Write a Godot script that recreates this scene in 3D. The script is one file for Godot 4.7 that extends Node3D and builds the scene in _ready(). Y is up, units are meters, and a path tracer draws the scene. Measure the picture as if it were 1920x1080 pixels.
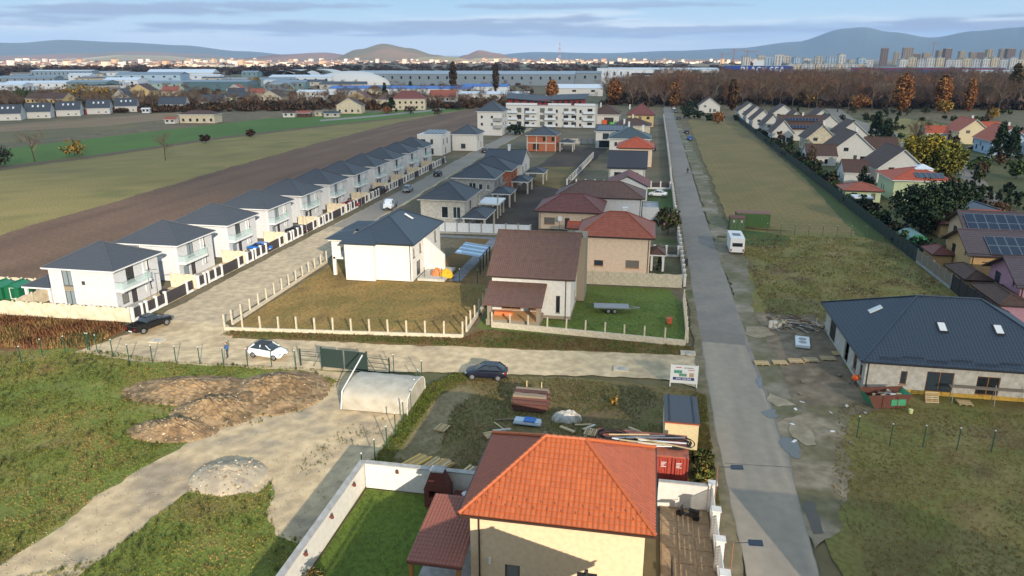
extends Node3D
# A housing estate seen from above. World axes: -Z runs up the streets, +X across them; the camera stands 31 m over the origin.
const CAM_H := 31.0
const FOCAL := 1370.0
const YAW := 0.183260
const PITCH := 0.307450
var rng := RandomNumberGenerator.new()
var taken := {}
var M := {}
var T := {}
var fn := FastNoiseLite.new()

class MB:
	var v := PackedVector3Array()
	var n := PackedVector3Array()
	var c := PackedColorArray()
	var col := Color.WHITE
	var tinted := false
	func tri(a: Vector3, b: Vector3, d: Vector3) -> void:
		var m := (d - a).cross(b - a).normalized()
		v.append(a); v.append(b); v.append(d)
		n.append(m); n.append(m); n.append(m)
		if tinted:
			c.append(col); c.append(col); c.append(col)
	func trn(a: Vector3, b: Vector3, d: Vector3, m: Vector3) -> void:
		v.append(a); v.append(b); v.append(d)
		n.append(m); n.append(m); n.append(m)
		if tinted:
			c.append(col); c.append(col); c.append(col)
	func q(a: Vector3, b: Vector3, d: Vector3, e: Vector3, o := Vector3.ZERO) -> void:
		if o != Vector3.ZERO and (d - a).cross(b - a).dot(o) < 0.0:
			tri(a, e, d); tri(a, d, b)
		else:
			tri(a, b, d); tri(a, d, e)
	func obox(o: Vector3, x: Vector3, y: Vector3, z: Vector3) -> void:
		q(o, o + x, o + x + y, o + y, -z)
		q(o + z, o + x + z, o + x + y + z, o + y + z, z)
		q(o, o + y, o + y + z, o + z, -x)
		q(o + x, o + x + y, o + x + y + z, o + x + z, x)
		q(o, o + x, o + x + z, o + z, -y)
		q(o + y, o + y + x, o + y + x + z, o + y + z, y)
	func box(x0: float, y0: float, z0: float, x1: float, y1: float, z1: float) -> void:
		obox(Vector3(x0, y0, z0), Vector3(x1 - x0, 0, 0), Vector3(0, y1 - y0, 0), Vector3(0, 0, z1 - z0))
	func bar(p: Vector3, r: Vector3, w: float, h: float, up := Vector3.UP) -> void:
		var f := r - p
		var s := f.cross(up).normalized() * w
		var u := s.cross(f).normalized() * h
		obox(p - s * 0.5 - u * 0.5, f, u, s)
	func tube(p: Vector3, r: Vector3, r0: float, r1: float, k := 6, cap := true) -> void:
		var f := (r - p).normalized()
		var s := f.cross(Vector3.RIGHT if absf(f.x) < 0.8 else Vector3.UP).normalized()
		var u := s.cross(f)
		for i in k:
			var a0 := TAU * i / k
			var a1 := TAU * (i + 1) / k
			var d0 := s * cos(a0) + u * sin(a0)
			var d1 := s * cos(a1) + u * sin(a1)
			q(p + d0 * r0, p + d1 * r0, r + d1 * r1, r + d0 * r1, d0 + d1)
			if cap:
				if r1 > 0.001: tri(r, r + d0 * r1, r + d1 * r1)
				if r0 > 0.001: tri(p, p + d1 * r0, p + d0 * r0)
	func prism(pts: PackedVector2Array, y0: float, y1: float) -> void:
		var ix := Geometry2D.triangulate_polygon(pts)
		for i in range(0, ix.size(), 3):
			var a := pts[ix[i]]
			var b := pts[ix[i + 1]]
			var d := pts[ix[i + 2]]
			var A := Vector3(a.x, y1, a.y)
			var B := Vector3(b.x, y1, b.y)
			var D := Vector3(d.x, y1, d.y)
			if (D - A).cross(B - A).y < 0.0: tri(A, D, B)
			else: tri(A, B, D)
		if y1 > y0:
			var mid := Vector2.ZERO
			for p in pts: mid += p / pts.size()
			for i in pts.size():
				var a := pts[i]
				var b := pts[(i + 1) % pts.size()]
				var o := Vector3((a.x + b.x) / 2 - mid.x, 0, (a.y + b.y) / 2 - mid.y)
				q(Vector3(a.x, y0, a.y), Vector3(b.x, y0, b.y), Vector3(b.x, y1, b.y), Vector3(a.x, y1, a.y), o)
	# smooth sheet through rows of points
	func surf(rows: Array, out: Callable) -> void:
		var R := rows.size()
		var K: int = rows[0].size()
		var N := []
		for i in R:
			var line := PackedVector3Array()
			for j in K:
				var du: Vector3 = rows[mini(i + 1, R - 1)][j] - rows[maxi(i - 1, 0)][j]
				var dv: Vector3 = rows[i][mini(j + 1, K - 1)] - rows[i][maxi(j - 1, 0)]
				var m := du.cross(dv).normalized()
				if m.dot(out.call(rows[i][j])) < 0.0: m = -m
				line.append(m)
			N.append(line)
		for i in R - 1:
			for j in K - 1:
				for t in [[i, j, i + 1, j, i + 1, j + 1], [i, j, i + 1, j + 1, i, j + 1]]:
					var a: Vector3 = rows[t[0]][t[1]]
					var b: Vector3 = rows[t[2]][t[3]]
					var d: Vector3 = rows[t[4]][t[5]]
					var na: Vector3 = N[t[0]][t[1]]
					var nb: Vector3 = N[t[2]][t[3]]
					var nd: Vector3 = N[t[4]][t[5]]
					if (d - a).cross(b - a).dot(na + nb + nd) < 0.0:
						v.append(a); v.append(d); v.append(b); n.append(na); n.append(nd); n.append(nb)
					else:
						v.append(a); v.append(b); v.append(d); n.append(na); n.append(nb); n.append(nd)
					if tinted:
						for z in 3: c.append(col)
	func mesh() -> ArrayMesh:
		var a := []
		a.resize(Mesh.ARRAY_MAX)
		a[Mesh.ARRAY_VERTEX] = v
		a[Mesh.ARRAY_NORMAL] = n
		if tinted: a[Mesh.ARRAY_COLOR] = c
		var m := ArrayMesh.new()
		m.add_surface_from_arrays(Mesh.PRIMITIVE_TRIANGLES, a)
		return m

# ---- naming, parenting, materials
func V(x: float, y: float, z: float) -> Vector3: return Vector3(x, y, z)
func G(px: float, py: float, h := 0.0) -> Vector3:
	var a := (px - 960.0) / FOCAL
	var b := (540.0 - py) / FOCAL
	var d := Vector3(a, b * cos(PITCH) - sin(PITCH), -(cos(PITCH) + b * sin(PITCH))).rotated(Vector3.UP, YAW)
	var t := (h - CAM_H) / d.y
	return Vector3(d.x * t, h, d.z * t)
func PG(a: Array) -> PackedVector2Array:
	var r := PackedVector2Array()
	for p in a:
		var w := G(p[0], p[1])
		r.append(Vector2(w.x, w.z))
	return r
func PW(a: Array) -> PackedVector2Array:
	var r := PackedVector2Array()
	for p in a: r.append(Vector2(p[0], p[1]))
	return r
func numbered(s: String) -> String:
	if not taken.has(s):
		taken[s] = 0
		return s
	taken[s] += 1
	return "%s_%03d" % [s, taken[s]]
func tag(o: Node, label: String, cat: String, grp := "", kind := "") -> Node:
	if label: o.set_meta("label", label)
	if cat: o.set_meta("category", cat)
	if grp: o.set_meta("group", grp)
	if kind: o.set_meta("kind", kind)
	return o
func thing(nm: String, label: String, cat: String, at := Vector3.ZERO, turn := 0.0, grp := "") -> Node3D:
	var o := Node3D.new()
	o.name = numbered(nm)
	add_child(o)
	o.position = at
	o.rotation.y = turn
	tag(o, label, cat, grp)
	return o
func part(p: Node, nm: String, m, mat: Material) -> MeshInstance3D:
	var o := MeshInstance3D.new()
	o.mesh = m.mesh() if m is MB else m
	o.material_override = mat
	var s := nm
	var k := 0
	while p.has_node(NodePath(s)):
		k += 1
		s = "%s_%03d" % [nm, k]
	o.name = s
	p.add_child(o)
	return o
func solo(nm: String, m, mat: Material, label: String, cat: String, at := Vector3.ZERO, turn := 0.0, grp := "", kind := "") -> MeshInstance3D:
	var o := part(self, numbered(nm), m, mat)
	o.position = at
	o.rotation.y = turn
	tag(o, label, cat, grp, kind)
	return o
func struct(nm: String, m, mat: Material) -> MeshInstance3D:
	var o := part(self, numbered(nm), m, mat)
	o.set_meta("kind", "structure")
	return o
func copy(o: Node3D, at: Vector3, turn: float, label := "", grp := "", sc := 1.0) -> Node3D:
	var r: Node3D = o.duplicate()
	r.name = numbered(String(o.name).split("_0")[0])
	add_child(r)
	r.position = at
	r.rotation.y = turn
	r.scale = Vector3.ONE * sc
	if label: r.set_meta("label", label)
	if grp: r.set_meta("group", grp)
	return r
func noise_tex(freq: float, lo: Color, hi: Color, oct := 4, size := 512, mid = null, kind := FastNoiseLite.TYPE_SIMPLEX_SMOOTH) -> NoiseTexture2D:
	var f := FastNoiseLite.new()
	f.seed = 7 + T.size()
	f.noise_type = kind
	f.frequency = freq
	f.fractal_octaves = oct
	var g := Gradient.new()
	g.set_color(0, lo)
	g.set_color(1, hi)
	g.set_offset(0, 0.12)
	g.set_offset(1, 0.88)
	if mid != null: g.add_point(0.5, mid)
	var t := NoiseTexture2D.new()
	t.width = size
	t.height = size
	t.seamless = true
	t.noise = f
	t.color_ramp = g
	return t
func mat(rgb: Array, rough := 0.85, tex := "", per := 4.0, metal := 0.0, bump := 0.0, tinted := false) -> StandardMaterial3D:
	var m := StandardMaterial3D.new()
	m.albedo_color = Color8(rgb[0], rgb[1], rgb[2])
	m.roughness = rough
	m.metallic = metal
	m.cull_mode = BaseMaterial3D.CULL_DISABLED
	m.vertex_color_use_as_albedo = tinted
	if tex:
		m.albedo_texture = T[tex]
		m.uv1_triplanar = true
		m.uv1_world_triplanar = true
		m.uv1_scale = Vector3.ONE / per
		if bump > 0.0:
			m.heightmap_enabled = true
			m.heightmap_texture = T[tex]
			m.heightmap_scale = bump
	return m
func fine(m: StandardMaterial3D, tex: String, per: float) -> StandardMaterial3D:
	m.detail_enabled = true
	m.detail_blend_mode = BaseMaterial3D.BLEND_MODE_MUL
	m.detail_uv_layer = BaseMaterial3D.DETAIL_UV_2
	m.detail_albedo = T[tex]
	m.uv2_triplanar = true
	m.uv2_world_triplanar = true
	m.uv2_scale = Vector3.ONE / per
	return m
func L(r: float, g: float, b: float) -> Color: return Color8(int(r), int(g), int(b)).srgb_to_linear()
func leafmat(rgb: Array) -> StandardMaterial3D:
	var m := mat(rgb, 0.8)
	m.vertex_color_use_as_albedo = true
	m.backlight_enabled = true
	m.backlight = Color(0.35, 0.35, 0.2)
	return m
func glassy(rgb: Array, a: float) -> StandardMaterial3D:
	var m := mat(rgb, 0.06)
	m.transparency = BaseMaterial3D.TRANSPARENCY_ALPHA
	m.albedo_color.a = a
	return m

func make_materials() -> void:
	var g := func(x: float) -> Color: return Color(x, x, x).linear_to_srgb()
	T.fine = noise_tex(0.09, g.call(0.62), Color.WHITE, 3)
	T.coarse = noise_tex(0.012, g.call(0.68), Color.WHITE, 5)
	T.grain = noise_tex(0.25, g.call(0.66), Color.WHITE, 2)
	T.soft = noise_tex(0.02, g.call(0.86), Color.WHITE, 5)
	T.grass = noise_tex(0.035, Color(0.62, 0.58, 0.42).linear_to_srgb(), Color(1, 1, 0.9).linear_to_srgb(), 5, 512, Color(0.8, 0.86, 0.62).linear_to_srgb())
	T.stain = noise_tex(0.008, Color(0.72, 0.7, 0.66).linear_to_srgb(), Color.WHITE, 6)
	M.white = mat([206, 203, 197], 0.85, "soft", 7.0)
	M.row_wall = mat([190, 192, 195], 0.85, "soft", 6.0)
	M.cream = mat([210, 198, 174], 0.9, "stain", 5.0)
	M.peach = mat([222, 196, 170], 0.85, "soft", 7.0)
	M.warm = mat([212, 186, 152], 0.85, "soft", 5.0)
	M.tan = mat([196, 160, 112], 0.85, "soft", 6.0)
	M.pink = mat([176, 132, 146], 0.85, "soft", 6.0)
	M.yellow = mat([204, 178, 126], 0.85, "soft", 6.0)
	M.palegreen = mat([190, 200, 160], 0.85, "soft", 6.0)
	M.pale_blue = mat([168, 190, 208], 0.85, "soft", 6.0)
	M.cement = mat([196, 191, 182], 0.95, "stain", 3.0)
	M.cement_grey = mat([166, 165, 163], 0.95, "stain", 3.0)
	M.concrete = mat([196, 186, 166], 0.95, "stain", 2.0)
	M.stone = mat([150, 138, 120], 0.95, "fine", 2.0)
	M.brick = mat([176, 104, 74], 0.9, "coarse", 2.0)
	M.brick_dark = mat([104, 52, 40], 0.9, "fine", 1.5)
	M.slate = mat([66, 70, 77], 0.6, "soft", 3.0)
	M.navy = mat([46, 56, 68], 0.42, "soft", 4.0)
	M.brown_roof = mat([106, 78, 66], 0.65, "coarse", 5.0)
	M.umber = mat([86, 60, 47], 0.7, "coarse", 5.0)
	M.red_roof = mat([158, 84, 58], 0.6, "coarse", 6.0)
	M.wine_roof = mat([122, 66, 56], 0.6, "coarse", 6.0)
	M.orange = mat([166, 86, 44], 0.55, "soft", 4.0)
	M.orange_b = mat([162, 83, 42], 0.55, "soft", 3.0)
	M.orange_c = mat([158, 82, 54], 0.6, "coarse", 3.5)
	M.rust_roof = mat([182, 82, 48], 0.65, "coarse", 6.0)
	M.glass = mat([30, 36, 42], 0.05)
	M.glass.metallic_specular = 0.8
	M.glass_b = mat([52, 62, 70], 0.06)
	M.glass_c = mat([112, 112, 108], 0.12)
	M.lightglass = mat([120, 132, 138], 0.08)
	M.clear = glassy([190, 220, 215], 0.35)
	M.frame_dark = mat([52, 48, 46], 0.5)
	M.frame_white = mat([228, 228, 226], 0.5)
	M.frame_wood = mat([168, 110, 52], 0.6, "fine", 1.0)
	M.trim = mat([212, 212, 210], 0.6)
	M.gutter = mat([58, 44, 38], 0.4)
	M.gutter_dark = mat([44, 46, 50], 0.4)
	M.dark = mat([40, 38, 40], 0.6)
	M.panel_dark = mat([58, 54, 58], 0.5)
	M.steel = mat([150, 154, 158], 0.35, "", 4.0, 0.7)
	M.green_metal = mat([28, 70, 56], 0.5)
	M.green_dark = mat([34, 50, 46], 0.6)
	M.rubber = mat([22, 22, 23], 0.8)
	M.wood = mat([186, 150, 104], 0.8, "fine", 0.8)
	M.wood_yellow = mat([216, 180, 96], 0.8, "fine", 0.8)
	M.wood_pale = mat([206, 184, 140], 0.8, "fine", 0.7)
	M.wood_red = mat([98, 60, 52], 0.8, "fine", 0.7)
	M.wood_grey = mat([138, 122, 104], 0.85, "fine", 0.7)
	M.solar = mat([26, 32, 48], 0.12)
	M.bark = mat([84, 72, 60], 0.95, "fine", 1.0)
	M.white_metal = mat([214, 218, 222], 0.5, "soft", 8.0)
	M.blue_metal = mat([56, 106, 176], 0.5, "soft", 8.0)
	M.grey_metal = mat([128, 138, 146], 0.55, "soft", 8.0)
	M.asphalt = fine(mat([206, 198, 188], 0.9, "soft", 13.0, 0.0, 0.6, true), "grain", 3.0)
	M.gravel = fine(mat([255, 255, 255], 0.95, "coarse", 9.0, 0.0, 3.0, true), "fine", 2.6)
	M.soil = fine(mat([255, 255, 255], 0.95, "coarse", 7.0, 0.0, 8.0, true), "fine", 2.2)
	M.turf = fine(mat([255, 255, 255], 0.95, "grass", 11.0, 0.0, 6.0, true), "fine", 1.7)
	M.farland = fine(mat([255, 255, 255], 0.95, "coarse", 60.0, 0.0, 0.0, true), "stain", 14.0)
	M.blade = mat([255, 255, 255], 0.8, "", 1.0, 0.0, 0.0, true)
	M.blade.backlight_enabled = true
	M.blade.backlight = Color(0.5, 0.5, 0.35)
	M.leaf = leafmat([255, 255, 255])
	M.pole = mat([128, 92, 74], 0.6)
	M.twig = mat([255, 255, 255], 0.95, "", 1.0, 0.0, 0.0, true)

# ---- ground sheets
var sheet_y := -0.16
var grain := Vector2.ONE
var foot: Array[Rect2] = []
func rough_edge(p: PackedVector2Array, step: float, jag: float) -> PackedVector2Array:
	var r := PackedVector2Array()
	for i in p.size():
		var a := p[i]
		var b := p[(i + 1) % p.size()]
		var k := maxi(1, int(a.distance_to(b) / step))
		for j in k:
			var w := a.lerp(b, float(j) / k)
			r.append(w + Vector2(fn.get_noise_2d(w.x * 9.0, w.y * 9.0) + 0.6 * fn.get_noise_2d(w.x * 40.0, w.y * 40.0 + 50), fn.get_noise_2d(w.x * 9.0 + 400, w.y * 9.0) + 0.6 * fn.get_noise_2d(w.x * 40.0 + 90, w.y * 40.0)) * jag)
	return r
func tone(cols: Array, x: float, z: float, sc: float) -> Color:
	x *= grain.x
	z *= grain.y
	var t := 0.5 + 0.95 * fn.get_noise_2d(x * sc, z * sc) + 0.4 * fn.get_noise_2d(x * sc * 6.3 + 77, z * sc * 6.3)
	t = clampf(t, 0.0, 0.999) * (cols.size() - 1)
	var i := int(t)
	return cols[i].lerp(cols[i + 1], t - i)
func region(nm: String, poly: PackedVector2Array, m: Material, cols: Array, cell := 2.0, jag := 0.5, sc := 4.0) -> MeshInstance3D:
	sheet_y += 0.004
	var y := sheet_y
	var e := rough_edge(poly, cell * 0.4, jag)
	var lo := e[0]
	var hi := e[0]
	for p in e:
		lo = lo.min(p)
		hi = hi.max(p)
	var edge := {}
	for i in e.size():
		var a := e[i]
		var b := e[(i + 1) % e.size()]
		for k in 4:
			var w := a.lerp(b, k / 4.0)
			edge[Vector2i(int(floor((w.x - lo.x) / cell)), int(floor((w.y - lo.y) / cell)))] = true
	var vs := PackedVector3Array()
	var ns := PackedVector3Array()
	var cs := PackedColorArray()
	for i in int((hi.x - lo.x) / cell) + 1:
		for j in int((hi.y - lo.y) / cell) + 1:
			var o := lo + Vector2(i, j) * cell
			var sq := PackedVector2Array([o, o + Vector2(cell, 0), o + Vector2(cell, cell), o + Vector2(0, cell)])
			var pieces := []
			if edge.has(Vector2i(i, j)): pieces = Geometry2D.intersect_polygons(sq, e)
			elif Geometry2D.is_point_in_polygon(o + Vector2(cell, cell) * 0.5, e): pieces = [sq]
			for pc in pieces:
				var ix := Geometry2D.triangulate_polygon(pc)
				for k in range(0, ix.size(), 3):
					var t := [pc[ix[k]], pc[ix[k + 1]], pc[ix[k + 2]]]
					if (t[1] - t[0]).cross(t[2] - t[0]) < 0.0: t = [t[0], t[2], t[1]]
					for w in t:
						vs.append(Vector3(w.x, y, w.y))
						ns.append(Vector3.UP)
						cs.append(tone(cols, w.x, w.y, sc))
	var a := []
	a.resize(Mesh.ARRAY_MAX)
	a[Mesh.ARRAY_VERTEX] = vs
	a[Mesh.ARRAY_NORMAL] = ns
	a[Mesh.ARRAY_COLOR] = cs
	var am := ArrayMesh.new()
	am.add_surface_from_arrays(Mesh.PRIMITIVE_TRIANGLES, a)
	return struct(nm, am, m)
func rect(x0: float, z0: float, x1: float, z1: float) -> PackedVector2Array:
	return PackedVector2Array([Vector2(x0, z0), Vector2(x1, z0), Vector2(x1, z1), Vector2(x0, z1)])

# ---- houses (built round their own centre, near side +z)
func wall_face(m: MB, o: Vector3, u: Vector3, ln: float, h: float, holes: Array, dep := 0.14) -> void:
	var out := u.cross(Vector3.UP)
	var xs := [0.0, ln]
	var ys := [0.0, h]
	for k in holes:
		for x in [k[0], k[0] + k[2]]:
			if not xs.has(x): xs.append(x)
		for y in [k[1], k[1] + k[3]]:
			if not ys.has(y): ys.append(y)
	xs.sort()
	ys.sort()
	for i in xs.size() - 1:
		for j in ys.size() - 1:
			var cx: float = (xs[i] + xs[i + 1]) / 2
			var cy: float = (ys[j] + ys[j + 1]) / 2
			var open := false
			for k in holes:
				if cx > k[0] and cx < k[0] + k[2] and cy > k[1] and cy < k[1] + k[3]: open = true
			if not open:
				m.q(o + u * xs[i] + Vector3.UP * ys[j], o + u * xs[i + 1] + Vector3.UP * ys[j], o + u * xs[i + 1] + Vector3.UP * ys[j + 1], o + u * xs[i] + Vector3.UP * ys[j + 1], out)
	for k in holes:
		var a: Vector3 = o + u * k[0] + Vector3.UP * k[1]
		var b: Vector3 = a + u * k[2]
		var d: Vector3 = b + Vector3.UP * k[3]
		var e: Vector3 = a + Vector3.UP * k[3]
		var r := -out * dep
		m.q(a, b, b + r, a + r, Vector3.UP)
		m.q(e, d, d + r, e + r, Vector3.DOWN)
		m.q(a, e, e + r, a + r, u)
		m.q(b, d, d + r, b + r, -u)
# kind: "w1" one leaf, "w2" two leaves, "w3" three, "door", "garage", "raw"
func window(p: Node, o: Vector3, u: Vector3, w: float, h: float, kind: String, fm: Material, pane: Material, dep := 0.14) -> void:
	var out := u.cross(Vector3.UP)
	var b := o - out * (dep - 0.02)
	var f := MB.new()
	if kind == "raw":
		f.obox(b - out * 0.5, u * w, V(0, h, 0), out * 0.02)
		part(p, "opening", f, M.dark)
		return
	var fw := 0.07
	f.obox(b, u * w, V(0, fw, 0), out * 0.05)
	f.obox(b + V(0, h - fw, 0), u * w, V(0, fw, 0), out * 0.05)
	f.obox(b + V(0, fw, 0), u * fw, V(0, h - 2 * fw, 0), out * 0.05)
	f.obox(b + V(0, fw, 0) + u * (w - fw), u * fw, V(0, h - 2 * fw, 0), out * 0.05)
	var leaves: int = {"w1": 1, "w2": 2, "w3": 3, "door": 1, "garage": 1}[kind]
	for i in range(1, leaves):
		f.obox(b + V(0, fw, 0) + u * (w * i / leaves - fw / 2), u * fw, V(0, h - 2 * fw, 0), out * 0.05)
	if kind == "garage":
		for i in 4: f.obox(b + V(0, fw + (h - 2 * fw) * i / 4.0, 0) + u * fw, u * (w - 2 * fw), V(0, (h - 2 * fw) / 4.0 - 0.03, 0), out * 0.03)
	var fo := part(p, "door" if kind == "door" or kind == "garage" else "window", f, fm)
	var g := MB.new()
	g.q(b + out * 0.01, b + u * w + out * 0.01, b + u * w + V(0, h, 0) + out * 0.01, b + V(0, h, 0) + out * 0.01, out)
	part(fo, "pane" if kind != "garage" else "panel", g, pane)
	if kind.begins_with("w") and o.y > 0.5:
		var s := MB.new()
		s.obox(o - u * 0.06 - V(0, 0.05, 0) - out * 0.02, u * (w + 0.12), V(0, 0.045, 0), out * 0.1)
		part(fo, "sill", s, fm)
func roof_face(m: MB, A: Vector3, B: Vector3, C: Vector3, D: Vector3, n := 0, wave := 0.0) -> void:
	var N := (C - A).cross(B - A).normalized()
	if N.length() < 0.5: N = (D - A).cross(B - A).normalized()
	if N.y < 0: N = -N
	if n == 0:
		if C.distance_to(D) < 0.01: m.tri(A, B, C) if (C - A).cross(B - A).y > 0 else m.tri(A, C, B)
		else: m.q(A, B, C, D, N)
		return
	var E := (B - A)
	var len_e := E.length()
	E = E / len_e
	for i in n:
		var t0 := float(i) / n
		var t1 := float(i + 1) / n
		var a := A.lerp(D, t0)
		var b := B.lerp(C, t0)
		var d := A.lerp(D, t1)
		var c := B.lerp(C, t1)
		if wave <= 0.0:
			m.q(a + N * 0.035, b + N * 0.035, c + N * 0.004, d + N * 0.004, N)
			m.q(a, b, b + N * 0.035, a + N * 0.035, -(D - A))
			continue
		m.q(a, b, c, d, N)
		# waves run up the slope: cut at a regular grid along the eave
		var a0 := (a - A).dot(E)
		var b0 := (b - A).dot(E)
		var d0 := (d - A).dot(E)
		var c0 := (c - A).dot(E)
		var lo := maxf(a0, d0)
		var hi := minf(b0, c0)
		var up := (d - a) - E * (d0 - a0)
		var at := a - E * a0
		for j in range(int(ceil(lo / wave)), int(floor(hi / wave))):
			var p := at + E * (j * wave)
			var r := p + E * (wave * 0.5)
			var s := p + E * wave
			m.q(p + N * 0.012, r + N * 0.06, r + up + N * 0.03, p + up + N * 0.003, N)
			m.q(r + N * 0.06, s + N * 0.012, s + up + N * 0.003, r + up + N * 0.03, N)
			m.tri(p, r + N * 0.06, s)
func hip_caps(pairs: Array, w := 0.2) -> MB:
	var m := MB.new()
	for p in pairs: m.bar(p[0] + V(0, 0.05, 0), p[1] + V(0, 0.05, 0), w, 0.09)
	return m
func roof(p: Node, w: float, d: float, h: float, rh: float, ov: float, type: String, rm: Material, tm: Material, n := 0, wave := 0.0, ridge := -1.0, wall: MB = null, gut: Material = null) -> MeshInstance3D:
	var a := w / 2 + ov
	var b := d / 2 + ov
	var m := MB.new()
	var caps := []
	var t := MB.new()
	if type == "hip":
		var r := absf(a - b) if ridge < 0 else ridge / 2
		var R := V(r, h + rh, 0)
		var Q := V(-r, h + rh, 0)
		if b > a:
			R = V(0, h + rh, -r)
			Q = V(0, h + rh, r)
		var P := [V(-a, h, b), V(a, h, b), V(a, h, -b), V(-a, h, -b)]
		if b > a:
			roof_face(m, P[0], P[1], Q, Q, n, wave)
			roof_face(m, P[1], P[2], R, Q, n, wave)
			roof_face(m, P[2], P[3], R, R, n, wave)
			roof_face(m, P[3], P[0], Q, R, n, wave)
			caps = [[P[0], Q], [P[1], Q], [P[2], R], [P[3], R]]
		else:
			roof_face(m, P[0], P[1], R, Q, n, wave)
			roof_face(m, P[1], P[2], R, R, n, wave)
			roof_face(m, P[2], P[3], Q, R, n, wave)
			roof_face(m, P[3], P[0], Q, Q, n, wave)
			caps = [[P[0], Q], [P[1], R], [P[2], R], [P[3], Q]]
		if r > 0.1: caps.append([Q, R])
		t.box(-a, h - 0.2, -b, a, h - 0.012, b)
	else:
		var along_x := type == "gablex"
		var k := V(a, 0, 0) if along_x else V(0, 0, b)
		var s := V(0, 0, b) if along_x else V(a, 0, 0)
		var top := V(0, h + rh, 0)
		var e := V(0, h - rh * ov / ((d if along_x else w) / 2), 0)
		var thick := V(0, -0.16, 0)
		for sg in [1.0, -1.0]:
			var A: Vector3 = e + s * sg - k * sg * (1.0 if along_x else -1.0)
			var B: Vector3 = e + s * sg + k * sg * (1.0 if along_x else -1.0)
			var C: Vector3 = top + k * sg * (1.0 if along_x else -1.0)
			var D: Vector3 = top - k * sg * (1.0 if along_x else -1.0)
			roof_face(m, A, B, C, D, n, wave)
			t.q(A + thick, B + thick, C + thick, D + thick, Vector3.DOWN)
			t.q(A, B, B + thick, A + thick, s * sg)
			t.q(B, C, C + thick, B + thick, B - A)
			t.q(A, D, D + thick, A + thick, A - B)
		caps = [[top + k, top - k]]
		if wall:
			for sg in [1.0, -1.0]:
				var kk: Vector3 = (V(w / 2, 0, 0) if along_x else V(0, 0, d / 2)) * sg
				var ss: Vector3 = V(0, 0, d / 2) if along_x else V(w / 2, 0, 0)
				var A := kk + ss + V(0, h, 0)
				var B := kk - ss + V(0, h, 0)
				var C := kk + V(0, h + rh - 0.17, 0)
				if (C - A).cross(B - A).dot(kk) > 0: wall.tri(A, B, C)
				else: wall.tri(A, C, B)
	var ro := part(p, "roof", m, rm)
	part(ro, "ridge_cap", hip_caps(caps), rm)
	part(ro, "eaves", t, tm)
	if gut:
		var g := MB.new()
		var gy := h - 0.1
		if type == "hip" or type == "gablex":
			g.box(-a, gy, b, a, gy + 0.1, b + 0.11)
			g.box(-a, gy, -b - 0.11, a, gy + 0.1, -b)
		if type == "hip" or type == "gablez":
			g.box(a, gy, -b, a + 0.11, gy + 0.1, b)
			g.box(-a - 0.11, gy, -b, -a, gy + 0.1, b)
		part(p, "gutter", g, gut)
		var dp := MB.new()
		for sx in [-1, 1]:
			dp.tube(V(sx * (w / 2 - 0.25), 0.1, d / 2 + 0.07), V(sx * (w / 2 - 0.25), h - 0.3, d / 2 + 0.07), 0.05, 0.05, 5)
			dp.tube(V(sx * (w / 2 - 0.25), h - 0.3, d / 2 + 0.07), V(sx * (w / 2 - 0.25), h - 0.06, b + 0.05), 0.05, 0.05, 5)
		part(p, "downpipe", dp, gut)
	return ro
func wins(p: Node, w: float, d: float, list: Array, fm: Material, pane: Material) -> Dictionary:
	var holes := {"S": [], "E": [], "N": [], "W": []}
	for k in list: holes[k[0]].append([k[1], k[2], k[3], k[4]])
	for k in list:
		var fr := face_frame(k[0], w, d)
		window(p, fr[0] + fr[1] * k[1] + V(0, k[2], 0), fr[1], k[3], k[4], k[5], k[6] if k.size() > 6 else fm, k[7] if k.size() > 7 else ([M.glass, M.glass, M.glass_b, M.glass_c][rng.randi() % 4] if pane == M.glass else pane))
	return holes
func face_frame(f: String, w: float, d: float) -> Array:
	match f:
		"S": return [V(-w / 2, 0, d / 2), V(1, 0, 0), w]
		"E": return [V(w / 2, 0, d / 2), V(0, 0, -1), d]
		"N": return [V(w / 2, 0, -d / 2), V(-1, 0, 0), w]
	return [V(-w / 2, 0, -d / 2), V(0, 0, 1), d]
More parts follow.
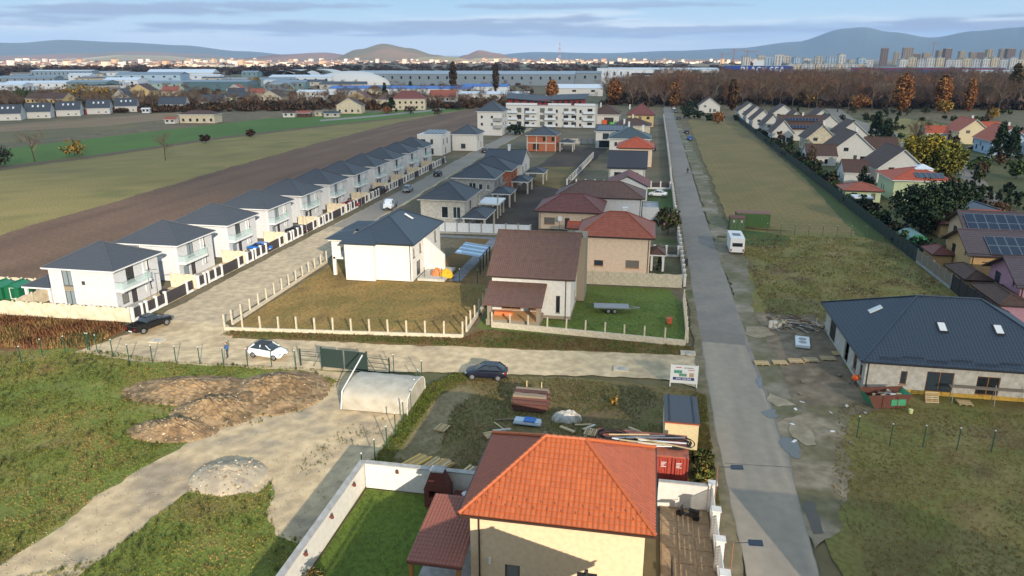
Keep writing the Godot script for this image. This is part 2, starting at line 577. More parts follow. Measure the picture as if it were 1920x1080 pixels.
func house(s: Dictionary) -> Node3D:
	var x0: float = s.b[0]
	var x1: float = s.b[1]
	var z0: float = s.b[2]
	var z1: float = s.b[3]
	var w := absf(x1 - x0)
	var d := absf(z1 - z0)
	var o := thing(s.get("n", "house"), s.l, s.get("cat", "house"), V((x0 + x1) / 2, 0, (z0 + z1) / 2), s.get("rot", 0.0), s.get("g", ""))
	foot.append(Rect2(x0 - 1.5, minf(z0, z1) - 1.5, w + 3, d + 3))
	var wm: Material = s.get("wm", M.white)
	var holes := wins(o, w, d, s.get("win", []), s.get("fm", M.frame_dark), s.get("pane", M.glass))
	var m := MB.new()
	for f in ["S", "E", "N", "W"]:
		var fr := face_frame(f, w, d)
		wall_face(m, fr[0], fr[1], fr[2], s.h, holes[f])
	var type: String = s.get("roof", "hip")
	if type == "flat":
		var r := MB.new()
		r.box(-w / 2 - 0.05, s.h, -d / 2 - 0.05, w / 2 + 0.05, s.h + 0.3, d / 2 + 0.05)
		part(o, "roof", r, s.get("rm", M.cement_grey))
	else:
		roof(o, w, d, s.h, s.rh, s.get("ov", 0.5), type, s.get("rm", M.slate), s.get("tm", M.trim), s.get("c", 0), s.get("wave", 0.0), s.get("ridge", -1.0), m, s.get("gut", null))
	part(o, "wall", m, wm)
	if s.has("plinth"):
		var pl := MB.new()
		pl.box(-w / 2 - 0.03, 0, -d / 2 - 0.03, w / 2 + 0.03, 0.4, d / 2 + 0.03)
		part(o, "plinth", pl, s.plinth)
	for k in s.get("chim", []):
		var ch := MB.new()
		ch.box(k[0] - 0.3, k[1] - 2.0, k[2] - 0.3, k[0] + 0.3, k[1], k[2] + 0.3)
		ch.box(k[0] - 0.4, k[1], k[2] - 0.4, k[0] + 0.4, k[1] + 0.12, k[2] + 0.4)
		part(o, "chimney", ch, k[3] if k.size() > 3 else M.trim)
	return o
# a slope rectangle for things lying on a roof: solar panels, skylights
func on_slope(p: Node, nm: String, o: Vector3, u: Vector3, up: Vector3, nx: int, ny: int, pw: float, ph: float, gap: float, m: Material, fm: Material) -> void:
	var N := u.cross(up).normalized()
	if N.y < 0: N = -N
	for i in nx:
		for j in ny:
			var q := o + u * (i * (pw + gap)) + up * (j * (ph + gap)) + N * 0.1
			var f := MB.new()
			f.obox(q, u * pw, up * ph, N * 0.04)
			var fo := part(p, nm, f, fm)
			var g := MB.new()
			var e := 0.04
			g.q(q + u * e + up * e + N * 0.044, q + u * (pw - e) + up * e + N * 0.044, q + u * (pw - e) + up * (ph - e) + N * 0.044, q + u * e + up * (ph - e) + N * 0.044, N)
			part(fo, "glass", g, m)
# ---- vegetation
func rdir() -> Vector3:
	var y := rng.randf_range(-1, 1)
	var a := rng.randf() * TAU
	return Vector3(cos(a) * sqrt(1 - y * y), y, sin(a) * sqrt(1 - y * y))
func jit(c: Color, k: float) -> Color:
	var f := 1.0 + rng.randf_range(-k, k)
	return Color(c.r * f * rng.randf_range(0.94, 1.06), c.g * f, c.b * f * rng.randf_range(0.9, 1.1))
func leaf(m: MB, p: Vector3, s: float, nrm: Vector3) -> void:
	var a := rdir() * s
	var b := a.cross(rdir()).normalized() * s * 0.7
	m.trn(p - a * 0.5 - b * 0.5, p + a * 0.6, p + b * 0.6, nrm)
	m.trn(p - a * 0.5 - b * 0.5, p + b * 0.6, p - a * 0.7 + b * 0.3, nrm)
# crown: clumps of leaves spread through an ellipsoid (or cone), with gaps
func crown(c: Vector3, r: Vector3, clumps: int, per: int, ls: float, cols: Array, shape := "ball") -> MB:
	var m := MB.new()
	m.tinted = true
	for i in int(clumps * 1.5):
		var d := rdir() * pow(rng.randf(), 0.45)
		var ce: Vector3
		if shape == "cone":
			var t := pow(rng.randf(), 0.7)
			var a := rng.randf() * TAU
			var rr := (1.0 - t) * sqrt(rng.randf_range(0.25, 1.0)) + 0.04
			ce = c + Vector3(cos(a) * r.x * rr, (t * 2 - 1) * r.y, sin(a) * r.z * rr)
		elif shape == "poplar":
			var t := rng.randf()
			var a := rng.randf() * TAU
			var rr := pow(sin(PI * clampf(t * 0.93 + 0.05, 0, 1)), 0.6) * sqrt(rng.randf())
			ce = c + Vector3(cos(a) * r.x * rr, (t * 2 - 1) * r.y, sin(a) * r.z * rr)
		else:
			ce = c + d * r
		var cr := minf(r.x, r.y) * rng.randf_range(0.16, 0.34)
		var base: Color = cols[rng.randi() % cols.size()]
		for k in per:
			var o := rdir() * pow(rng.randf(), 0.5)
			m.col = jit(base * 1.3, 0.22)
			var nn := (o + (ce - c) / r.length() + Vector3.UP * 0.4 + rdir() * 0.5).normalized()
			var at := ce + o * cr
			if shape == "willow": at = ce + Vector3(o.x * cr * 0.7, -absf(o.y) * cr * 3.0, o.z * cr * 0.7)
			leaf(m, at, ls * rng.randf_range(0.6, 1.3), nn)
	return m
func limbs(h: float, spread: float, r0: float, k := 5) -> MB:
	var m := MB.new()
	var bend := Vector3(rng.randf_range(-0.05, 0.05) * h, 0, rng.randf_range(-0.05, 0.05) * h)
	m.tube(V(0, -0.15, 0), V(0, h * 0.35, 0) + bend * 0.4, r0, r0 * 0.72, 6, false)
	m.tube(V(0, h * 0.35, 0) + bend * 0.4, V(0, h * 0.85, 0) + bend, r0 * 0.72, r0 * 0.12, 5, false)
	for i in k:
		var t := rng.randf_range(0.28, 0.62)
		var a := TAU * i / k + rng.randf()
		var p := V(0, h * t, 0) + bend * t
		m.tube(p, p + V(cos(a) * spread * rng.randf_range(0.5, 0.8), h * rng.randf_range(0.14, 0.3), sin(a) * spread * rng.randf_range(0.5, 0.8)), r0 * 0.4, r0 * 0.08, 4, false)
	return m
func branch(m: MB, p: Vector3, d: Vector3, ln: float, r: float, lvl: int, kids: int, col: Color) -> void:
	var e := p + d * ln
	m.col = jit(col, 0.15)
	var s := d.cross(rdir()).normalized()
	var u := s.cross(d)
	if lvl <= 0:
		m.trn(p + s * r, p - s * r, e, (u + rdir() * 0.4).normalized())
		m.trn(p + u * r, p - u * r, e, (s + rdir() * 0.4).normalized())
		return
	m.tube(p, e, r, r * 0.55, 3, false)
	for i in kids:
		var t := rng.randf_range(0.35, 1.0)
		var nd := (d + rdir() * 0.75 + Vector3.UP * 0.2).normalized()
		branch(m, p.lerp(e, t), nd, ln * rng.randf_range(0.5, 0.72), maxf(r * 0.45, 0.018), lvl - 1, kids, col)
func bare_crown(h: float, cols: Array, lvl := 3, kids := 5, lean := 0.6) -> MB:
	var m := MB.new()
	m.tinted = true
	for i in 7:
		var a := TAU * i / 7.0 + rng.randf()
		var d := V(cos(a) * lean, rng.randf_range(0.6, 1.3), sin(a) * lean).normalized()
		branch(m, V(0, h * rng.randf_range(0.25, 0.6), 0), d, h * rng.randf_range(0.25, 0.36), h * 0.008, lvl, kids, cols[rng.randi() % cols.size()])
	return m
func tree(nm: String, label: String, at: Vector3, trunk: MB, cr, cm: Material, grp := "", cat := "tree") -> Node3D:
	var o := thing(nm, label, cat, at, rng.randf() * TAU, grp)
	part(o, "trunk", trunk, M.bark)
	part(o, "crown", cr, cm)
	return o
func ball_tree(nm: String, label: String, at: Vector3, h: float, r: float, cols: Array, grp := "", shape := "ball", clumps := 60, per := 22, ls := 0.4, low := 0.3) -> Node3D:
	var ry := h * (1.0 - low) / 2
	return tree(nm, label, at, limbs(h, r, h * 0.022 + 0.04), crown(V(0, h * low + ry, 0), V(r, ry, r), clumps, per, ls, cols, shape), M.leaf, grp, "bush" if nm.ends_with("bush") or nm.ends_with("shrub") else "tree")
func many(nm: String, label: String, cat: String, mesh: Mesh, m: Material, xf: Array, cols: Array) -> void:
	var mm := MultiMesh.new()
	mm.transform_format = MultiMesh.TRANSFORM_3D
	mm.use_colors = true
	mm.mesh = mesh
	mm.instance_count = xf.size()
	for i in xf.size():
		mm.set_instance_transform(i, xf[i])
		mm.set_instance_color(i, cols[i])
	var o := MultiMeshInstance3D.new()
	o.multimesh = mm
	o.material_override = m
	o.name = numbered(nm)
	add_child(o)
	tag(o, label, cat, "", "stuff")
func tuft_mesh(blades: int, wide: float, lean: float) -> ArrayMesh:
	var m := MB.new()
	m.tinted = true
	for i in blades:
		var a := rng.randf() * TAU
		var p := V(cos(a), 0, sin(a)) * wide * sqrt(rng.randf())
		var f := rng.randf_range(0.75, 1.15)
		m.col = Color(f, f, f * rng.randf_range(0.85, 1.1))
		var h := rng.randf_range(0.5, 1.0)
		var t := p + V(rng.randf_range(-1, 1) * lean, h, rng.randf_range(-1, 1) * lean)
		var s := V(cos(a + 1.5), 0, sin(a + 1.5)) * 0.07
		m.trn(p - s, p + s, t, (Vector3.UP + rdir() * 0.3).normalized())
	return m.mesh()
func scatter(nm: String, label: String, cat: String, poly: PackedVector2Array, count: int, mesh: Mesh, size: Vector2, cols: Array, clump := 0.0, sc := 4.0, not_in: Array = []) -> void:
	var lo := poly[0]
	var hi := poly[0]
	for p in poly:
		lo = lo.min(p)
		hi = hi.max(p)
	var xf := []
	var cs := []
	var tries := 0
	while xf.size() < count and tries < count * 6:
		tries += 1
		var w := Vector2(rng.randf_range(lo.x, hi.x), rng.randf_range(lo.y, hi.y))
		if not Geometry2D.is_point_in_polygon(w, poly): continue
		if clump > 0.0 and fn.get_noise_2d(w.x * 14, w.y * 14) + 0.3 * rng.randf_range(-1, 1) < clump - 0.5: continue
		var bad := false
		for k in not_in:
			if Geometry2D.is_point_in_polygon(w, k): bad = true
		if bad: continue
		var s := rng.randf_range(size.x, size.y)
		xf.append(Transform3D(Basis(Vector3.UP, rng.randf() * TAU).scaled(V(s, s * rng.randf_range(0.7, 1.2), s)), V(w.x, -0.04, w.y)))
		cs.append(jit(tone(cols, w.x + 30, w.y, sc) * 1.9, 0.18))
	many(nm, label, cat, mesh, M.blade, xf, cs)

# ---- heaps
var clods := []
func heap(nm: String, label: String, cat: String, c: Vector3, rx: float, rz: float, h: float, turn: float, m: Material, cols: Array, rough := 0.3, res := 26, peak := 1.0) -> MeshInstance3D:
	var rows := []
	var b := MB.new()
	b.tinted = true
	for i in res + 1:
		var line := PackedVector3Array()
		for j in res + 1:
			var x := (float(i) / res * 2 - 1)
			var z := (float(j) / res * 2 - 1)
			var r := sqrt(x * x + z * z)
			var k := pow(clampf(1.0 - r, 0, 1), peak)
			k = k * k * (3 - 2 * k) if peak == 1.0 else k
			var wx := x * rx + c.x
			var wz := z * rz + c.z
			var ns := 0.5 * fn.get_noise_2d(wx * 35, wz * 35) + 0.5 * fn.get_noise_2d(wx * 110, wz * 110) + 0.5 * fn.get_noise_2d(wx * 330, wz * 330)
			line.append(V(x * rx, -0.16 + k * h * (1.0 + rough * 1.4 * ns) + (0.16 if k > 0.02 else 0.0), z * rz))
		rows.append(line)
	for i in res:
		for j in res:
			var p: Vector3 = rows[i][j]
			b.col = tone(cols, p.x + c.x, p.z + c.z, 18.0)
			b.q(rows[i][j], rows[i + 1][j], rows[i + 1][j + 1], rows[i][j + 1], Vector3.UP)
	if nm.ends_with("mound") or nm == "gravel_heap":
		for k in 170:
			var p: Vector3 = rows[rng.randi_range(2, res - 2)][rng.randi_range(2, res - 2)] + V(rng.randf_range(-0.1, 0.1), 0, rng.randf_range(-0.1, 0.1))
			var s := rng.randf_range(0.03, 0.09) * (1.8 if rng.randf() < 0.1 else 1.0)
			if p.y > 0.03: clods.append(Transform3D(Basis(Vector3.UP, rng.randf() * TAU).scaled(V(s, s, s * 1.3)), c + p.rotated(Vector3.UP, turn)))
	return solo(nm, b, m, label, cat, c, turn)

# ---- fences
func fence_posts(p: Node, a: Vector3, b: Vector3, n: int, h: float, w: float, m: Material, cap := "") -> void:
	for i in n + 1:
		var q := a.lerp(b, float(i) / n)
		var k := MB.new()
		if m == M.concrete:
			var t := V(rng.randf_range(-0.05, 0.05), h + rng.randf_range(-0.06, 0.04), rng.randf_range(-0.05, 0.05))
			k.obox(q + V(-w / 2, 0, -w / 2), V(w, 0, 0), t, V(0, 0, w))
		else: k.box(q.x - w / 2, 0, q.z - w / 2, q.x + w / 2, h, q.z + w / 2)
		if cap == "cap": k.box(q.x - w * 0.7, h, q.z - w * 0.7, q.x + w * 0.7, h + 0.06, q.z + w * 0.7)
		part(p, "post", k, m)
func base_wall(p: Node, a: Vector3, b: Vector3, h: float, w: float, m: Material, nm := "base_wall") -> void:
	var k := MB.new()
	k.bar(a + V(0, h / 2 - 0.05, 0), b + V(0, h / 2 - 0.05, 0), w, h + 0.1)
	part(p, nm, k, m)
# posts with panels between: kind slat, solid, mesh
func panel_fence(nm: String, label: String, a: Vector3, b: Vector3, n: int, h: float, pm: Material, fm: Material, kind := "solid", base := 0.35, pw := 0.3, grp := "") -> Node3D:
	var o := thing(nm, label, "fence", a, 0, grp)
	var e := b - a
	fence_posts(o, Vector3.ZERO, e, n, h + 0.08, pw, pm, "cap" if kind != "mesh" else "")
	if base > 0.0: base_wall(o, Vector3.ZERO, e, base, pw * 0.7, pm)
	for i in n:
		var p := e * (float(i) / n) + e.normalized() * pw * 0.5
		var q := e * (float(i + 1) / n) - e.normalized() * pw * 0.5
		var k := MB.new()
		if kind == "slat":
			var c := int((h - base - 0.1) / 0.16)
			for j in c: k.bar(p + V(0, base + 0.12 + j * 0.16, 0), q + V(0, base + 0.12 + j * 0.16, 0), 0.03, 0.11)
		elif kind == "mesh":
			for j in 5: k.bar(p + V(0, base + (h - base) * (j + 0.3) / 4.5, 0), q + V(0, base + (h - base) * (j + 0.3) / 4.5, 0), 0.012, 0.012)
		elif kind == "screen":
			k.bar(p + V(0, (base + h) / 2, 0), q + V(0, (base + h) / 2, 0), 0.03, h - base)
		else:
			k.bar(p + V(0, (base + h) / 2 + 0.02, 0), q + V(0, (base + h) / 2 + 0.02, 0), 0.06, h - base - 0.08)
		part(o, "panel" if kind != "mesh" else "wire_mesh", k, fm)
	return o
# cast concrete panels with a dipping top edge
func scallop_wall(label: String, a: Vector3, b: Vector3, n: int, h: float, m: Material, dip := 0.18) -> Node3D:
	var o := thing("concrete_wall", label, "wall", a)
	var e := b - a
	var d := e.normalized()
	var sd := d.cross(Vector3.UP) * 0.05
	fence_posts(o, Vector3.ZERO, e, n, h + 0.06, 0.16, m)
	for i in n:
		var p := e * (float(i) / n) + d * 0.08
		var w := e.length() / n - 0.16
		var k := MB.new()
		for j in 6:
			var x0 := w * j / 6.0
			var x1 := w * (j + 1) / 6.0
			var y0 := h - dip * (1.0 - sin(PI * j / 6.0))
			var y1 := h - dip * (1.0 - sin(PI * (j + 1) / 6.0))
			for s in [1.0, -1.0]:
				k.q(p + d * x0 + sd * s, p + d * x1 + sd * s, p + d * x1 + sd * s + V(0, y1, 0), p + d * x0 + sd * s + V(0, y0, 0), sd * s)
			k.q(p + d * x0 + sd + V(0, y0, 0), p + d * x1 + sd + V(0, y1, 0), p + d * x1 - sd + V(0, y1, 0), p + d * x0 - sd + V(0, y0, 0), Vector3.UP)
		part(o, "panel", k, m)
	return o

# ---- vehicles: nose towards -z, wheels on y 0
func loft(m: MB, st: Array) -> void:
	# st: [z, half width, y bottom, y shoulder, y top, half width at top]
	var rows := []
	for s in st:
		var l := PackedVector3Array()
		var pr := [[-s[1] * 0.86, s[2]], [-s[1] * 0.98, s[2] + 0.1], [-s[1], (s[2] + s[3]) / 2], [-s[1] * 0.98, s[3]], [-s[5], s[4] - 0.02], [-s[5] * 0.6, s[4] + 0.015], [0.0, s[4] + 0.03], [s[5] * 0.6, s[4] + 0.015], [s[5], s[4] - 0.02], [s[1] * 0.98, s[3]], [s[1], (s[2] + s[3]) / 2], [s[1] * 0.98, s[2] + 0.1], [s[1] * 0.86, s[2]]]
		for k in pr: l.append(V(k[0], k[1], s[0]))
		rows.append(l)
	var mid := V(0, (st[0][2] + st[0][4]) / 2, 0)
	m.surf(rows, func(p): return V(p.x, p.y - mid.y, p.z * 0.15))
	for e in [0, rows.size() - 1]:
		var ce := Vector3.ZERO
		for p in rows[e]: ce += p / rows[e].size()
		for j in rows[e].size() - 1:
			var o := V(0, 0, rows[e][0].z)
			if (rows[e][j + 1] - ce).cross(rows[e][j] - ce).dot(o) > 0: m.tri(ce, rows[e][j], rows[e][j + 1])
			else: m.tri(ce, rows[e][j + 1], rows[e][j])
func wheel(p: Node, x: float, z: float, r: float) -> void:
	var t := MB.new()
	t.tube(V(x - 0.1, r, z), V(x + 0.1, r, z), r, r, 16)
	var o := part(p, "wheel", t, M.rubber)
	var k := MB.new()
	var s := signf(x)
	k.tube(V(x + s * 0.1, r, z), V(x + s * 0.115, r, z), r * 0.66, r * 0.6, 12)
	part(o, "rim", k, M.steel)
func car(label: String, at: Vector3, turn: float, paint: Material, kind := "hatch", roofm: Material = null, grp := "", nm := "parked_car") -> Node3D:
	var o := thing(nm, label, {"pickup": "pickup truck"}.get(kind, "car"), at, turn, grp)
	var b := MB.new()
	var g := MB.new()
	var r := MB.new()
	var pl := MB.new()
	var wz := [-1.32, 1.3]
	var wr := 0.32
	if kind == "pickup":
		loft(b, [[-2.6, 0.72, 0.5, 0.75, 0.86, 0.66], [-2.45, 0.86, 0.38, 0.85, 0.98, 0.78], [-1.5, 0.92, 0.36, 0.98, 1.08, 0.84], [-1.0, 0.92, 0.36, 1.02, 1.1, 0.86], [1.0, 0.92, 0.36, 1.05, 1.1, 0.86]])
		b.box(-0.92, 0.45, 1.0, 0.92, 0.72, 2.6)
		b.box(-0.92, 0.72, 1.0, -0.84, 1.12, 2.6)
		b.box(0.84, 0.72, 1.0, 0.92, 1.12, 2.6)
		b.box(-0.84, 0.72, 2.52, 0.84, 1.12, 2.6)
		loft(g, [[-1.2, 0.8, 1.06, 1.08, 1.12, 0.74], [-0.45, 0.82, 1.06, 1.3, 1.72, 0.64], [0.75, 0.82, 1.06, 1.3, 1.74, 0.64], [1.0, 0.8, 1.06, 1.1, 1.2, 0.74]])
		r.box(-0.64, 1.73, -0.45, 0.64, 1.79, 0.78)
		wz = [-1.65, 1.6]
		wr = 0.39
	else:
		var sedan := kind == "sedan"
		loft(b, [[-2.1, 0.6, 0.42, 0.58, 0.66, 0.5], [-1.98, 0.8, 0.28, 0.66, 0.76, 0.68], [-1.4, 0.88, 0.24, 0.76, 0.9, 0.76], [-0.85, 0.9, 0.24, 0.86, 0.98, 0.8], [0.9, 0.9, 0.24, 0.92, 1.02, 0.8], [1.7, 0.87, 0.26, 0.92, 1.02, 0.74], [2.05, 0.78, 0.34, 0.86, 0.96, 0.66], [2.14, 0.66, 0.42, 0.7, 0.8, 0.56]])
		if sedan: loft(g, [[-1.0, 0.76, 0.94, 0.96, 1.0, 0.68], [-0.35, 0.78, 0.96, 1.15, 1.42, 0.58], [0.7, 0.78, 0.96, 1.15, 1.42, 0.58], [1.45, 0.72, 0.98, 1.0, 1.05, 0.62]])
		else: loft(g, [[-1.05, 0.78, 0.94, 0.96, 1.0, 0.7], [-0.25, 0.8, 0.96, 1.18, 1.48, 0.6], [1.2, 0.79, 0.98, 1.18, 1.5, 0.58], [1.9, 0.74, 0.98, 1.08, 1.14, 0.6]])
		r.box(-0.58, 1.475 if not sedan else 1.425, -0.25, 0.58, 1.54 if not sedan else 1.48, 1.25 if not sedan else 0.72)
		var t := 1.5 if not sedan else 1.44
		for s in [-1, 1]:
			pl.bar(V(s * 0.75, 0.98, -1.0), V(s * 0.6, t, -0.25), 0.06, 0.05)
			pl.bar(V(s * 0.8, 0.98, 0.4), V(s * 0.61, t, 0.42), 0.06, 0.08, Vector3.FORWARD)
			pl.bar(V(s * 0.74, 1.0, 1.8 if not sedan else 1.4), V(s * 0.6, t, 1.2 if not sedan else 0.7), 0.07, 0.14)
			pl.box(s * 0.95 - 0.07, 0.95, -0.78, s * 0.95 + 0.07, 1.07, -0.64)
	part(o, "body", b, paint)
	part(o, "cabin_glass", g, M.glass)
	part(o, "roof", r, roofm if roofm else paint)
	if pl.v.size(): part(o, "pillar", pl, paint)
	var zl := [-2.0, 2.06] if kind != "pickup" else [-2.5, 2.6]
	for s in [-1, 1]:
		var hl := MB.new()
		hl.box(s * 0.62 - 0.15, 0.6, zl[0] - 0.06, s * 0.62 + 0.15, 0.74, zl[0] + 0.14)
		part(o, "headlight", hl, M.lightglass)
		var tl := MB.new()
		tl.box(s * 0.7 - 0.1, 0.72, zl[1] - 0.1, s * 0.7 + 0.1, 0.95, zl[1] + 0.03)
		part(o, "tail_light", tl, M.tail)
		for z in wz: wheel(o, s * 0.82, z, wr)
	var np := MB.new()
	np.box(-0.26, 0.5, zl[1] + 0.05, 0.26, 0.62, zl[1] + 0.09)
	part(o, "number_plate", np, M.trim)
	return o

# ---- people: one smooth skin over tapered bones
func skin(bones: Array, cell: float, k: float) -> MB:
	var lo := V(9, 9, 9)
	var hi := -lo
	for b in bones:
		for e in [[b[0], b[2]], [b[1], b[3]]]:
			lo = lo.min(e[0] - Vector3.ONE * (e[1] + cell * 2))
			hi = hi.max(e[0] + Vector3.ONE * (e[1] + cell * 2))
	var n := Vector3i(((hi - lo) / cell).ceil()) + Vector3i.ONE
	var f := PackedFloat32Array()
	f.resize(n.x * n.y * n.z)
	f.fill(1.0)
	for b in bones:
		var A: Vector3 = b[0]
		var B: Vector3 = b[1]
		var R := maxf(b[2], b[3]) + cell * 2.5 + k
		var i0 := Vector3i(((A.min(B) - Vector3.ONE * R - lo) / cell).floor()).clamp(Vector3i.ZERO, n - Vector3i.ONE)
		var i1 := Vector3i(((A.max(B) + Vector3.ONE * R - lo) / cell).ceil()).clamp(Vector3i.ZERO, n - Vector3i.ONE)
		var D := B - A
		var dd := maxf(D.length_squared(), 1e-9)
		for x in range(i0.x, i1.x + 1):
			for y in range(i0.y, i1.y + 1):
				for z in range(i0.z, i1.z + 1):
					var p := lo + V(x, y, z) * cell
					var t := clampf((p - A).dot(D) / dd, 0, 1)
					var d := p.distance_to(A + D * t) - lerpf(b[2], b[3], t)
					var ix := (x * n.y + y) * n.z + z
					var h := maxf(k - absf(d - f[ix]), 0) / k
					f[ix] = minf(d, f[ix]) - h * h * k * 0.25
	var vert := {}
	var m := MB.new()
	for x in n.x - 1:
		for y in n.y - 1:
			for z in n.z - 1:
				var s := Vector3.ZERO
				var c := 0
				for e in [[0, 0, 0, 1, 0, 0], [0, 0, 0, 0, 1, 0], [0, 0, 0, 0, 0, 1], [1, 0, 0, 1, 1, 0], [1, 0, 0, 1, 0, 1], [0, 1, 0, 1, 1, 0], [0, 1, 0, 0, 1, 1], [0, 0, 1, 1, 0, 1], [0, 0, 1, 0, 1, 1], [1, 1, 0, 1, 1, 1], [1, 0, 1, 1, 1, 1], [0, 1, 1, 1, 1, 1]]:
					var a := f[((x + e[0]) * n.y + y + e[1]) * n.z + z + e[2]]
					var b := f[((x + e[3]) * n.y + y + e[4]) * n.z + z + e[5]]
					if (a < 0) != (b < 0):
						s += V(e[0], e[1], e[2]).lerp(V(e[3], e[4], e[5]), a / (a - b))
						c += 1
				if c: vert[Vector3i(x, y, z)] = lo + (V(x, y, z) + s / c) * cell
	var at := func(i: Vector3i) -> float: return f[(i.x * n.y + i.y) * n.z + i.z]
	for key in vert:
		for ax in [[Vector3i(1, 0, 0), Vector3i(0, 1, 0), Vector3i(0, 0, 1)], [Vector3i(0, 1, 0), Vector3i(0, 0, 1), Vector3i(1, 0, 0)], [Vector3i(0, 0, 1), Vector3i(1, 0, 0), Vector3i(0, 1, 0)]]:
			var i: Vector3i = key
			var a: float = at.call(i)
			var b: float = at.call(i + ax[0])
			if (a < 0) == (b < 0): continue
			var q := [i - ax[1] - ax[2], i - ax[2], i, i - ax[1]]
			if vert.has(q[0]) and vert.has(q[1]) and vert.has(q[3]):
				m.q(vert[q[0]], vert[q[1]], vert[q[2]], vert[q[3]], Vector3(ax[0]) * (1.0 if a < 0 else -1.0))
	return m
func hand(w: Vector3, d: Vector3, side: Vector3, dn: Vector3) -> Array:
	var r := [[w, w + d * 0.08, 0.024, 0.028]]
	for i in 4:
		var p := w + d * 0.085 + side * (0.028 - i * 0.019)
		var q := p + d * (0.04 + 0.006 * (2 - absi(i - 1))) + dn * 0.012
		r.append([p, q, 0.0095, 0.009])
		r.append([q, q + d * 0.022 + dn * 0.034, 0.009, 0.008])
	var t := w + d * 0.03 + side * 0.032
	r.append([t, t + d * 0.035 + side * 0.028, 0.011, 0.01])
	r.append([t + d * 0.035 + side * 0.028, t + d * 0.065 + side * 0.03 + dn * 0.01, 0.01, 0.009])
	return r
# faces -z; arms: true when both hands are raised to the chest
func person(label: String, at: Vector3, turn: float, jacket: Material, trousers: Material, hair: Material, raised: bool, stride := 0.08) -> Node3D:
	var o := thing("person", label, "person", at, turn)
	var k := []
	for s in [-1, 1]:
		var ft := V(s * 0.1, 0.07, s * stride)
		k.append([V(s * 0.09, 0.9, 0), V(s * 0.1, 0.5, s * stride * 0.4 - 0.03), 0.09, 0.062])
		k.append([V(s * 0.1, 0.5, s * stride * 0.4 - 0.03), ft, 0.062, 0.045])
		k.append([ft, ft + V(s * 0.02, -0.03, -0.17), 0.042, 0.036])
	part(o, "trousers", skin(k + [[V(-0.06, 0.93, 0), V(0.06, 0.93, 0), 0.11, 0.11]], 0.022, 0.04), trousers)
	var body := [[V(0, 1.0, 0), V(0, 1.36, 0), 0.14, 0.155], [V(-0.17, 1.4, 0), V(0.17, 1.4, 0), 0.075, 0.075], [V(0, 1.4, 0), V(0, 1.62, -0.01), 0.06, 0.055]]
	for s in [-1, 1]:
		var el := V(s * 0.27, 1.13, 0.02) if not raised else V(s * 0.27, 1.15, -0.06)
		var wr := V(s * 0.27, 0.9, -0.06) if not raised else V(s * 0.09, 1.3, -0.3)
		body.append([V(s * 0.2, 1.4, 0), el, 0.062, 0.05])
		body.append([el, wr, 0.05, 0.034])
	var bo := part(o, "body", skin(body, 0.022, 0.05), jacket)
	for s in [-1, 1]:
		var wr := V(s * 0.27, 0.89, -0.06) if not raised else V(s * 0.088, 1.31, -0.305)
		var d := V(0, -1, -0.1).normalized() if not raised else V(-s * 0.35, 0.7, -0.5).normalized()
		part(bo, "hand", skin(hand(wr, d, V(0, 0, -1) if not raised else V(0, 0.4, 0.6).normalized(), V(-s, 0, 0)), 0.006, 0.01), M.skin)
	var hd := V(0, 1.68, -0.02)
	var he := part(o, "head", skin([[hd + V(0, -0.05, -0.02), hd + V(0, 0.04, 0.0), 0.072, 0.092], [hd + V(0, -0.01, -0.09), hd + V(0, -0.035, -0.112), 0.012, 0.017], [hd + V(0, -0.085, -0.06), hd + V(0, -0.08, -0.07), 0.035, 0.03], [hd + V(-0.09, -0.01, 0), hd + V(-0.09, 0.01, 0), 0.02, 0.022], [hd + V(0.09, -0.01, 0), hd + V(0.09, 0.01, 0), 0.02, 0.022], [V(0, 1.5, 0), V(0, 1.62, 0), 0.055, 0.055]], 0.01, 0.02), M.skin)
	part(he, "hair", skin([[hd + V(0, 0.06, 0.02), hd + V(0, -0.01, 0.045), 0.092, 0.08]], 0.012, 0.02), hair)
	for s in [-1, 1]:
		var ey := MB.new()
		ey.tube(hd + V(s * 0.032, 0.005, -0.075), hd + V(s * 0.032, 0.005, -0.09), 0.012, 0.008, 6)
		part(he, "eye", ey, M.dark)
	var mo := MB.new()
	mo.box(-0.025, hd.y - 0.07, -0.105, 0.025, hd.y - 0.06, -0.1)
	part(he, "mouth", mo, M.wood_red)
	return o
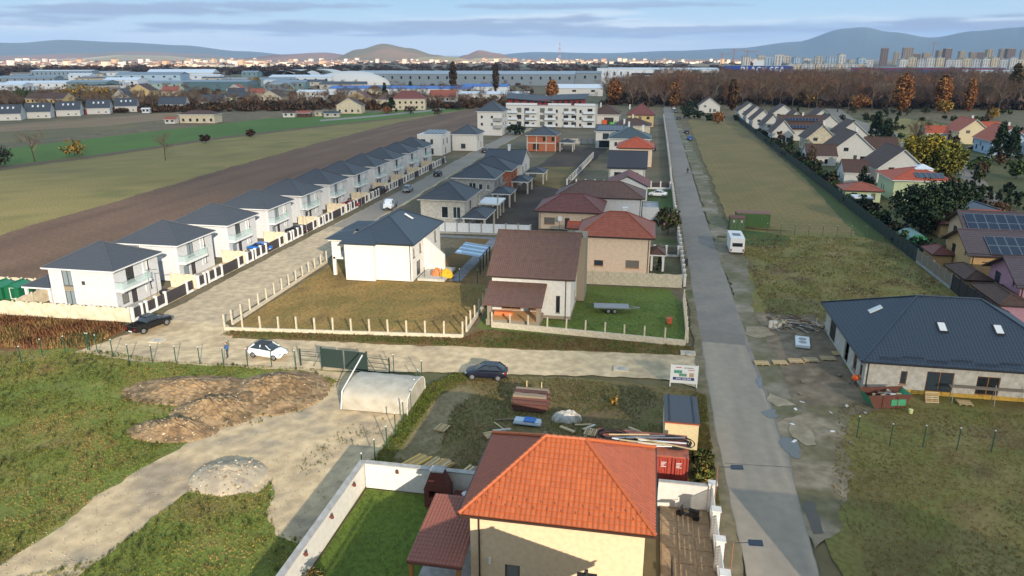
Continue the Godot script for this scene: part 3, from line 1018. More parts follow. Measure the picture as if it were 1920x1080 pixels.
func sky_image() -> Image:
	var W := 4096
	var Hh := 2048
	var im := Image.create(W, Hh, false, Image.FORMAT_RGB8)
	var f := FastNoiseLite.new()
	f.seed = 11
	f.frequency = 0.01
	f.fractal_octaves = 5
	for y in Hh:
		var el := 90.0 - (y + 0.5) / Hh * 180.0
		var t := clampf(el / 60.0, 0, 1)
		var base := Color8(198, 209, 219).lerp(Color8(152, 188, 212), smoothstep(0.4, 4.6, el)).lerp(Color8(176, 204, 224), smoothstep(4.6, 22.0, el)).lerp(Color8(150, 184, 222), smoothstep(20.0, 80.0, el))
		if el < -0.6: base = Color8(120, 116, 106)
		im.fill_rect(Rect2i(0, y, W, 1), base)
		if el < -0.6 or el > 9.0: continue
		for x in W:
			var az := fposmod((x + 0.5) / W * 360.0 + 180.0, 360.0) - 180.0
			# long low streaks, and a blue-grey bank along the mountains to the right
			var wob := f.get_noise_2d(az * 7.0, 40.0)
			var s := f.get_noise_2d(az * 2.6, el * 62.0) + 0.35 * f.get_noise_2d(az * 14.0, el * 170.0)
			var bank := smoothstep(-14.0, 9.0, az) * (1.0 - smoothstep(1.75 + wob * 0.9, 2.2 + wob * 0.9, el)) * (0.72 + 0.6 * s)
			var st := smoothstep(0.04, 0.32, s) * (1.0 - smoothstep(2.9, 4.6, el)) * smoothstep(0.5, 1.3, el)
			var lit := smoothstep(0.05, 0.4, f.get_noise_2d(az * 3.0 + 300, el * 50.0)) * (1.0 - smoothstep(2.6, 4.2, el))
			var c := base.lerp(Color8(226, 226, 226), clampf(lit * 0.5, 0, 0.5))
			c = c.lerp(Color8(142, 166, 196), clampf(bank, 0, 0.9))
			c = c.lerp(Color8(142, 154, 178), clampf(st * 0.85, 0, 0.82))
			im.set_pixel(x, y, c)
	return im

func _ready() -> void:
	rng.seed = 20
	fn.seed = 3
	fn.frequency = 0.01
	fn.fractal_octaves = 4
	# camera, sky, sun, exposure
	var cam := Camera3D.new()
	cam.name = "camera"
	cam.fov = 43.025
	cam.near = 0.1
	cam.far = 90000.0
	cam.position = V(0, CAM_H, 0)
	cam.rotation = V(-PITCH, YAW, 0)
	add_child(cam)
	cam.current = true
	var we := WorldEnvironment.new()
	we.name = "environment"
	var env := Environment.new()
	env.background_mode = Environment.BG_SKY
	var sm := PanoramaSkyMaterial.new()
	sm.panorama = ImageTexture.create_from_image(sky_image())
	sm.energy_multiplier = 1.0
	var sk := Sky.new()
	sk.sky_material = sm
	env.sky = sk
	env.tonemap_mode = Environment.TONE_MAPPER_LINEAR
	env.tonemap_exposure = 2.42
	env.background_energy_multiplier = 0.6
	env.fog_enabled = true
	env.fog_density = 0.00006
	env.fog_light_color = Color8(168, 202, 244)
	env.sdfgi_enabled = true
	env.ssao_enabled = true
	env.ssil_enabled = true
	we.environment = env
	add_child(we)
	var sun := DirectionalLight3D.new()
	sun.name = "sun"
	sun.light_color = Color8(255, 240, 218)
	sun.light_energy = 1.08
	sun.light_angular_distance = 0.5
	sun.shadow_enabled = true
	add_child(sun)
	sun.look_at_from_position(Vector3.ZERO, V(-0.507 * 0.948, -0.317, -0.862 * 0.948))
	make_materials()
	M.tail = mat([140, 20, 18], 0.3)
	M.skin = mat([196, 148, 120], 0.6)
	ground()
	print("ground ", Time.get_ticks_msec())
	near_house()
	plot_things()
	print("near ", Time.get_ticks_msec())
	row_houses()
	middle_houses()
	print("middle ", Time.get_ticks_msec())
	right_side()
	print("right ", Time.get_ticks_msec())
	background()
	print("back ", Time.get_ticks_msec())
	plants()
	vehicles()
	cloud()
	print("done ", Time.get_ticks_msec())

func ground() -> void:
	var m := MB.new()
	var rs := [0.0, 60.0, 120.0, 200.0, 320.0, 500.0, 750.0, 1100.0, 1600.0, 2300.0, 3300.0, 5000.0, 8000.0, 14000.0]
	m.tinted = true
	var cols := [L(96, 88, 60), L(112, 104, 70), L(128, 110, 78), L(92, 92, 56)]
	for i in rs.size() - 1:
		for j in 120:
			var p := []
			for k in [[i, j], [i, j + 1], [i + 1, j + 1], [i + 1, j]]:
				var a: float = TAU * k[1] / 120.0
				p.append(V(cos(a) * rs[k[0]], -0.17, sin(a) * rs[k[0]]))
			m.col = tone(cols, p[0].x * 0.1, p[0].z * 0.1, 3.0)
			if i == 0: m.tri(p[0], p[3], p[2]) if (p[2] - p[0]).cross(p[3] - p[0]).y > 0 else m.tri(p[0], p[2], p[3])
			else: m.q(p[0], p[1], p[2], p[3], Vector3.UP)
	struct("ground", m, M.farland)
	var green := [L(110, 112, 50), L(122, 134, 56), L(114, 126, 52), L(146, 140, 76), L(132, 112, 72)]
	var dry := [L(112, 92, 56), L(140, 116, 70), L(132, 108, 64), L(112, 100, 56), L(96, 84, 50)]
	var gravel := [L(196, 172, 136), L(222, 196, 156), L(230, 206, 166), L(212, 188, 150), L(190, 170, 140)]
	var soil := [L(66, 54, 42), L(86, 72, 56), L(78, 74, 46), L(96, 84, 60)]
	# far fields on the left
	grain = Vector2(2.2, 0.05)
	region("ploughed_field", PW([[-77.4, -70], [-96, -70], [-108, -95], [-116, -112], [-117, -140], [-120, -187], [-122.5, -263], [-122, -354], [-112, -431], [-104, -470], [-70, -470], [-66, -405], [-75, -280]]), M.soil, [L(106, 78, 58), L(128, 96, 72), L(112, 84, 62), L(138, 106, 80)], 3.0, 0.8, 6.0)
	grain = Vector2.ONE
	region("dry_meadow", PW([[-99, -60], [-420, -60], [-260, -140], [-184, -178], [-174, -212], [-167, -262], [-149, -320], [-121, -396], [-106, -470], [-112, -431], [-122, -354], [-122.5, -263], [-120, -187], [-117, -140], [-116, -112], [-108, -95]]), M.turf, [L(136, 122, 74), L(156, 136, 86), L(146, 130, 76), L(164, 142, 92), L(126, 120, 66)], 5.0, 1.0, 3.0)
	region("field_bank", PW([[-182, -179], [-174, -212], [-167, -262], [-149, -320], [-121, -396], [-124, -398], [-154, -324], [-172, -266], [-180, -214], [-190, -183]]), M.soil, [L(118, 94, 70), L(104, 92, 58), L(134, 106, 80)], 2.5, 1.6, 9.0)
	region("green_field", PW([[-190, -183], [-180, -214], [-172, -266], [-154, -324], [-124, -398], [-108, -462], [-120, -470], [-158, -413], [-197, -360], [-214, -278], [-224, -221], [-260, -200], [-240, -160]]), M.turf, [L(84, 116, 36), L(96, 128, 42), L(90, 120, 38)], 6.0, 1.0, 1.0)
	region("stubble_field", PG([[-60, 250], [200, 236], [330, 222], [420, 214], [330, 210], [0, 234], [-60, 238]]), M.soil, [L(150, 120, 88), L(164, 134, 98), L(138, 114, 80)], 10.0, 1.5, 2.0)
	region("tan_field", PG([[-60, 270], [0, 268], [240, 240], [300, 230], [200, 236], [-60, 252]]), M.turf, [L(122, 108, 78), L(138, 122, 88)], 10.0, 2.0, 2.0)
	region("farm_track", PG([[600, 224], [700, 216], [800, 206], [862, 199], [862, 201], [800, 209], [700, 219], [600, 227]]), M.gravel, [L(164, 158, 148), L(176, 168, 156)], 6.0, 0.4, 3.0)
	# estate ground
	region("estate_ground", rect(-77.5, -74, 6.2, -420), M.soil, [L(120, 106, 82), L(132, 118, 90), L(110, 98, 72), L(100, 100, 60)], 4.0, 0.6, 6.0)
	region("building_soil", PW([[-33, -128], [-20, -128], [-18, -160], [-19, -200], [-14, -262], [-30, -268], [-33, -200]]), M.soil, [L(62, 50, 42), L(76, 62, 52), L(90, 74, 60), L(70, 60, 46)], 2.5, 1.2, 6.0)
	region("weedy_plot", PG([[1005, 312], [1080, 312], [1070, 360], [1040, 352], [1005, 345]]), M.turf, dry, 2.5, 0.8, 6.0)
	region("dry_lawn", PW([[-48.2, -73.9], [-20, -76.6], [-20, -97], [-30, -98], [-33, -112], [-48, -111]]), M.turf, [L(136, 108, 64), L(174, 138, 84), L(164, 130, 76), L(134, 116, 62), L(154, 122, 70)], 1.5, 0.3, 7.0)
	region("garden_turf", PW([[-31, -97.5], [-20, -97], [-20, -125], [-31, -125]]), M.turf, [L(124, 94, 58), L(142, 106, 66), L(104, 88, 50)], 2.0, 0.3, 6.0)
	region("paved_path", PW([[-27.6, -98.2], [-25.8, -98.2], [-25.2, -125.4], [-38, -125.4], [-38, -124], [-26.9, -124]]), M.gravel, [L(138, 140, 146), L(150, 152, 158)], 1.0, 0.02, 6.0)
	region("lawn", PW([[-19.2, -79.8], [5.3, -79.1], [5.4, -93.5], [4, -99.8], [-9, -99.6], [-19.4, -93]]), M.turf, [L(92, 110, 40), L(110, 128, 48), L(102, 118, 44), L(118, 128, 56)], 1.2, 0.25, 8.0)
	region("back_lawn", rect(-19.5, -181, 6, -157), M.turf, [L(70, 92, 36), L(82, 104, 42)], 3.0, 0.3, 4.0)
	region("roadside_garden", rect(1.6, -100.6, 5.6, -131), M.turf, [L(74, 88, 40), L(120, 110, 84), L(140, 130, 108)], 1.5, 0.2, 10.0)
	region("side_street", PW([[-59.2, -74], [-59.4, -112], [-58.6, -170], [-59, -250], [-58, -330], [-52, -335], [-53, -250], [-52.4, -170], [-52, -125], [-49.8, -106], [-49.6, -74]]), M.gravel, [L(212, 190, 156), L(198, 178, 148), L(222, 200, 164)], 1.6, 0.5, 5.0)
	region("concrete_street", PW([[-58.8, -128], [-58.5, -330], [-53, -335], [-53, -128]]), M.asphalt, [L(196, 190, 180), L(178, 174, 168)], 3.0, 0.4, 5.0)
	region("verge", PW([[-49, -71.5], [-48.6, -73.6], [-20, -76.3], [-19.2, -79.4], [6.4, -78.6], [6.6, -75.4], [-19, -73.4]]), M.turf, [L(124, 98, 60), L(112, 102, 52), L(140, 96, 64), L(98, 102, 46)], 0.9, 0.5, 9.0)
	# near ground
	region("wild_grass", PW([[-19.8, -20], [-62, -20], [-75, -40], [-80, -73], [-61, -72.5], [-58, -66], [-50, -64.5], [-34, -65.2], [-21.5, -65], [-20, -60]]), M.turf, green, 1.2, 0.6, 8.0)
	region("dry_weeds", PW([[-59.5, -72.6], [-100, -72.6], [-110, -60], [-80, -62], [-66, -64], [-60, -65.5]]), M.turf, [L(140, 100, 64), L(122, 84, 52), L(150, 118, 76), L(106, 100, 52)], 1.2, 0.9, 9.0)
	region("gravel_road", PW([[-60.6, -64.6], [-52, -63.4], [-34.6, -64.6], [-18.6, -66.9], [-8, -68.2], [3, -69.4], [8, -67], [8, -79], [5.5, -75.9], [-19.5, -73.7], [-46, -71.6], [-49.4, -75.5], [-59.6, -76], [-58.5, -71]]), M.gravel, gravel, 1.0, 0.55, 7.0)
	var yard := PG([[560, 692], [700, 698], [775, 712], [795, 722], [770, 772], [740, 815], [712, 850], [684, 872], [640, 930], [585, 1010], [560, 1020], [520, 1000], [505, 960], [510, 900], [480, 925], [352, 922], [270, 985], [180, 1050], [120, 1095], [-60, 1100], [0, 1062], [90, 1000], [180, 930], [300, 860], [390, 800], [480, 770], [560, 770], [600, 735], [640, 712]])
	region("gravel_yard", yard, M.gravel, [L(178, 160, 134), L(216, 190, 150), L(226, 200, 158), L(202, 180, 146), L(170, 158, 138)], 0.8, 0.5, 9.0)
	region("bare_plot", PW([[-19.6, -46.2], [5.6, -46.6], [6.3, -58], [6.0, -67.6], [-8, -67.8], [-17.8, -66.2], [-19.4, -60]]), M.turf, [L(118, 96, 72), L(112, 100, 64), L(134, 112, 82), L(116, 108, 62), L(142, 122, 94)], 0.9, 0.5, 9.0)
	region("bare_strip", PG([[760, 860], [720, 850], [830, 740], [870, 722], [900, 735], [850, 760], [815, 850]]), M.turf, [L(150, 130, 108), L(164, 144, 120), L(134, 116, 90), L(120, 110, 76)], 0.6, 1.1, 12.0)
	region("garden_lawn", rect(-19.5, -45.1, -12.4, -24), M.turf, [L(92, 112, 34), L(104, 124, 40), L(98, 118, 38)], 0.8, 0.03, 9.0)
	# right side of the road
	region("vacant_lot", PW([[13, -20], [90, -20], [90, -90], [42.3, -90], [42.3, -140], [15, -140]]), M.turf, [L(122, 106, 66), L(140, 126, 74), L(122, 120, 60), L(152, 132, 88), L(112, 92, 66)], 1.8, 0.6, 8.0)
	region("mown_field", PW([[16.2, -142], [38, -138], [41.4, -160], [42.3, -392], [18.5, -392], [17, -250]]), M.soil, [L(138, 118, 70), L(150, 128, 76), L(130, 118, 64), L(144, 122, 74)], 4.0, 0.9, 4.0)
	region("field_edge", PW([[38, -138], [42.4, -132], [42.4, -260], [41.0, -200]]), M.turf, [L(78, 90, 38), L(88, 102, 44)], 2.0, 0.8, 5.0)
	region("green_patch", PW([[15.2, -128], [24, -128], [26, -136], [16, -140]]), M.turf, [L(66, 92, 34), L(78, 104, 40)], 1.2, 0.8, 5.0)
	region("building_yard", PW([[12.8, -62], [22, -66], [22, -92], [14.5, -92], [13, -80]]), M.soil, [L(132, 116, 94), L(154, 136, 112), L(118, 102, 80), L(168, 150, 124)], 0.9, 0.9, 10.0)
	region("muddy_verge", PW([[12.3, -44], [14.6, -46], [17.5, -57], [19, -66], [12.4, -66]]), M.soil, [L(146, 130, 106), L(176, 158, 132), L(122, 112, 78), L(136, 124, 90)], 0.8, 0.8, 10.0)
	region("gardens_right", rect(43, -100, 140, -420), M.turf, [L(84, 90, 44), L(98, 94, 54), L(112, 104, 64), L(76, 82, 40)], 5.0, 0.5, 5.0)
	region("estate_lane", PG([[1730, 395], [1920, 440], [1925, 418], [1880, 380], [1840, 330], [1800, 300], [1775, 305], [1830, 360], [1860, 400], [1760, 372]]), M.asphalt, [L(190, 182, 170), L(176, 170, 160)], 3.0, 0.2, 4.0)
	region("roadside_gravel", PW([[12.2, -60], [15.0, -64], [14.2, -90], [16.4, -118], [15.2, -150], [15.8, -230], [14.6, -330], [13.4, -480], [12.2, -480]]), M.gravel, [L(168, 156, 138), L(138, 128, 104), L(112, 110, 70), L(160, 148, 130)], 1.4, 0.9, 9.0)
	region("left_verge", PW([[7.3, -30], [5.9, -30], [5.7, -66], [6.2, -70], [6.2, -78], [5.9, -180], [6.6, -460], [7.3, -460]]), M.soil, [L(138, 124, 100), L(110, 104, 66), L(150, 134, 108), L(96, 98, 54)], 0.9, 0.3, 10.0)
	region("asphalt_road", PW([[7.6, 30], [7.5, -38], [7.0, -58], [7.1, -80], [7.0, -160], [7.0, -300], [7.6, -520], [12.3, -520], [12.2, -300], [11.9, -160], [12.3, -90], [12.6, -56], [11.9, -40], [11.8, 30]]), M.asphalt, [L(176, 172, 168), L(188, 184, 178), L(168, 166, 164), L(180, 176, 170)], 1.6, 0.18, 4.0)
	grain = Vector2(1.7, 0.1)
	region("worn_asphalt", PW([[7.65, 30], [7.55, -38], [7.1, -58], [7.2, -80.6], [11.9, -80.2], [12.5, -56], [11.85, -40], [11.75, 30]]), M.asphalt, [L(212, 204, 190), L(196, 190, 180), L(222, 212, 196), L(186, 182, 174)], 0.6, 0.12, 8.0)
	grain = Vector2.ONE
	region("road_patch", PW([[7.2, -80.2], [12.0, -79.8], [12.1, -83.6], [7.2, -84.4]]), M.asphalt, [L(160, 157, 154), L(170, 166, 162)], 0.8, 0.08, 6.0)
	region("road_patch", PW([[12.4, -49.0], [13.3, -49.4], [13.2, -45.6], [12.5, -45.4]]), M.asphalt, [L(130, 128, 126), L(140, 136, 132)], 0.5, 0.08, 6.0)
	region("road_joint", PW([[7.3, -53.7], [12.5, -54.0], [12.5, -53.9], [7.3, -53.6]]), M.asphalt, [L(150, 146, 140), L(164, 160, 152)], 0.5, 0.06, 8.0)
	region("tan_meadow", PG([[1620, 262], [1690, 282], [1800, 262], [1780, 236], [1700, 222], [1640, 225], [1600, 240]]), M.turf, [L(160, 140, 88), L(146, 132, 78), L(172, 148, 96)], 5.0, 1.0, 4.0)
	region("estate_lane", PG([[1545, 204], [1575, 204], [1600, 222], [1640, 236], [1690, 252], [1670, 262], [1610, 246], [1570, 226]]), M.asphalt, [L(190, 184, 174), L(178, 172, 164)], 4.0, 0.3, 4.0)
	region("sand_patch", PG([[1490, 790], [1512, 796], [1530, 815], [1535, 836], [1515, 838], [1496, 822], [1484, 806]]), M.gravel, [L(196, 180, 154), L(176, 160, 134), L(158, 142, 114)], 0.5, 0.5, 12.0)
	region("sand_patch", PG([[1400, 612], [1440, 614], [1452, 628], [1420, 634], [1396, 626]]), M.gravel, [L(182, 166, 140), L(164, 148, 122)], 0.5, 0.5, 12.0)
	region("sand_patch", PG([[1440, 735], [1475, 748], [1490, 760], [1460, 762], [1438, 750]]), M.gravel, [L(184, 168, 142), L(166, 150, 124)], 0.5, 0.5, 12.0)
	for q in [[1483, 840, 0.9, 1.9], [1424, 716, 0.5, 1.5], [1444, 776, 0.9, 1.0]]:
		var w := G(q[0], q[1])
		var pu := PackedVector2Array()
		for i in 30:
			var a := TAU * i / 30.0
			var r := 0.8 + 0.7 * fn.get_noise_2d(cos(a) * 50 + q[0], sin(a) * 50) + 0.12 * fn.get_noise_2d(cos(a) * 200 + q[0], sin(a) * 200)
			pu.append(Vector2(w.x + cos(a) * q[2] * r, w.z + sin(a) * q[3] * r))
		var pm := MB.new()
		pm.prism(pu, 0.0, 0.0)
		var po := struct("puddle", pm, mat([96, 94, 90], 0.03))
		po.position.y = 0.012
	for q in [[1165, 692], [295, 639], [1290, 662], [1236, 887]]:
		var w := G(q[0], q[1])
		var mh := MB.new()
		mh.box(-0.8, -0.05, -0.6, 0.8, 0.07, 0.6)
		var cv := MB.new()
		cv.tube(V(0, 0.07, 0), V(0, 0.1, 0), 0.34, 0.34, 14)
		var mo := thing("manhole", {1165: "concrete manhole slab in the gravel road before the bare plot", 295: "round manhole in the gravel beside the black pickup", 1290: "concrete manhole slab at the corner of the fenced lawn", 1236: "cracked concrete manhole slab in the roadside weeds"}[q[0]], "manhole", w)
		part(mo, "slab", mh, M.concrete)
		part(mo, "cover", cv, M.cement_grey)

func cloud() -> void:
	# the cloud whose shade lies over the far streets and the right side of the road (it drifts behind and above the camera)
	var alt := 700.0
	var off := V(0.507, 0, 0.862) * alt / tan(0.3229)
	var edge := PW([[15, -30], [17, -70], [19, -100], [8, -116], [-20, -128], [-60, -140], [-120, -150], [-400, -190], [-1500, -300], [-1700, -900], [-1200, -1900], [200, -2300], [900, -3300], [2200, -3400], [2400, -900], [1200, -200], [500, 60], [120, 60]])
	var out := rough_edge(edge, 22.0, 9.0)
	var m := MB.new()
	var up := PackedVector2Array()
	for p in out: up.append(p + Vector2(off.x, off.z))
	m.prism(up, alt, alt + 60.0)
	var ix := Geometry2D.triangulate_polygon(up)
	for i in range(0, ix.size(), 3):
		m.q(V(up[ix[i]].x, alt, up[ix[i]].y), V(up[ix[i + 1]].x, alt, up[ix[i + 1]].y), V(up[ix[i + 2]].x, alt, up[ix[i + 2]].y), V(up[ix[i + 2]].x, alt, up[ix[i + 2]].y), Vector3.DOWN)
	var cm := mat([250, 250, 250], 1.0)
	cm.backlight_enabled = true
	cm.backlight = Color(1, 1, 1)
	cm.transparency = BaseMaterial3D.TRANSPARENCY_ALPHA
	cm.albedo_color.a = 0.45
	solo("cloud", m, cm, "broad pale cloud drifting high over the estate", "cloud")
# ---- the orange-roofed house in front and what stands round it
func near_house() -> void:
	# house
	var w := 10.2
	var d := 8.8
	var o := thing("house", "two-storey beige house with bright orange tiled hip roof", "house", V(-4.1, 0, -40.4))
	var hl := wins(o, w, d, [["S", 2.1, 0.9, 0.9, 1.1, "w1"], ["S", 6.4, 0.9, 1.2, 1.2, "w2"], ["E", 3.0, 3.4, 1.4, 1.3, "w2"], ["W", 3.0, 3.4, 1.4, 1.3, "w2"]], M.frame_dark, M.glass)
	var m := MB.new()
	for f in ["S", "E", "N", "W"]:
		var fr := face_frame(f, w, d)
		wall_face(m, fr[0], fr[1], fr[2], 5.5, hl[f])
	part(o, "wall", m, M.warm)
	var a := w / 2 + 0.55
	var b := d / 2 + 0.5
	var P := [V(-a, 5.5, b), V(a, 5.5, b), V(a, 5.5, -b), V(-a, 5.5, -b)]
	var Q := V(-1.25, 8.35, 0)
	var R := V(1.25, 8.35, 0)
	var rf := MB.new()
	roof_face(rf, P[0], P[1], R, Q, 0)
	roof_face(rf, P[1], P[2], R, R, 18, 0.3)
	roof_face(rf, P[2], P[3], Q, R, 18, 0.3)
	roof_face(rf, P[3], P[0], Q, Q, 18, 0.3)
	var ro := part(o, "roof", rf, M.orange_c)
	var tr := MB.new()
	tr.box(-a, 5.3, -b, a, 5.488, b)
	part(ro, "eaves", tr, M.gutter)
	# tiles of the near slope, each one a piece; the smallest top rows joined
	var rows := 15
	var cw := 0.3
	var tiles := [tile_mesh(cw, (P[0].distance_to(P[1]) * 0 + V(0, 2.85, -b).length()) / rows, 0.0), tile_mesh(cw, V(0, 2.85, -b).length() / rows, 0.012)]
	var up := V(0, 2.85, -b).normalized()
	var nn := V(0, b, 2.85).normalized()
	var ln := V(0, 2.85, -b).length() / rows
	var basis := Basis(Vector3.RIGHT, nn, -up)
	var shades := [M.orange, M.orange_b, mat([170, 89, 46], 0.6, "soft", 3.0), M.orange, mat([160, 82, 43], 0.6, "soft", 3.0)]
	var cnt := 0
	var rest := MB.new()
	for i in rows:
		var t0 := float(i) / rows
		var x0 := lerpf(-a, -1.25, (i + 0.8) / rows)
		var x1 := lerpf(a, 1.25, (i + 0.8) / rows)
		for j in range(int(ceil(x0 / cw)), int(floor(x1 / cw))):
			var at := V(j * cw, 5.5, b) + up * (i * ln) + nn * 0.01
			var k := rng.randi() % 5
			if cnt < 300:
				var t := part(o, "tile_%03d" % cnt if false else "roof_tile", tiles[rng.randi() % 2], shades[k]) if cnt == 0 else tile_copy(o, tiles[rng.randi() % 2], shades[k], cnt)
				t.transform = Transform3D(basis, at)
			else:
				tile_into(rest, basis, at, cw, ln)
			cnt += 1
	tag(part(o, "upper_tiles", rest, M.orange), "", "", "", "stuff")
	var cp := MB.new()
	for e in [[P[0], Q], [P[1], R], [P[2], R], [P[3], Q], [Q, R]]:
		var n := int(e[0].distance_to(e[1]) / 0.36)
		for i in n:
			var p: Vector3 = e[0].lerp(e[1], float(i) / n)
			var q: Vector3 = e[0].lerp(e[1], float(i + 1.12) / n)
			cp.tube(p + V(0, 0.07, 0), q + V(0, 0.05, 0), 0.13, 0.1, 6, true)
	part(ro, "ridge_cap", cp, M.orange)
	for i in 2:
		for j in 12:
			var q := V(-4.6 + j * 0.82 + i * 0.4, 5.5, b) + up * (0.75 + i * 0.45) + nn * 0.1
			var sg := MB.new()
			sg.bar(q, q + nn * 0.1 + up * 0.04, 0.03, 0.1)
			part(ro, "snow_guard", sg, M.orange_b)
	var g := MB.new()
	g.box(-a, 5.38, b, a, 5.49, b + 0.12)
	g.box(a, 5.38, -b, a + 0.12, 5.49, b)
	g.box(-a - 0.12, 5.38, -b, -a, 5.49, b)
	part(o, "gutter", g, M.gutter)
	var dp := MB.new()
	dp.tube(V(-w / 2 + 0.55, 0, d / 2 + 0.08), V(-w / 2 + 0.55, 5.2, d / 2 + 0.08), 0.05, 0.05, 6)
	dp.tube(V(-w / 2 + 0.55, 5.2, d / 2 + 0.08), V(-w / 2 + 0.5, 5.42, b + 0.05), 0.05, 0.05, 6)
	part(o, "downpipe", dp, M.gutter)
	for x in [-3.9, 1.9]:
		var wl := MB.new()
		wl.box(x - 0.07, 2.0, d / 2, x + 0.07, 2.35, d / 2 + 0.16)
		part(o, "wall_lamp", wl, M.dark if x > 0 else M.trim)
	# canopy on the west side
	var c := thing("canopy", "brown tiled lean-to canopy on posts beside the orange-roofed house", "canopy", V(-10.8, 0, -37.6))
	var cr := MB.new()
	roof_face(cr, V(-1.9, 2.7, 3.2), V(1.45, 2.7, 3.2), V(1.45, 3.25, -3.0), V(-1.9, 3.25, -3.0), 18, 0.22)
	cr.obox(V(-1.9, 2.58, 3.2), V(3.35, 0, 0), V(0, 0.11, 0), V(0, 0.55, -6.2))
	part(c, "roof", cr, mat([138, 82, 66], 0.6, "soft", 3.0))
	for p in [[-1.7, 3.0, 2.6], [1.2, 3.0, 2.6], [-1.7, -2.7, 3.1]]:
		var k := MB.new()
		k.box(p[0] - 0.12, 0, p[1] - 0.12, p[0] + 0.12, p[2], p[1] + 0.12)
		part(c, "post", k, M.frame_wood)
	var fb := MB.new()
	fb.box(-1.9, 2.5, 3.05, 1.45, 2.62, 3.22)
	part(c, "beam", fb, M.wood_red)
	var tb := thing("garden_table", "dark garden table under the brown tiled canopy", "table", V(-10.4, 0, -34.6))
	var tt := MB.new()
	tt.box(-0.9, 0.68, -0.5, 0.9, 0.74, 0.5)
	part(tb, "tabletop", tt, M.panel_dark)
	for p in [[-0.8, -0.4], [0.8, -0.4], [-0.8, 0.4], [0.8, 0.4]]:
		var k := MB.new()
		k.box(p[0] - 0.04, 0, p[1] - 0.04, p[0] + 0.04, 0.68, p[1] + 0.04)
		part(tb, "leg", k, M.panel_dark)
	var pv := MB.new()
	pv.box(-12.7, -0.1, -41, -9.2, 0.03, -30)
	struct("terrace", pv, M.cement_grey)
	# brick barbecue with a tapering hood
	var q := thing("brick_barbecue", "red brick garden barbecue with tapering chimney against the white wall", "barbecue", V(-13.6, 0, -44.2))
	var bm := MB.new()
	bm.box(-0.9, 0, -0.6, -0.55, 1.35, 0.6)
	bm.box(0.55, 0, -0.6, 0.9, 1.35, 0.6)
	bm.box(-0.55, 0, -0.6, 0.55, 0.75, 0.6)
	bm.box(-0.55, 0.75, -0.6, 0.55, 1.35, -0.4)
	part(q, "hearth", bm, M.brick_dark)
	for i in 13:
		var t := i / 13.0
		var hw := lerpf(0.92, 0.42, t)
		var hd := lerpf(0.62, 0.36, t)
		var k := MB.new()
		k.box(-hw, 1.35 + i * 0.105, -hd, hw, 1.44 + i * 0.105, hd)
		part(q, "brick_course", k, M.brick_dark)
	var ca := MB.new()
	ca.box(-0.5, 2.76, -0.42, 0.5, 2.86, 0.42)
	part(q, "cap", ca, M.cement_grey)
	var sk := thing("sink_counter", "brick garden counter with a white basin beside the barbecue", "counter", V(-11.7, 0, -44.3))
	var kc := MB.new()
	kc.box(-0.8, 0, -0.5, 0.8, 0.85, 0.4)
	part(sk, "counter", kc, M.brick_dark)
	var kb := MB.new()
	kb.tube(V(0.1, 0.85, 0), V(0.1, 0.99, 0), 0.26, 0.3, 10)
	part(sk, "basin", kb, M.trim)
	# garden wall, two legs
	for e in [["white rendered garden wall with grey coping along the gravel yard", V(-19.85, 0, -45.6), V(-19.85, 0, -22)], ["white rendered garden wall with grey coping behind the brick barbecue", V(-19.6, 0, -45.45), V(-9.8, 0, -45.45)]]:
		var gw := thing("garden_wall", e[0], "wall", e[1])
		base_wall(gw, Vector3.ZERO, e[2] - e[1], 2.0, 0.3, M.white, "wall")
		var cm := MB.new()
		cm.bar(V(0, 2.0, 0), e[2] - e[1] + V(0, 2.0, 0), 0.46, 0.08)
		part(gw, "coping", cm, M.cement_grey)
		var dr: Vector3 = (e[2] - e[1]).normalized()
		for i in 5 if e[2].z > -30 else 3:
			var k := MB.new()
			var at := dr * (2.6 + i * 3.9) + (V(0.15, 1.55, 0) if e[2].z > -30 else V(0, 1.6, 0.15))
			var on := V(1, 0, 0) if e[2].z > -30 else V(0, 0, 1)
			k.tube(at, at + on * 0.2, 0.05, 0.05, 5)
			k.tube(at + on * 0.2 + V(0, -0.06, 0), at + on * 0.2 + V(0, 0.18, 0), 0.13, 0.09, 7)
			part(gw, "wall_lamp", k, M.brick_dark)
	# east yard of the house
	var py := MB.new()
	py.box(2.2, -0.1, -47, 5.6, 0.02, -22)
	struct("yard_paving", py, mat([150, 124, 96], 0.9, "stain", 2.5))
	var tiles2 := MB.new()
	for i in 3:
		for j in 9:
			tiles2.box(2.3 + i * 1.1, 0.02, -46.5 + j * 1.5, 3.32 + i * 1.1, 0.045, -45.08 + j * 1.5)
	struct("yard_slabs", tiles2, mat([164, 138, 106], 0.9, "stain", 1.5))
	var yw := thing("garden_wall", "short white rendered wall between the house yard and the red container", "wall", V(2.0, 0, -46.9))
	base_wall(yw, V(0, 0, 0), V(3.6, 0, 0), 2.0, 0.22, M.white, "wall")
	var yc := MB.new()
	yc.bar(V(0, 2.0, 0), V(3.6, 2.0, 0), 0.34, 0.07)
	part(yw, "coping", yc, M.cement_grey)
	var sf := thing("slat_fence", "white slatted fence with white pillars along the house yard", "fence", V(5.75, 0, -46.9))
	for i in 6:
		var z := i * 3.2
		var k := MB.new()
		k.box(-0.25, 0, z - 0.25, 0.25, 2.2, z + 0.25)
		k.box(-0.32, 2.2, z - 0.32, 0.32, 2.28, z + 0.32)
		part(sf, "pillar", k, M.white)
		for j in 7:
			var s := MB.new()
			s.box(-0.025, 0.5 + j * 0.22, z + 0.25, 0.025, 0.64 + j * 0.22, z + 2.95)
			part(sf, "slat", s, M.trim)
	base_wall(sf, V(0, 0, 0), V(0, 0, 16), 0.4, 0.2, M.white)
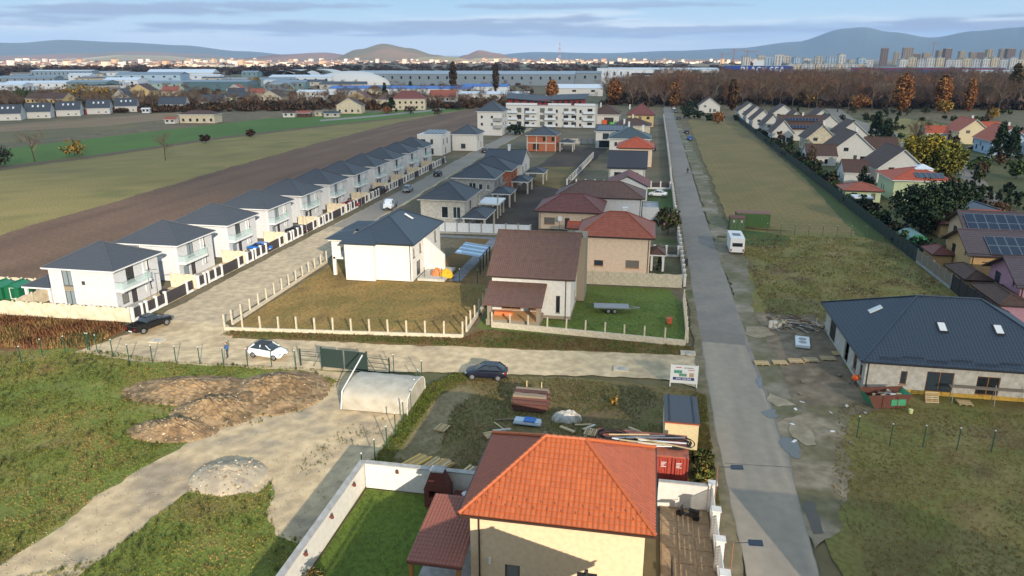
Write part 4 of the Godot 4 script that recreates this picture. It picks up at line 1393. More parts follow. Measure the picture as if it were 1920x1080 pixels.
	var gt := thing("wooden_gate", "orange-brown slatted wooden gate beside the beige house", "gate", V(1.2, 0, -35.8))
	for j in 4:
		var s := MB.new()
		s.box(0, 0.5 + j * 0.34, -0.03, 1.5, 0.8 + j * 0.34, 0.03)
		part(gt, "slat", s, M.frame_wood)
	for x in [0.05, 1.35]:
		var s := MB.new()
		s.box(x, 0, -0.09, x + 0.1, 1.95, -0.032)
		part(gt, "post", s, M.frame_wood)
	var rl := thing("railing", "dark wrought iron stair railing in the house yard", "railing", V(2.85, 0, -40))
	for i in 9:
		var k := MB.new()
		k.tube(V(0, 0.1, i * 0.5), V(0, 1.0, i * 0.5), 0.02, 0.02, 4)
		part(rl, "baluster", k, M.dark)
	for y in [0.2, 1.0]:
		var k := MB.new()
		k.bar(V(0, y, 0), V(0, y, 4), 0.04, 0.04)
		part(rl, "rail", k, M.dark)
	scooter()
	for e in [["solar street lamp on a thin pole behind the white slatted fence", V(5.9, 0, -46.2), 4.0, V(0.9, 0, 0.1)], ["solar street lamp on a thin pole beside the green wheelie bin", V(6.2, 0, -38.4), 3.6, V(0.9, 0, 0.0)]]:
		var sl := thing("street_lamp", e[0], "street lamp", e[1])
		var k := MB.new()
		k.tube(V(0, 0, 0), V(0, e[2], 0), 0.05, 0.04, 7)
		part(sl, "pole", k, M.pole)
		var ar := MB.new()
		ar.tube(V(0, e[2] - 0.05, 0), e[3] + V(0, e[2] + 0.1, 0), 0.025, 0.025, 6)
		part(sl, "arm", ar, M.dark)
		var pn := MB.new()
		pn.obox(e[3] + V(-0.05, e[2] + 0.08, -0.26), V(0.8, 0.06, 0), V(0, 0.05, 0), V(0, 0, 0.5))
		var po := part(sl, "solar_panel", pn, M.solar)
		var rm := MB.new()
		rm.obox(e[3] + V(-0.09, e[2] + 0.02, -0.3), V(0.88, 0.06, 0), V(0, 0.055, 0), V(0, 0, 0.58))
		part(po, "frame", rm, M.steel)
	var bn := thing("wheelie_bin", "green plastic wheelie bin standing at the road edge", "bin", V(6.35, 0, -37.3))
	var bb := MB.new()
	bb.prism(PackedVector2Array([Vector2(-0.26, -0.28), Vector2(0.26, -0.28), Vector2(0.28, 0.28), Vector2(-0.28, 0.28)]), 0.1, 0.95)
	part(bn, "body", bb, mat([58, 122, 48], 0.5))
	var bl := MB.new()
	bl.obox(V(-0.31, 0.95, -0.33), V(0.62, 0, 0), V(0, 0.07, 0), V(0, 0.05, 0.66))
	part(bn, "lid", bl, mat([70, 142, 58], 0.5))
	for s in [-1, 1]:
		var k := MB.new()
		k.tube(V(s * 0.24, 0.1, -0.28), V(s * 0.3, 0.1, -0.28), 0.1, 0.1, 10)
		part(bn, "wheel", k, M.rubber)
	# the two houses behind the camera whose shadows fall into the picture
	house({"l": "beige gabled house standing south of the orange-roofed house", "b": [-8.2, 2.1, -14.5, -27.0], "h": 6.2, "rh": 1.4, "ov": 0.9, "roof": "gablez", "wm": M.warm, "rm": M.orange_c, "c": 16, "gut": M.gutter, "win": [["N", 3, 3.4, 1.4, 1.3, "w2"], ["E", 3, 3.4, 1.4, 1.3, "w2"], ["N", 7, 0.9, 1.4, 1.3, "w2"]]})
	house({"l": "white gabled house standing across the road behind the grass plot", "b": [20.1, 32, -24.6, -33.6], "h": 5.0, "rh": 3.0, "ov": 0.5, "roof": "gablex", "wm": M.white, "rm": M.slate, "c": 16, "gut": M.gutter, "win": [["W", 3, 3.0, 1.4, 1.3, "w2"], ["N", 3, 0.9, 1.4, 1.3, "w2"], ["N", 7, 0.9, 1.4, 1.3, "w2"]]})
func tile_into(m: MB, basis: Basis, at: Vector3, w: float, ln: float, bow := 0.0) -> void:
	var pr := [[0.0, 0.0], [0.22, 0.03], [0.45, 0.036 + bow], [0.68, 0.02], [1.0, 0.002]]
	for i in 4:
		var a: Vector3 = V(pr[i][0] * w, pr[i][1] + 0.06, 0)
		var b: Vector3 = V(pr[i + 1][0] * w, pr[i + 1][1] + 0.06, 0)
		var up := V(0, -0.055, -ln)
		m.q(at + basis * a, at + basis * b, at + basis * (b + up), at + basis * (a + up), basis.y)
		m.q(at + basis * a, at + basis * b, at + basis * V(b.x, -0.005, 0), at + basis * V(a.x, -0.005, 0), basis.z)
func tile_mesh(w: float, ln: float, bow: float) -> ArrayMesh:
	var m := MB.new()
	tile_into(m, Basis.IDENTITY, Vector3.ZERO, w, ln, bow)
	return m.mesh()
func tile_copy(p: Node, mesh: Mesh, m: Material, k: int) -> MeshInstance3D:
	var o := MeshInstance3D.new()
	o.mesh = mesh
	o.material_override = m
	o.name = "roof_tile_%03d" % k
	p.add_child(o)
	return o
func scooter() -> void:
	var o := thing("scooter", "black motor scooter parked against the white yard wall", "scooter", V(4.1, 0, -45.6), 1.2)
	for z in [-0.6, 0.6]:
		var k := MB.new()
		k.tube(V(-0.06, 0.24, z), V(0.06, 0.24, z), 0.24, 0.24, 14)
		part(o, "wheel", k, M.rubber)
	var b := MB.new()
	b.obox(V(-0.14, 0.25, -0.35), V(0.28, 0, 0), V(0, 0.1, 0), V(0, 0, 0.7))
	b.obox(V(-0.16, 0.35, 0.1), V(0.32, 0, 0), V(0, 0.32, 0), V(0, 0.05, 0.65))
	b.obox(V(-0.18, 0.3, -0.45), V(0.36, 0, 0), V(0, 0.55, -0.08), V(0, 0, 0.1))
	part(o, "body", b, M.dark)
	var s := MB.new()
	s.box(-0.15, 0.72, 0.05, 0.15, 0.8, 0.75)
	part(o, "seat", s, M.rubber)
	var h := MB.new()
	h.tube(V(0, 0.24, -0.6), V(0, 0.98, -0.38), 0.035, 0.03, 6)
	h.tube(V(-0.32, 1.0, -0.36), V(0.32, 1.0, -0.36), 0.02, 0.02, 6)
	part(o, "handlebar", h, M.panel_dark)
# ---- the bare plot, the gravel yard and the cross road
func stack(nm: String, label: String, cat: String, at: Vector3, turn: float, rows: int, per: int, ln: float, w: float, h: float, m: Array, pn := "plank", loose := 0.04, spread := 0.02) -> Node3D:
	var o := thing(nm, label, cat, at, turn)
	for i in rows:
		for j in per:
			var k := MB.new()
			var l := ln * rng.randf_range(0.9, 1.05)
			var y := 0.1 + i * h * 1.06
			var x := (j - per / 2.0) * (w + spread) + rng.randf_range(-loose, loose)
			var sk := rng.randf_range(-loose, loose)
			k.obox(V(x, y, -l / 2 + rng.randf_range(-0.1, 0.1)), V(w, 0, 0), V(0, h, 0), V(sk, 0, l))
			part(o, pn, k, m[rng.randi() % m.size()])
	var b := MB.new()
	for z in [-ln * 0.35, ln * 0.35]: b.box(-per * w / 2, 0, z - 0.06, per * w / 2, 0.1, z + 0.06)
	part(o, "bearer", b, M.wood_grey)
	return o
func container(label: String, at: Vector3, turn: float, ln: float, w: float, h: float, m: Material, rm: Material, doors := true) -> Node3D:
	var o := thing("shipping_container", label, "container", at, turn)
	var k := MB.new()
	var n := int(ln / 0.28)
	for s in [-1.0, 1.0]:
		for i in n:
			var z0 := -ln / 2 + ln * i / n
			var z1 := -ln / 2 + ln * (i + 1) / n
			var zm := (z0 + z1) / 2
			k.q(V(s * w / 2, 0.12, z0), V(s * (w / 2 - 0.04), 0.12, zm), V(s * (w / 2 - 0.04), h - 0.1, zm), V(s * w / 2, h - 0.1, z0), V(s, 0, 0))
			k.q(V(s * (w / 2 - 0.04), 0.12, zm), V(s * w / 2, 0.12, z1), V(s * w / 2, h - 0.1, z1), V(s * (w / 2 - 0.04), h - 0.1, zm), V(s, 0, 0))
	k.box(-w / 2 + 0.05, 0.12, -ln / 2 + 0.03, w / 2 - 0.05, h - 0.1, -ln / 2 + 0.08)
	part(o, "side", k, m)
	var r := MB.new()
	r.box(-w / 2, h - 0.1, -ln / 2, w / 2, h, ln / 2)
	part(o, "roof", r, rm)
	var f := MB.new()
	for x in [-w / 2, w / 2 - 0.1]:
		for z in [-ln / 2, ln / 2 - 0.1]: f.box(x, 0, z, x + 0.1, h - 0.102, z + 0.1)
	f.box(-w / 2, 0, -ln / 2, w / 2, 0.12, ln / 2)
	part(o, "frame", f, m)
	if doors:
		for s in [-1, 1]:
			var d := MB.new()
			d.box(0.01 if s > 0 else -w / 2 + 0.1, 0.14, ln / 2 - 0.08, w / 2 - 0.1 if s > 0 else -0.01, h - 0.12, ln / 2 - 0.03)
			var dr := part(o, "door", d, m)
			var b := MB.new()
			for t in [0.28, 0.72]:
				var x: float = s * w / 2 * t
				b.tube(V(x, 0.16, ln / 2), V(x, h - 0.14, ln / 2), 0.025, 0.025, 5)
			part(dr, "lock_rod", b, M.steel)
			var ms := MB.new()
			for t in 4: ms.box(s * w * 0.25 - 0.14 + 0.02 * t, h * 0.78 - t * 0.13, ln / 2 - 0.03, s * w * 0.25 + 0.16 - 0.03 * t, h * 0.78 - t * 0.13 + 0.08, ln / 2 - 0.026)
			part(dr, "marking", ms, M.trim)
	return o
func plot_things() -> void:
	# red container with clutter on its roof
	container("rusty red shipping container with pipes piled on its roof", V(0.7, 0, -51.1), PI / 2, 7.0, 3.4, 2.6, mat([158, 62, 48], 0.7, "stain", 1.6), mat([168, 96, 74], 0.8, "stain", 2.0), false)
	var fd := thing("container_doors", "red corrugated container doors with white markings facing the house yard", "door", V(2.95, 0, -49.36))
	for s in [-1, 1]:
		var d := MB.new()
		for i in 5: d.box(s * 0.56 - 0.5 + i * 0.2, 0.2, 0, s * 0.56 - 0.34 + i * 0.2, 2.45, 0.05 + 0.03 * (i % 2))
		d.box(s * 0.56 - 0.52, 0.15, -0.04, s * 0.56 + 0.52, 2.5, 0.0)
		var dr := part(fd, "door", d, mat([170, 66, 52], 0.65, "stain", 1.2))
		var ms := MB.new()
		for t in 4: ms.box(s * 0.56 - 0.2, 2.1 - t * 0.12, 0.084, s * 0.56 + 0.18 - 0.07 * (t % 3), 2.15 - t * 0.12, 0.088)
		part(dr, "marking", ms, M.trim)
		var lb := MB.new()
		lb.tube(V(s * 0.3, 0.2, 0.11), V(s * 0.3, 2.45, 0.11), 0.025, 0.025, 5)
		part(dr, "lock_rod", lb, mat([130, 52, 44], 0.5))
	var coil_spots := [[-1.6, -51.6, 1.1], [0.2, -50.6, 1.25], [3.2, -51.2, 1.3]]
	for i in 3:
		var e: Array = coil_spots[i]
		var m := MB.new()
		for t in 5:
			var pr := V(1, 0, 0)
			for k in 20:
				var a := TAU * k / 20.0
				var b := TAU * (k + 1) / 20.0
				var r: float = e[2] * (0.8 + 0.06 * t)
				var off := V(0.12 * sin(t * 2.0), 0.04 + t * 0.05, 0.1 * cos(t * 3.0))
				m.tube(off + V(cos(a) * r, 0.03 * sin(a * 3 + t), sin(a) * r * 0.7), off + V(cos(b) * r, 0.03 * sin(b * 3 + t), sin(b) * r * 0.7), 0.045, 0.045, 4, false)
		solo("pipe_coil", m, M.rubber, ["loose coil of black pipe on the red container roof beside the pale crate", "loose coil of black pipe amid the rods on the red container", "loose coil of black pipe on the red container roof beside the cream cabin"][i], "pipe", V(e[0], 2.62, e[1]), 0, "pipe coils on the container")
	for i in 9:
		var m := MB.new()
		var a := rng.randf_range(-0.45, 0.3)
		var l := rng.randf_range(2.0, 4.6)
		m.bar(V(-cos(a) * l / 2, 0, -sin(a) * l / 2), V(cos(a) * l / 2, rng.randf_range(0, 0.2), sin(a) * l / 2), 0.09, 0.07)
		solo("metal_rod", m, [M.white_metal, M.steel, M.wood_pale][i % 3], ["long pale rod", "thin steel rod", "bleached wooden lath"][i % 3] + " lying across the pipes on the red container", "rod", V(rng.randf_range(-0.8, 2.4), 2.86 + i * 0.02, rng.randf_range(-52.2, -50)), 0, "rods on the container roof")
	# cream shed container
	var sh := thing("site_cabin", "cream box cabin with flat grey roof beside the asphalt road", "cabin", V(3.9, 0, -57.5))
	var b := MB.new()
	b.box(-1.35, 0.1, -2.4, 1.35, 2.5, 2.4)
	part(sh, "wall", b, mat([226, 206, 160], 0.8, "soft", 3.0))
	var r := MB.new()
	r.box(-1.42, 2.5, -2.48, 1.42, 2.62, 2.48)
	part(sh, "roof", r, M.slate)
	for x in [-1.0, 0.95]:
		var s := MB.new()
		s.box(x - 0.04, 2.62, -2.48, x + 0.04, 2.68, 2.48)
		part(sh, "roof_seam", s, M.dark)
	var tr := MB.new()
	tr.box(-1.44, 2.4, 2.4, 1.44, 2.5, 2.5)
	part(sh, "fascia", tr, M.rust_roof)
	var sk := MB.new()
	sk.box(-1.2, 0, -2.3, 1.2, 0.1, 2.3)
	part(sh, "skid", sk, M.dark)
	var vd := MB.new()
	vd.box(-1.36, 1.0, 1.3, -1.3, 2.2, 2.3)
	part(sh, "shutter", vd, M.cement_grey)
	# sign board
	var sg := thing("sign_board", "white for-sale board with blue phone number strip by the crossroads", "sign", V(4.6, 0, -67.35), 0.02)
	var bd := MB.new()
	bd.box(-1.32, 0.45, -0.03, 1.32, 2.35, 0.03)
	part(sg, "board", bd, M.trim)
	for x in [-1.27, 1.27]:
		var k := MB.new()
		k.box(x - 0.05, 0, -0.11, x + 0.05, 2.36, -0.032)
		part(sg, "post", k, M.trim)
	var st := MB.new()
	st.box(-1.05, 0.78, 0.03, 0.98, 1.08, 0.036)
	part(sg, "number_strip", st, mat([28, 52, 110], 0.5))
	var rb := MB.new()
	rb.box(-0.82, 2.08, 0.03, -0.3, 2.16, 0.036)
	rb.box(0.35, 1.84, 0.03, 0.98, 1.9, 0.036)
	part(sg, "red_bar", rb, mat([176, 44, 40], 0.5))
	var pics := [[-1.0, 1.48, -0.2, 1.84, [112, 162, 150]], [-0.5, 1.18, 0.25, 1.5, [132, 158, 138]], [0.48, 1.12, 0.92, 1.62, [196, 168, 140]]]
	for p in pics:
		var k := MB.new()
		k.box(p[0], p[1], 0.03, p[2], p[3], 0.035)
		var po := part(sg, "printed_picture", k, mat(p[4], 0.5))
		var w := MB.new()
		for i in 3: w.box(lerpf(p[0], p[2], 0.12 + i * 0.3), lerpf(p[1], p[3], 0.2), 0.0355, lerpf(p[0], p[2], 0.3 + i * 0.3), lerpf(p[1], p[3], 0.75), 0.038)
		part(po, "printed_house", w, mat([p[4][0] - 50, p[4][1] - 40, p[4][2] - 40], 0.5))
	lettering(sg, "0741 234 866", V(-0.04, 0.93, 0.042), 0.24, M.trim)
	lettering(sg, "DE VÂNZARE", V(0.4, 2.08, 0.036), 0.15, M.panel_dark)
	# stacks
	stack("lumber_pile", "tall pile of dark red-brown boards with two stakes in the bare plot", "timber", V(-9.4, 0, -60.4), PI / 2, 7, 5, 3.2, 0.32, 0.2, [M.wood_red, M.wood_red, M.wood_grey, mat([78, 52, 48], 0.85)], "board", 0.09, 0.05)
	for x in [-10.0, -8.6]:
		var k := MB.new()
		k.box(-0.04, 0, -0.04, 0.04, 2.1, 0.04)
		solo("stake", k, M.wood_pale, "pale wooden stake standing behind the dark board pile", "stake", V(x, 0, -61.6), 0, "stakes behind the board pile")
	stack("lumber_pile", "stack of bright yellow formwork planks leaning by the garden wall", "timber", V(-16.9, 0, -48.3), -0.5, 4, 5, 3.0, 0.22, 0.11, [M.wood_yellow, M.wood_yellow, M.wood], "plank", 0.05)
	stack("lumber_pile", "wider stack of pale planks beside the yellow formwork planks", "timber", V(-15.2, 0, -48.2), -0.42, 3, 8, 3.1, 0.2, 0.1, [M.wood_pale, M.wood, M.wood_yellow], "plank", 0.05)
	stack("lumber_pile", "small heap of grey weathered laths near the turquoise drum", "timber", V(-12.4, 0, -48.0), -0.35, 3, 4, 2.2, 0.18, 0.09, [M.wood_grey, M.wood_pale], "lath", 0.1)
	stack("lumber_pile", "low row of grey beams lying along the garden wall", "timber", V(-13.9, 0, -46.4), 1.45, 1, 3, 3.4, 0.2, 0.16, [M.cement_grey, M.wood_grey], "beam", 0.08)
	var dm := MB.new()
	dm.tube(V(-0.35, 0.36, 0), V(0.35, 0.36, 0), 0.34, 0.34, 16)
	for x in [-0.28, 0.0, 0.28]: dm.tube(V(x - 0.03, 0.36, 0), V(x + 0.03, 0.36, 0), 0.365, 0.365, 16)
	solo("plastic_drum", dm, mat([60, 170, 160], 0.4), "turquoise plastic drum lying beside the grey laths", "drum", V(-11.6, 0, -47.6), 0.5)
	# grey blocks on end, sheets, wrapped bundle
	var bk := thing("block_stack", "stack of grey hollow building blocks behind the orange roof", "building blocks", V(-9.9, 0, -52.2))
	for i in 4:
		for j in 3:
			for l in 3 if i < 3 else 2:
				var k := MB.new()
				var x := i * 0.62 + rng.randf_range(-0.04, 0.04)
				var z := -j * 0.5
				var y := l * 0.3
				k.box(x, y, z, x + 0.08, y + 0.28, z + 0.4)
				k.box(x + 0.42, y, z, x + 0.5, y + 0.28, z + 0.4)
				k.box(x + 0.08, y, z, x + 0.42, y + 0.28, z + 0.08)
				k.box(x + 0.08, y, z + 0.32, x + 0.42, y + 0.28, z + 0.4)
				part(bk, "block", k, M.cement_grey)
	for e in [[-5.8, -52.4, 3.4, 0.9, "long pale sheet of insulation lying behind the orange roof"], [-2.9, -52.6, 2.6, 1.1, "pale grey sheets lying between the insulation and the red container"], [-9.2, -57.2, 2.3, 0.8, "white board with blue wrapping on the ground below the dark board pile"]]:
		var o := thing("sheet_pile", e[4], "sheets", V(e[0], 0, e[1]), rng.randf_range(-0.1, 0.1))
		for i in 4:
			var k := MB.new()
			k.obox(V(-e[2] / 2 + rng.randf_range(-0.1, 0.1), 0.05 + i * 0.09, -e[3] / 2 + rng.randf_range(-0.06, 0.06)), V(e[2], 0, 0), V(0, 0.075, 0), V(0, 0, e[3]))
			part(o, "sheet", k, mat([176, 192, 204], 0.6) if i != 2 else M.white_metal)
		if e[2] < 2.5:
			var k := MB.new()
			k.box(-0.3, 0.42, -0.42, 0.7, 0.5, 0.42)
			part(o, "wrapping", k, mat([44, 104, 176], 0.5))
	heap("rubble_sack", "white and grey wrapped bundle lying beside the dark board pile", "bundle", V(-5.9, 0, -58.9), 1.4, 0.9, 0.75, 0.1, mat([255, 255, 255], 0.7, "fine", 0.8, 0, 0, true), [L(150, 142, 130), L(200, 196, 188), L(120, 110, 98)], 0.5, 16, 0.5)
	var ib := MB.new()
	ib.obox(V(-0.8, 0, -0.5), V(1.6, 0, 0), V(0, 0.9, 0), V(0, 0, 1.0))
	ib.obox(V(-1.1, 0.92, -0.6), V(2.0, 0, 0.2), V(0, 0.05, 0), V(0.1, 0.3, 1.1))
	solo("crate", ib, M.cement, "pale crate with a loose lid behind the red container", "crate", V(-0.2, 0, -55.2), 0.2)
	var pb := thing("board_stack", "leaning light plywood sheets between the red container and the yard wall", "boards", V(2.4, 0, -48.0))
	for i in 5:
		var k := MB.new()
		k.obox(V(-0.4 + 0.5 * i * 0.3, 0.3 + 0.1 * i, -0.6), V(1.5, -0.1, 0.2), V(0, 0.04, 0), V(-0.2, 0.1, 1.0))
		part(pb, "sheet", k, [M.wood_pale, M.wood][i % 2])
	for q in [[-16.4, -55.0, "old pallet lying in the grass between the bare strip and the dark board pile"], [-11.9, -54.6, "old pallet lying near the grey block stack"], [-3.6, -56.6, "old pallet lying near the wrapped bundle"]]:
		pallet(q[2], V(q[0], 0, q[1])).rotation.y = rng.randf() * 2.0
	for i in 26:
		var k := MB.new()
		var l := rng.randf_range(0.3, 1.6)
		k.obox(V(-l / 2, 0, -0.08), V(l, 0.02, 0.03), V(0, rng.randf_range(0.05, 0.14), 0), V(0.02, 0, rng.randf_range(0.1, 0.3)))
		solo("scrap_piece", k, [M.wood_grey, M.wood_pale, M.cement, M.wood_red][i % 4], ["grey wooden scrap", "pale wooden scrap", "lump of broken concrete", "dark red wooden scrap"][i % 4] + " lying in the weeds of the bare plot", "scrap", V(rng.randf_range(-13, 2.2), 0, rng.randf_range(-58.6, -53.2)), rng.randf() * TAU, "scraps on the bare plot")
	# hoop greenhouse
	var o := thing("polytunnel", "white plastic polytunnel beside the green sheet gate", "greenhouse", V(-23.3, 0, -59.7))
	var rows := []
	for i in 9:
		var l := PackedVector3Array()
		for j in 15:
			var t := j / 14.0
			var a := PI * t
			var sag := 0.05 * (1.0 if i % 2 else 0.0)
			l.append(V(-3.1 + 6.2 * i / 8.0, pow(sin(a), 0.42) * (1.95 - sag), cos(a) * 2.8))
		rows.append(l)
	var fm := mat([182, 176, 162], 0.45, "stain", 6.0)
	fm.backlight_enabled = true
	fm.backlight = Color(0.4, 0.4, 0.37)
	var cv := MB.new()
	cv.surf(rows, func(p): return V(0, p.y, p.z))
	part(o, "cover", cv, fm)
	var en := MB.new()
	for i in [0, 8]:
		for j in 14: en.q(rows[i][j], rows[i][j + 1], V(rows[i][j + 1].x, 0, rows[i][j + 1].z), V(rows[i][j].x, 0, rows[i][j].z), V(i - 4, 0, 0))
	part(o, "end_sheet", en, fm)
	for i in [0, 2, 4, 6, 8]:
		var h := MB.new()
		for j in 14: h.tube(rows[i][j] * V(1, 0.98, 0.985), rows[i][j + 1] * V(1, 0.98, 0.985), 0.03, 0.035, 5, false)
		part(o, "hoop", h, M.trim)
	var tf := MB.new()
	tf.bar(V(-3.25, 0, 2.8), V(-3.25, 1.6, 2.3), 0.09, 0.09)
	tf.bar(V(-3.25, 1.6, 2.3), V(-3.25, 3.0, -2.9), 0.09, 0.09)
	tf.bar(V(-3.25, 3.0, -2.9), V(-3.25, 0, -2.9), 0.09, 0.09)
	part(o, "end_frame", tf, M.trim)
	# green gate with open wire wings
	var g := thing("metal_gate", "dark green sheet metal gate between open rail wings", "gate", V(-29.7, 0, -65.2), -0.06)
	for s in [-1, 1]:
		var k := MB.new()
		for i in 12: k.box(s * 1.3 - 1.2 + i * 0.2, 0.15, -0.02 - 0.02 * (i % 2), s * 1.3 - 1.0 + i * 0.2, 2.2, 0.02)
		part(g, "leaf", k, M.green_dark)
	for x in [-2.55, 2.55, -5.0, 5.0]:
		var k := MB.new()
		k.box(x - 0.06, 0, -0.06, x + 0.06, 2.35 if absf(x) < 3 else 1.9, 0.06)
		part(g, "post", k, M.green_dark)
	for s in [-1, 1]:
		for y in [0.7, 1.2, 1.7]:
			var k := MB.new()
			k.bar(V(s * 2.6, y, 0), V(s * 5.0, y - 0.05, 0), 0.04, 0.05)
			part(g, "rail", k, M.green_dark)
		var k := MB.new()
		k.bar(V(s * 2.6, 1.7, 0.02), V(s * 3.5, 0.1, 0.02), 0.04, 0.05)
		part(g, "brace", k, M.green_dark)
	# wire fences: thin green posts
	wire_fence("green wire fence along the gravel road, from the wild grass to the gate", [G(0, 697), G(80, 668), G(165, 656), V(-59.6, 0, -65.2)], 3)
	wire_fence("green wire fence along the gravel road beside the black pickup", [V(-58.4, 0, -64.9), V(-53.1, 0, -63.1), V(-34.9, 0, -64.8)], 5)
	wire_fence("green wire fence between the polytunnel and the bare plot", [V(-24.5, 0, -65.6), V(-21.2, 0, -64.6), V(-20.2, 0, -58), V(-20.0, 0, -51), V(-20.4, 0, -46.6)], 3)
	# earth mounds and a cone of gravel
	var ec := [L(124, 100, 72), L(158, 128, 92), L(176, 148, 110), L(114, 94, 68), L(146, 118, 84)]
	heap("earth_mound", "largest mound of tan earth, running down to the gravel yard", "earth mound", V(-34.2, 0, -59.2), 5.6, 5.4, 1.15, 0.5, M.soil, ec, 0.5, 44)
	heap("earth_mound", "rounded mound of tan earth between the two longer mounds", "earth mound", V(-37.6, 0, -54.6), 4.6, 3.8, 1.05, 0.2, M.soil, ec, 0.5, 40)
	heap("earth_mound", "long low mound of stony earth reaching into the wild grass", "earth mound", V(-42.5, 0, -58.2), 7.4, 3.6, 0.65, 0.15, M.soil, ec, 0.6, 44)
	heap("earth_mound", "flat brown earth mound at the edge of the dirt track", "earth mound", V(-39.4, 0, -50.6), 4.4, 2.4, 0.75, 0.1, M.soil, ec, 0.6, 36)
	heap("gravel_heap", "grey cone of gravel dumped beside the dirt track", "gravel heap", V(-30.6, 0, -44.7), 3.0, 2.6, 1.0, 0, M.gravel, [L(182, 168, 146), L(200, 184, 156), L(166, 156, 140)], 0.1, 32, 0.85)
	person("person in a blue jacket standing by the white car on gravel", G(427, 671), 2.4, mat([40, 84, 132], 0.8), mat([46, 52, 60], 0.8), M.dark, true)
	person("person in black clothes walking along the asphalt road", G(1289, 326), 0.2, M.dark, M.dark, M.dark, false, 0.16)
func lettering(p: Node, text: String, at: Vector3, size: float, m: Material) -> void:
	var t := TextMesh.new()
	var f := SystemFont.new()
	f.font_names = PackedStringArray(["Droid Sans"])
	f.font_weight = 700
	t.font = f
	t.text = text
	t.font_size = 32
	t.pixel_size = size / 32.0
	t.depth = 0.008
	var o := part(p, "lettering", t, m)
	o.position = at
func wire_fence(label: String, pts: Array, per: int) -> void:
	var o := thing("wire_fence", label, "fence", pts[0])
	var all := []
	for i in pts.size() - 1:
		var n := maxi(1, int(round(pts[i].distance_to(pts[i + 1]) / 2.6)))
		for j in n: all.append(pts[i].lerp(pts[i + 1], float(j) / n))
	all.append(pts[-1])
	for i in all.size():
		var q: Vector3 = all[i] - pts[0]
		var k := MB.new()
		k.box(q.x - 0.035, 0, q.z - 0.035, q.x + 0.035, 1.95, q.z + 0.035)
		var po := part(o, "post", k, M.green_metal)
		var c := MB.new()
		c.box(q.x - 0.05, 1.95, q.z - 0.05, q.x + 0.05, 2.02, q.z + 0.05)
		part(po, "cap", c, M.trim)
		if i + 1 < all.size():
			var e: Vector3 = all[i + 1] - pts[0]
			var w := MB.new()
			for y in [0.1, 0.7, 1.3, 1.85]: w.bar(q + V(0, y, 0), e + V(0, y, 0), 0.008, 0.008)
			part(o, "wire", w, M.green_metal)
const ORD := ["first", "second", "third", "fourth", "fifth", "sixth", "seventh", "eighth", "ninth", "tenth", "eleventh"]
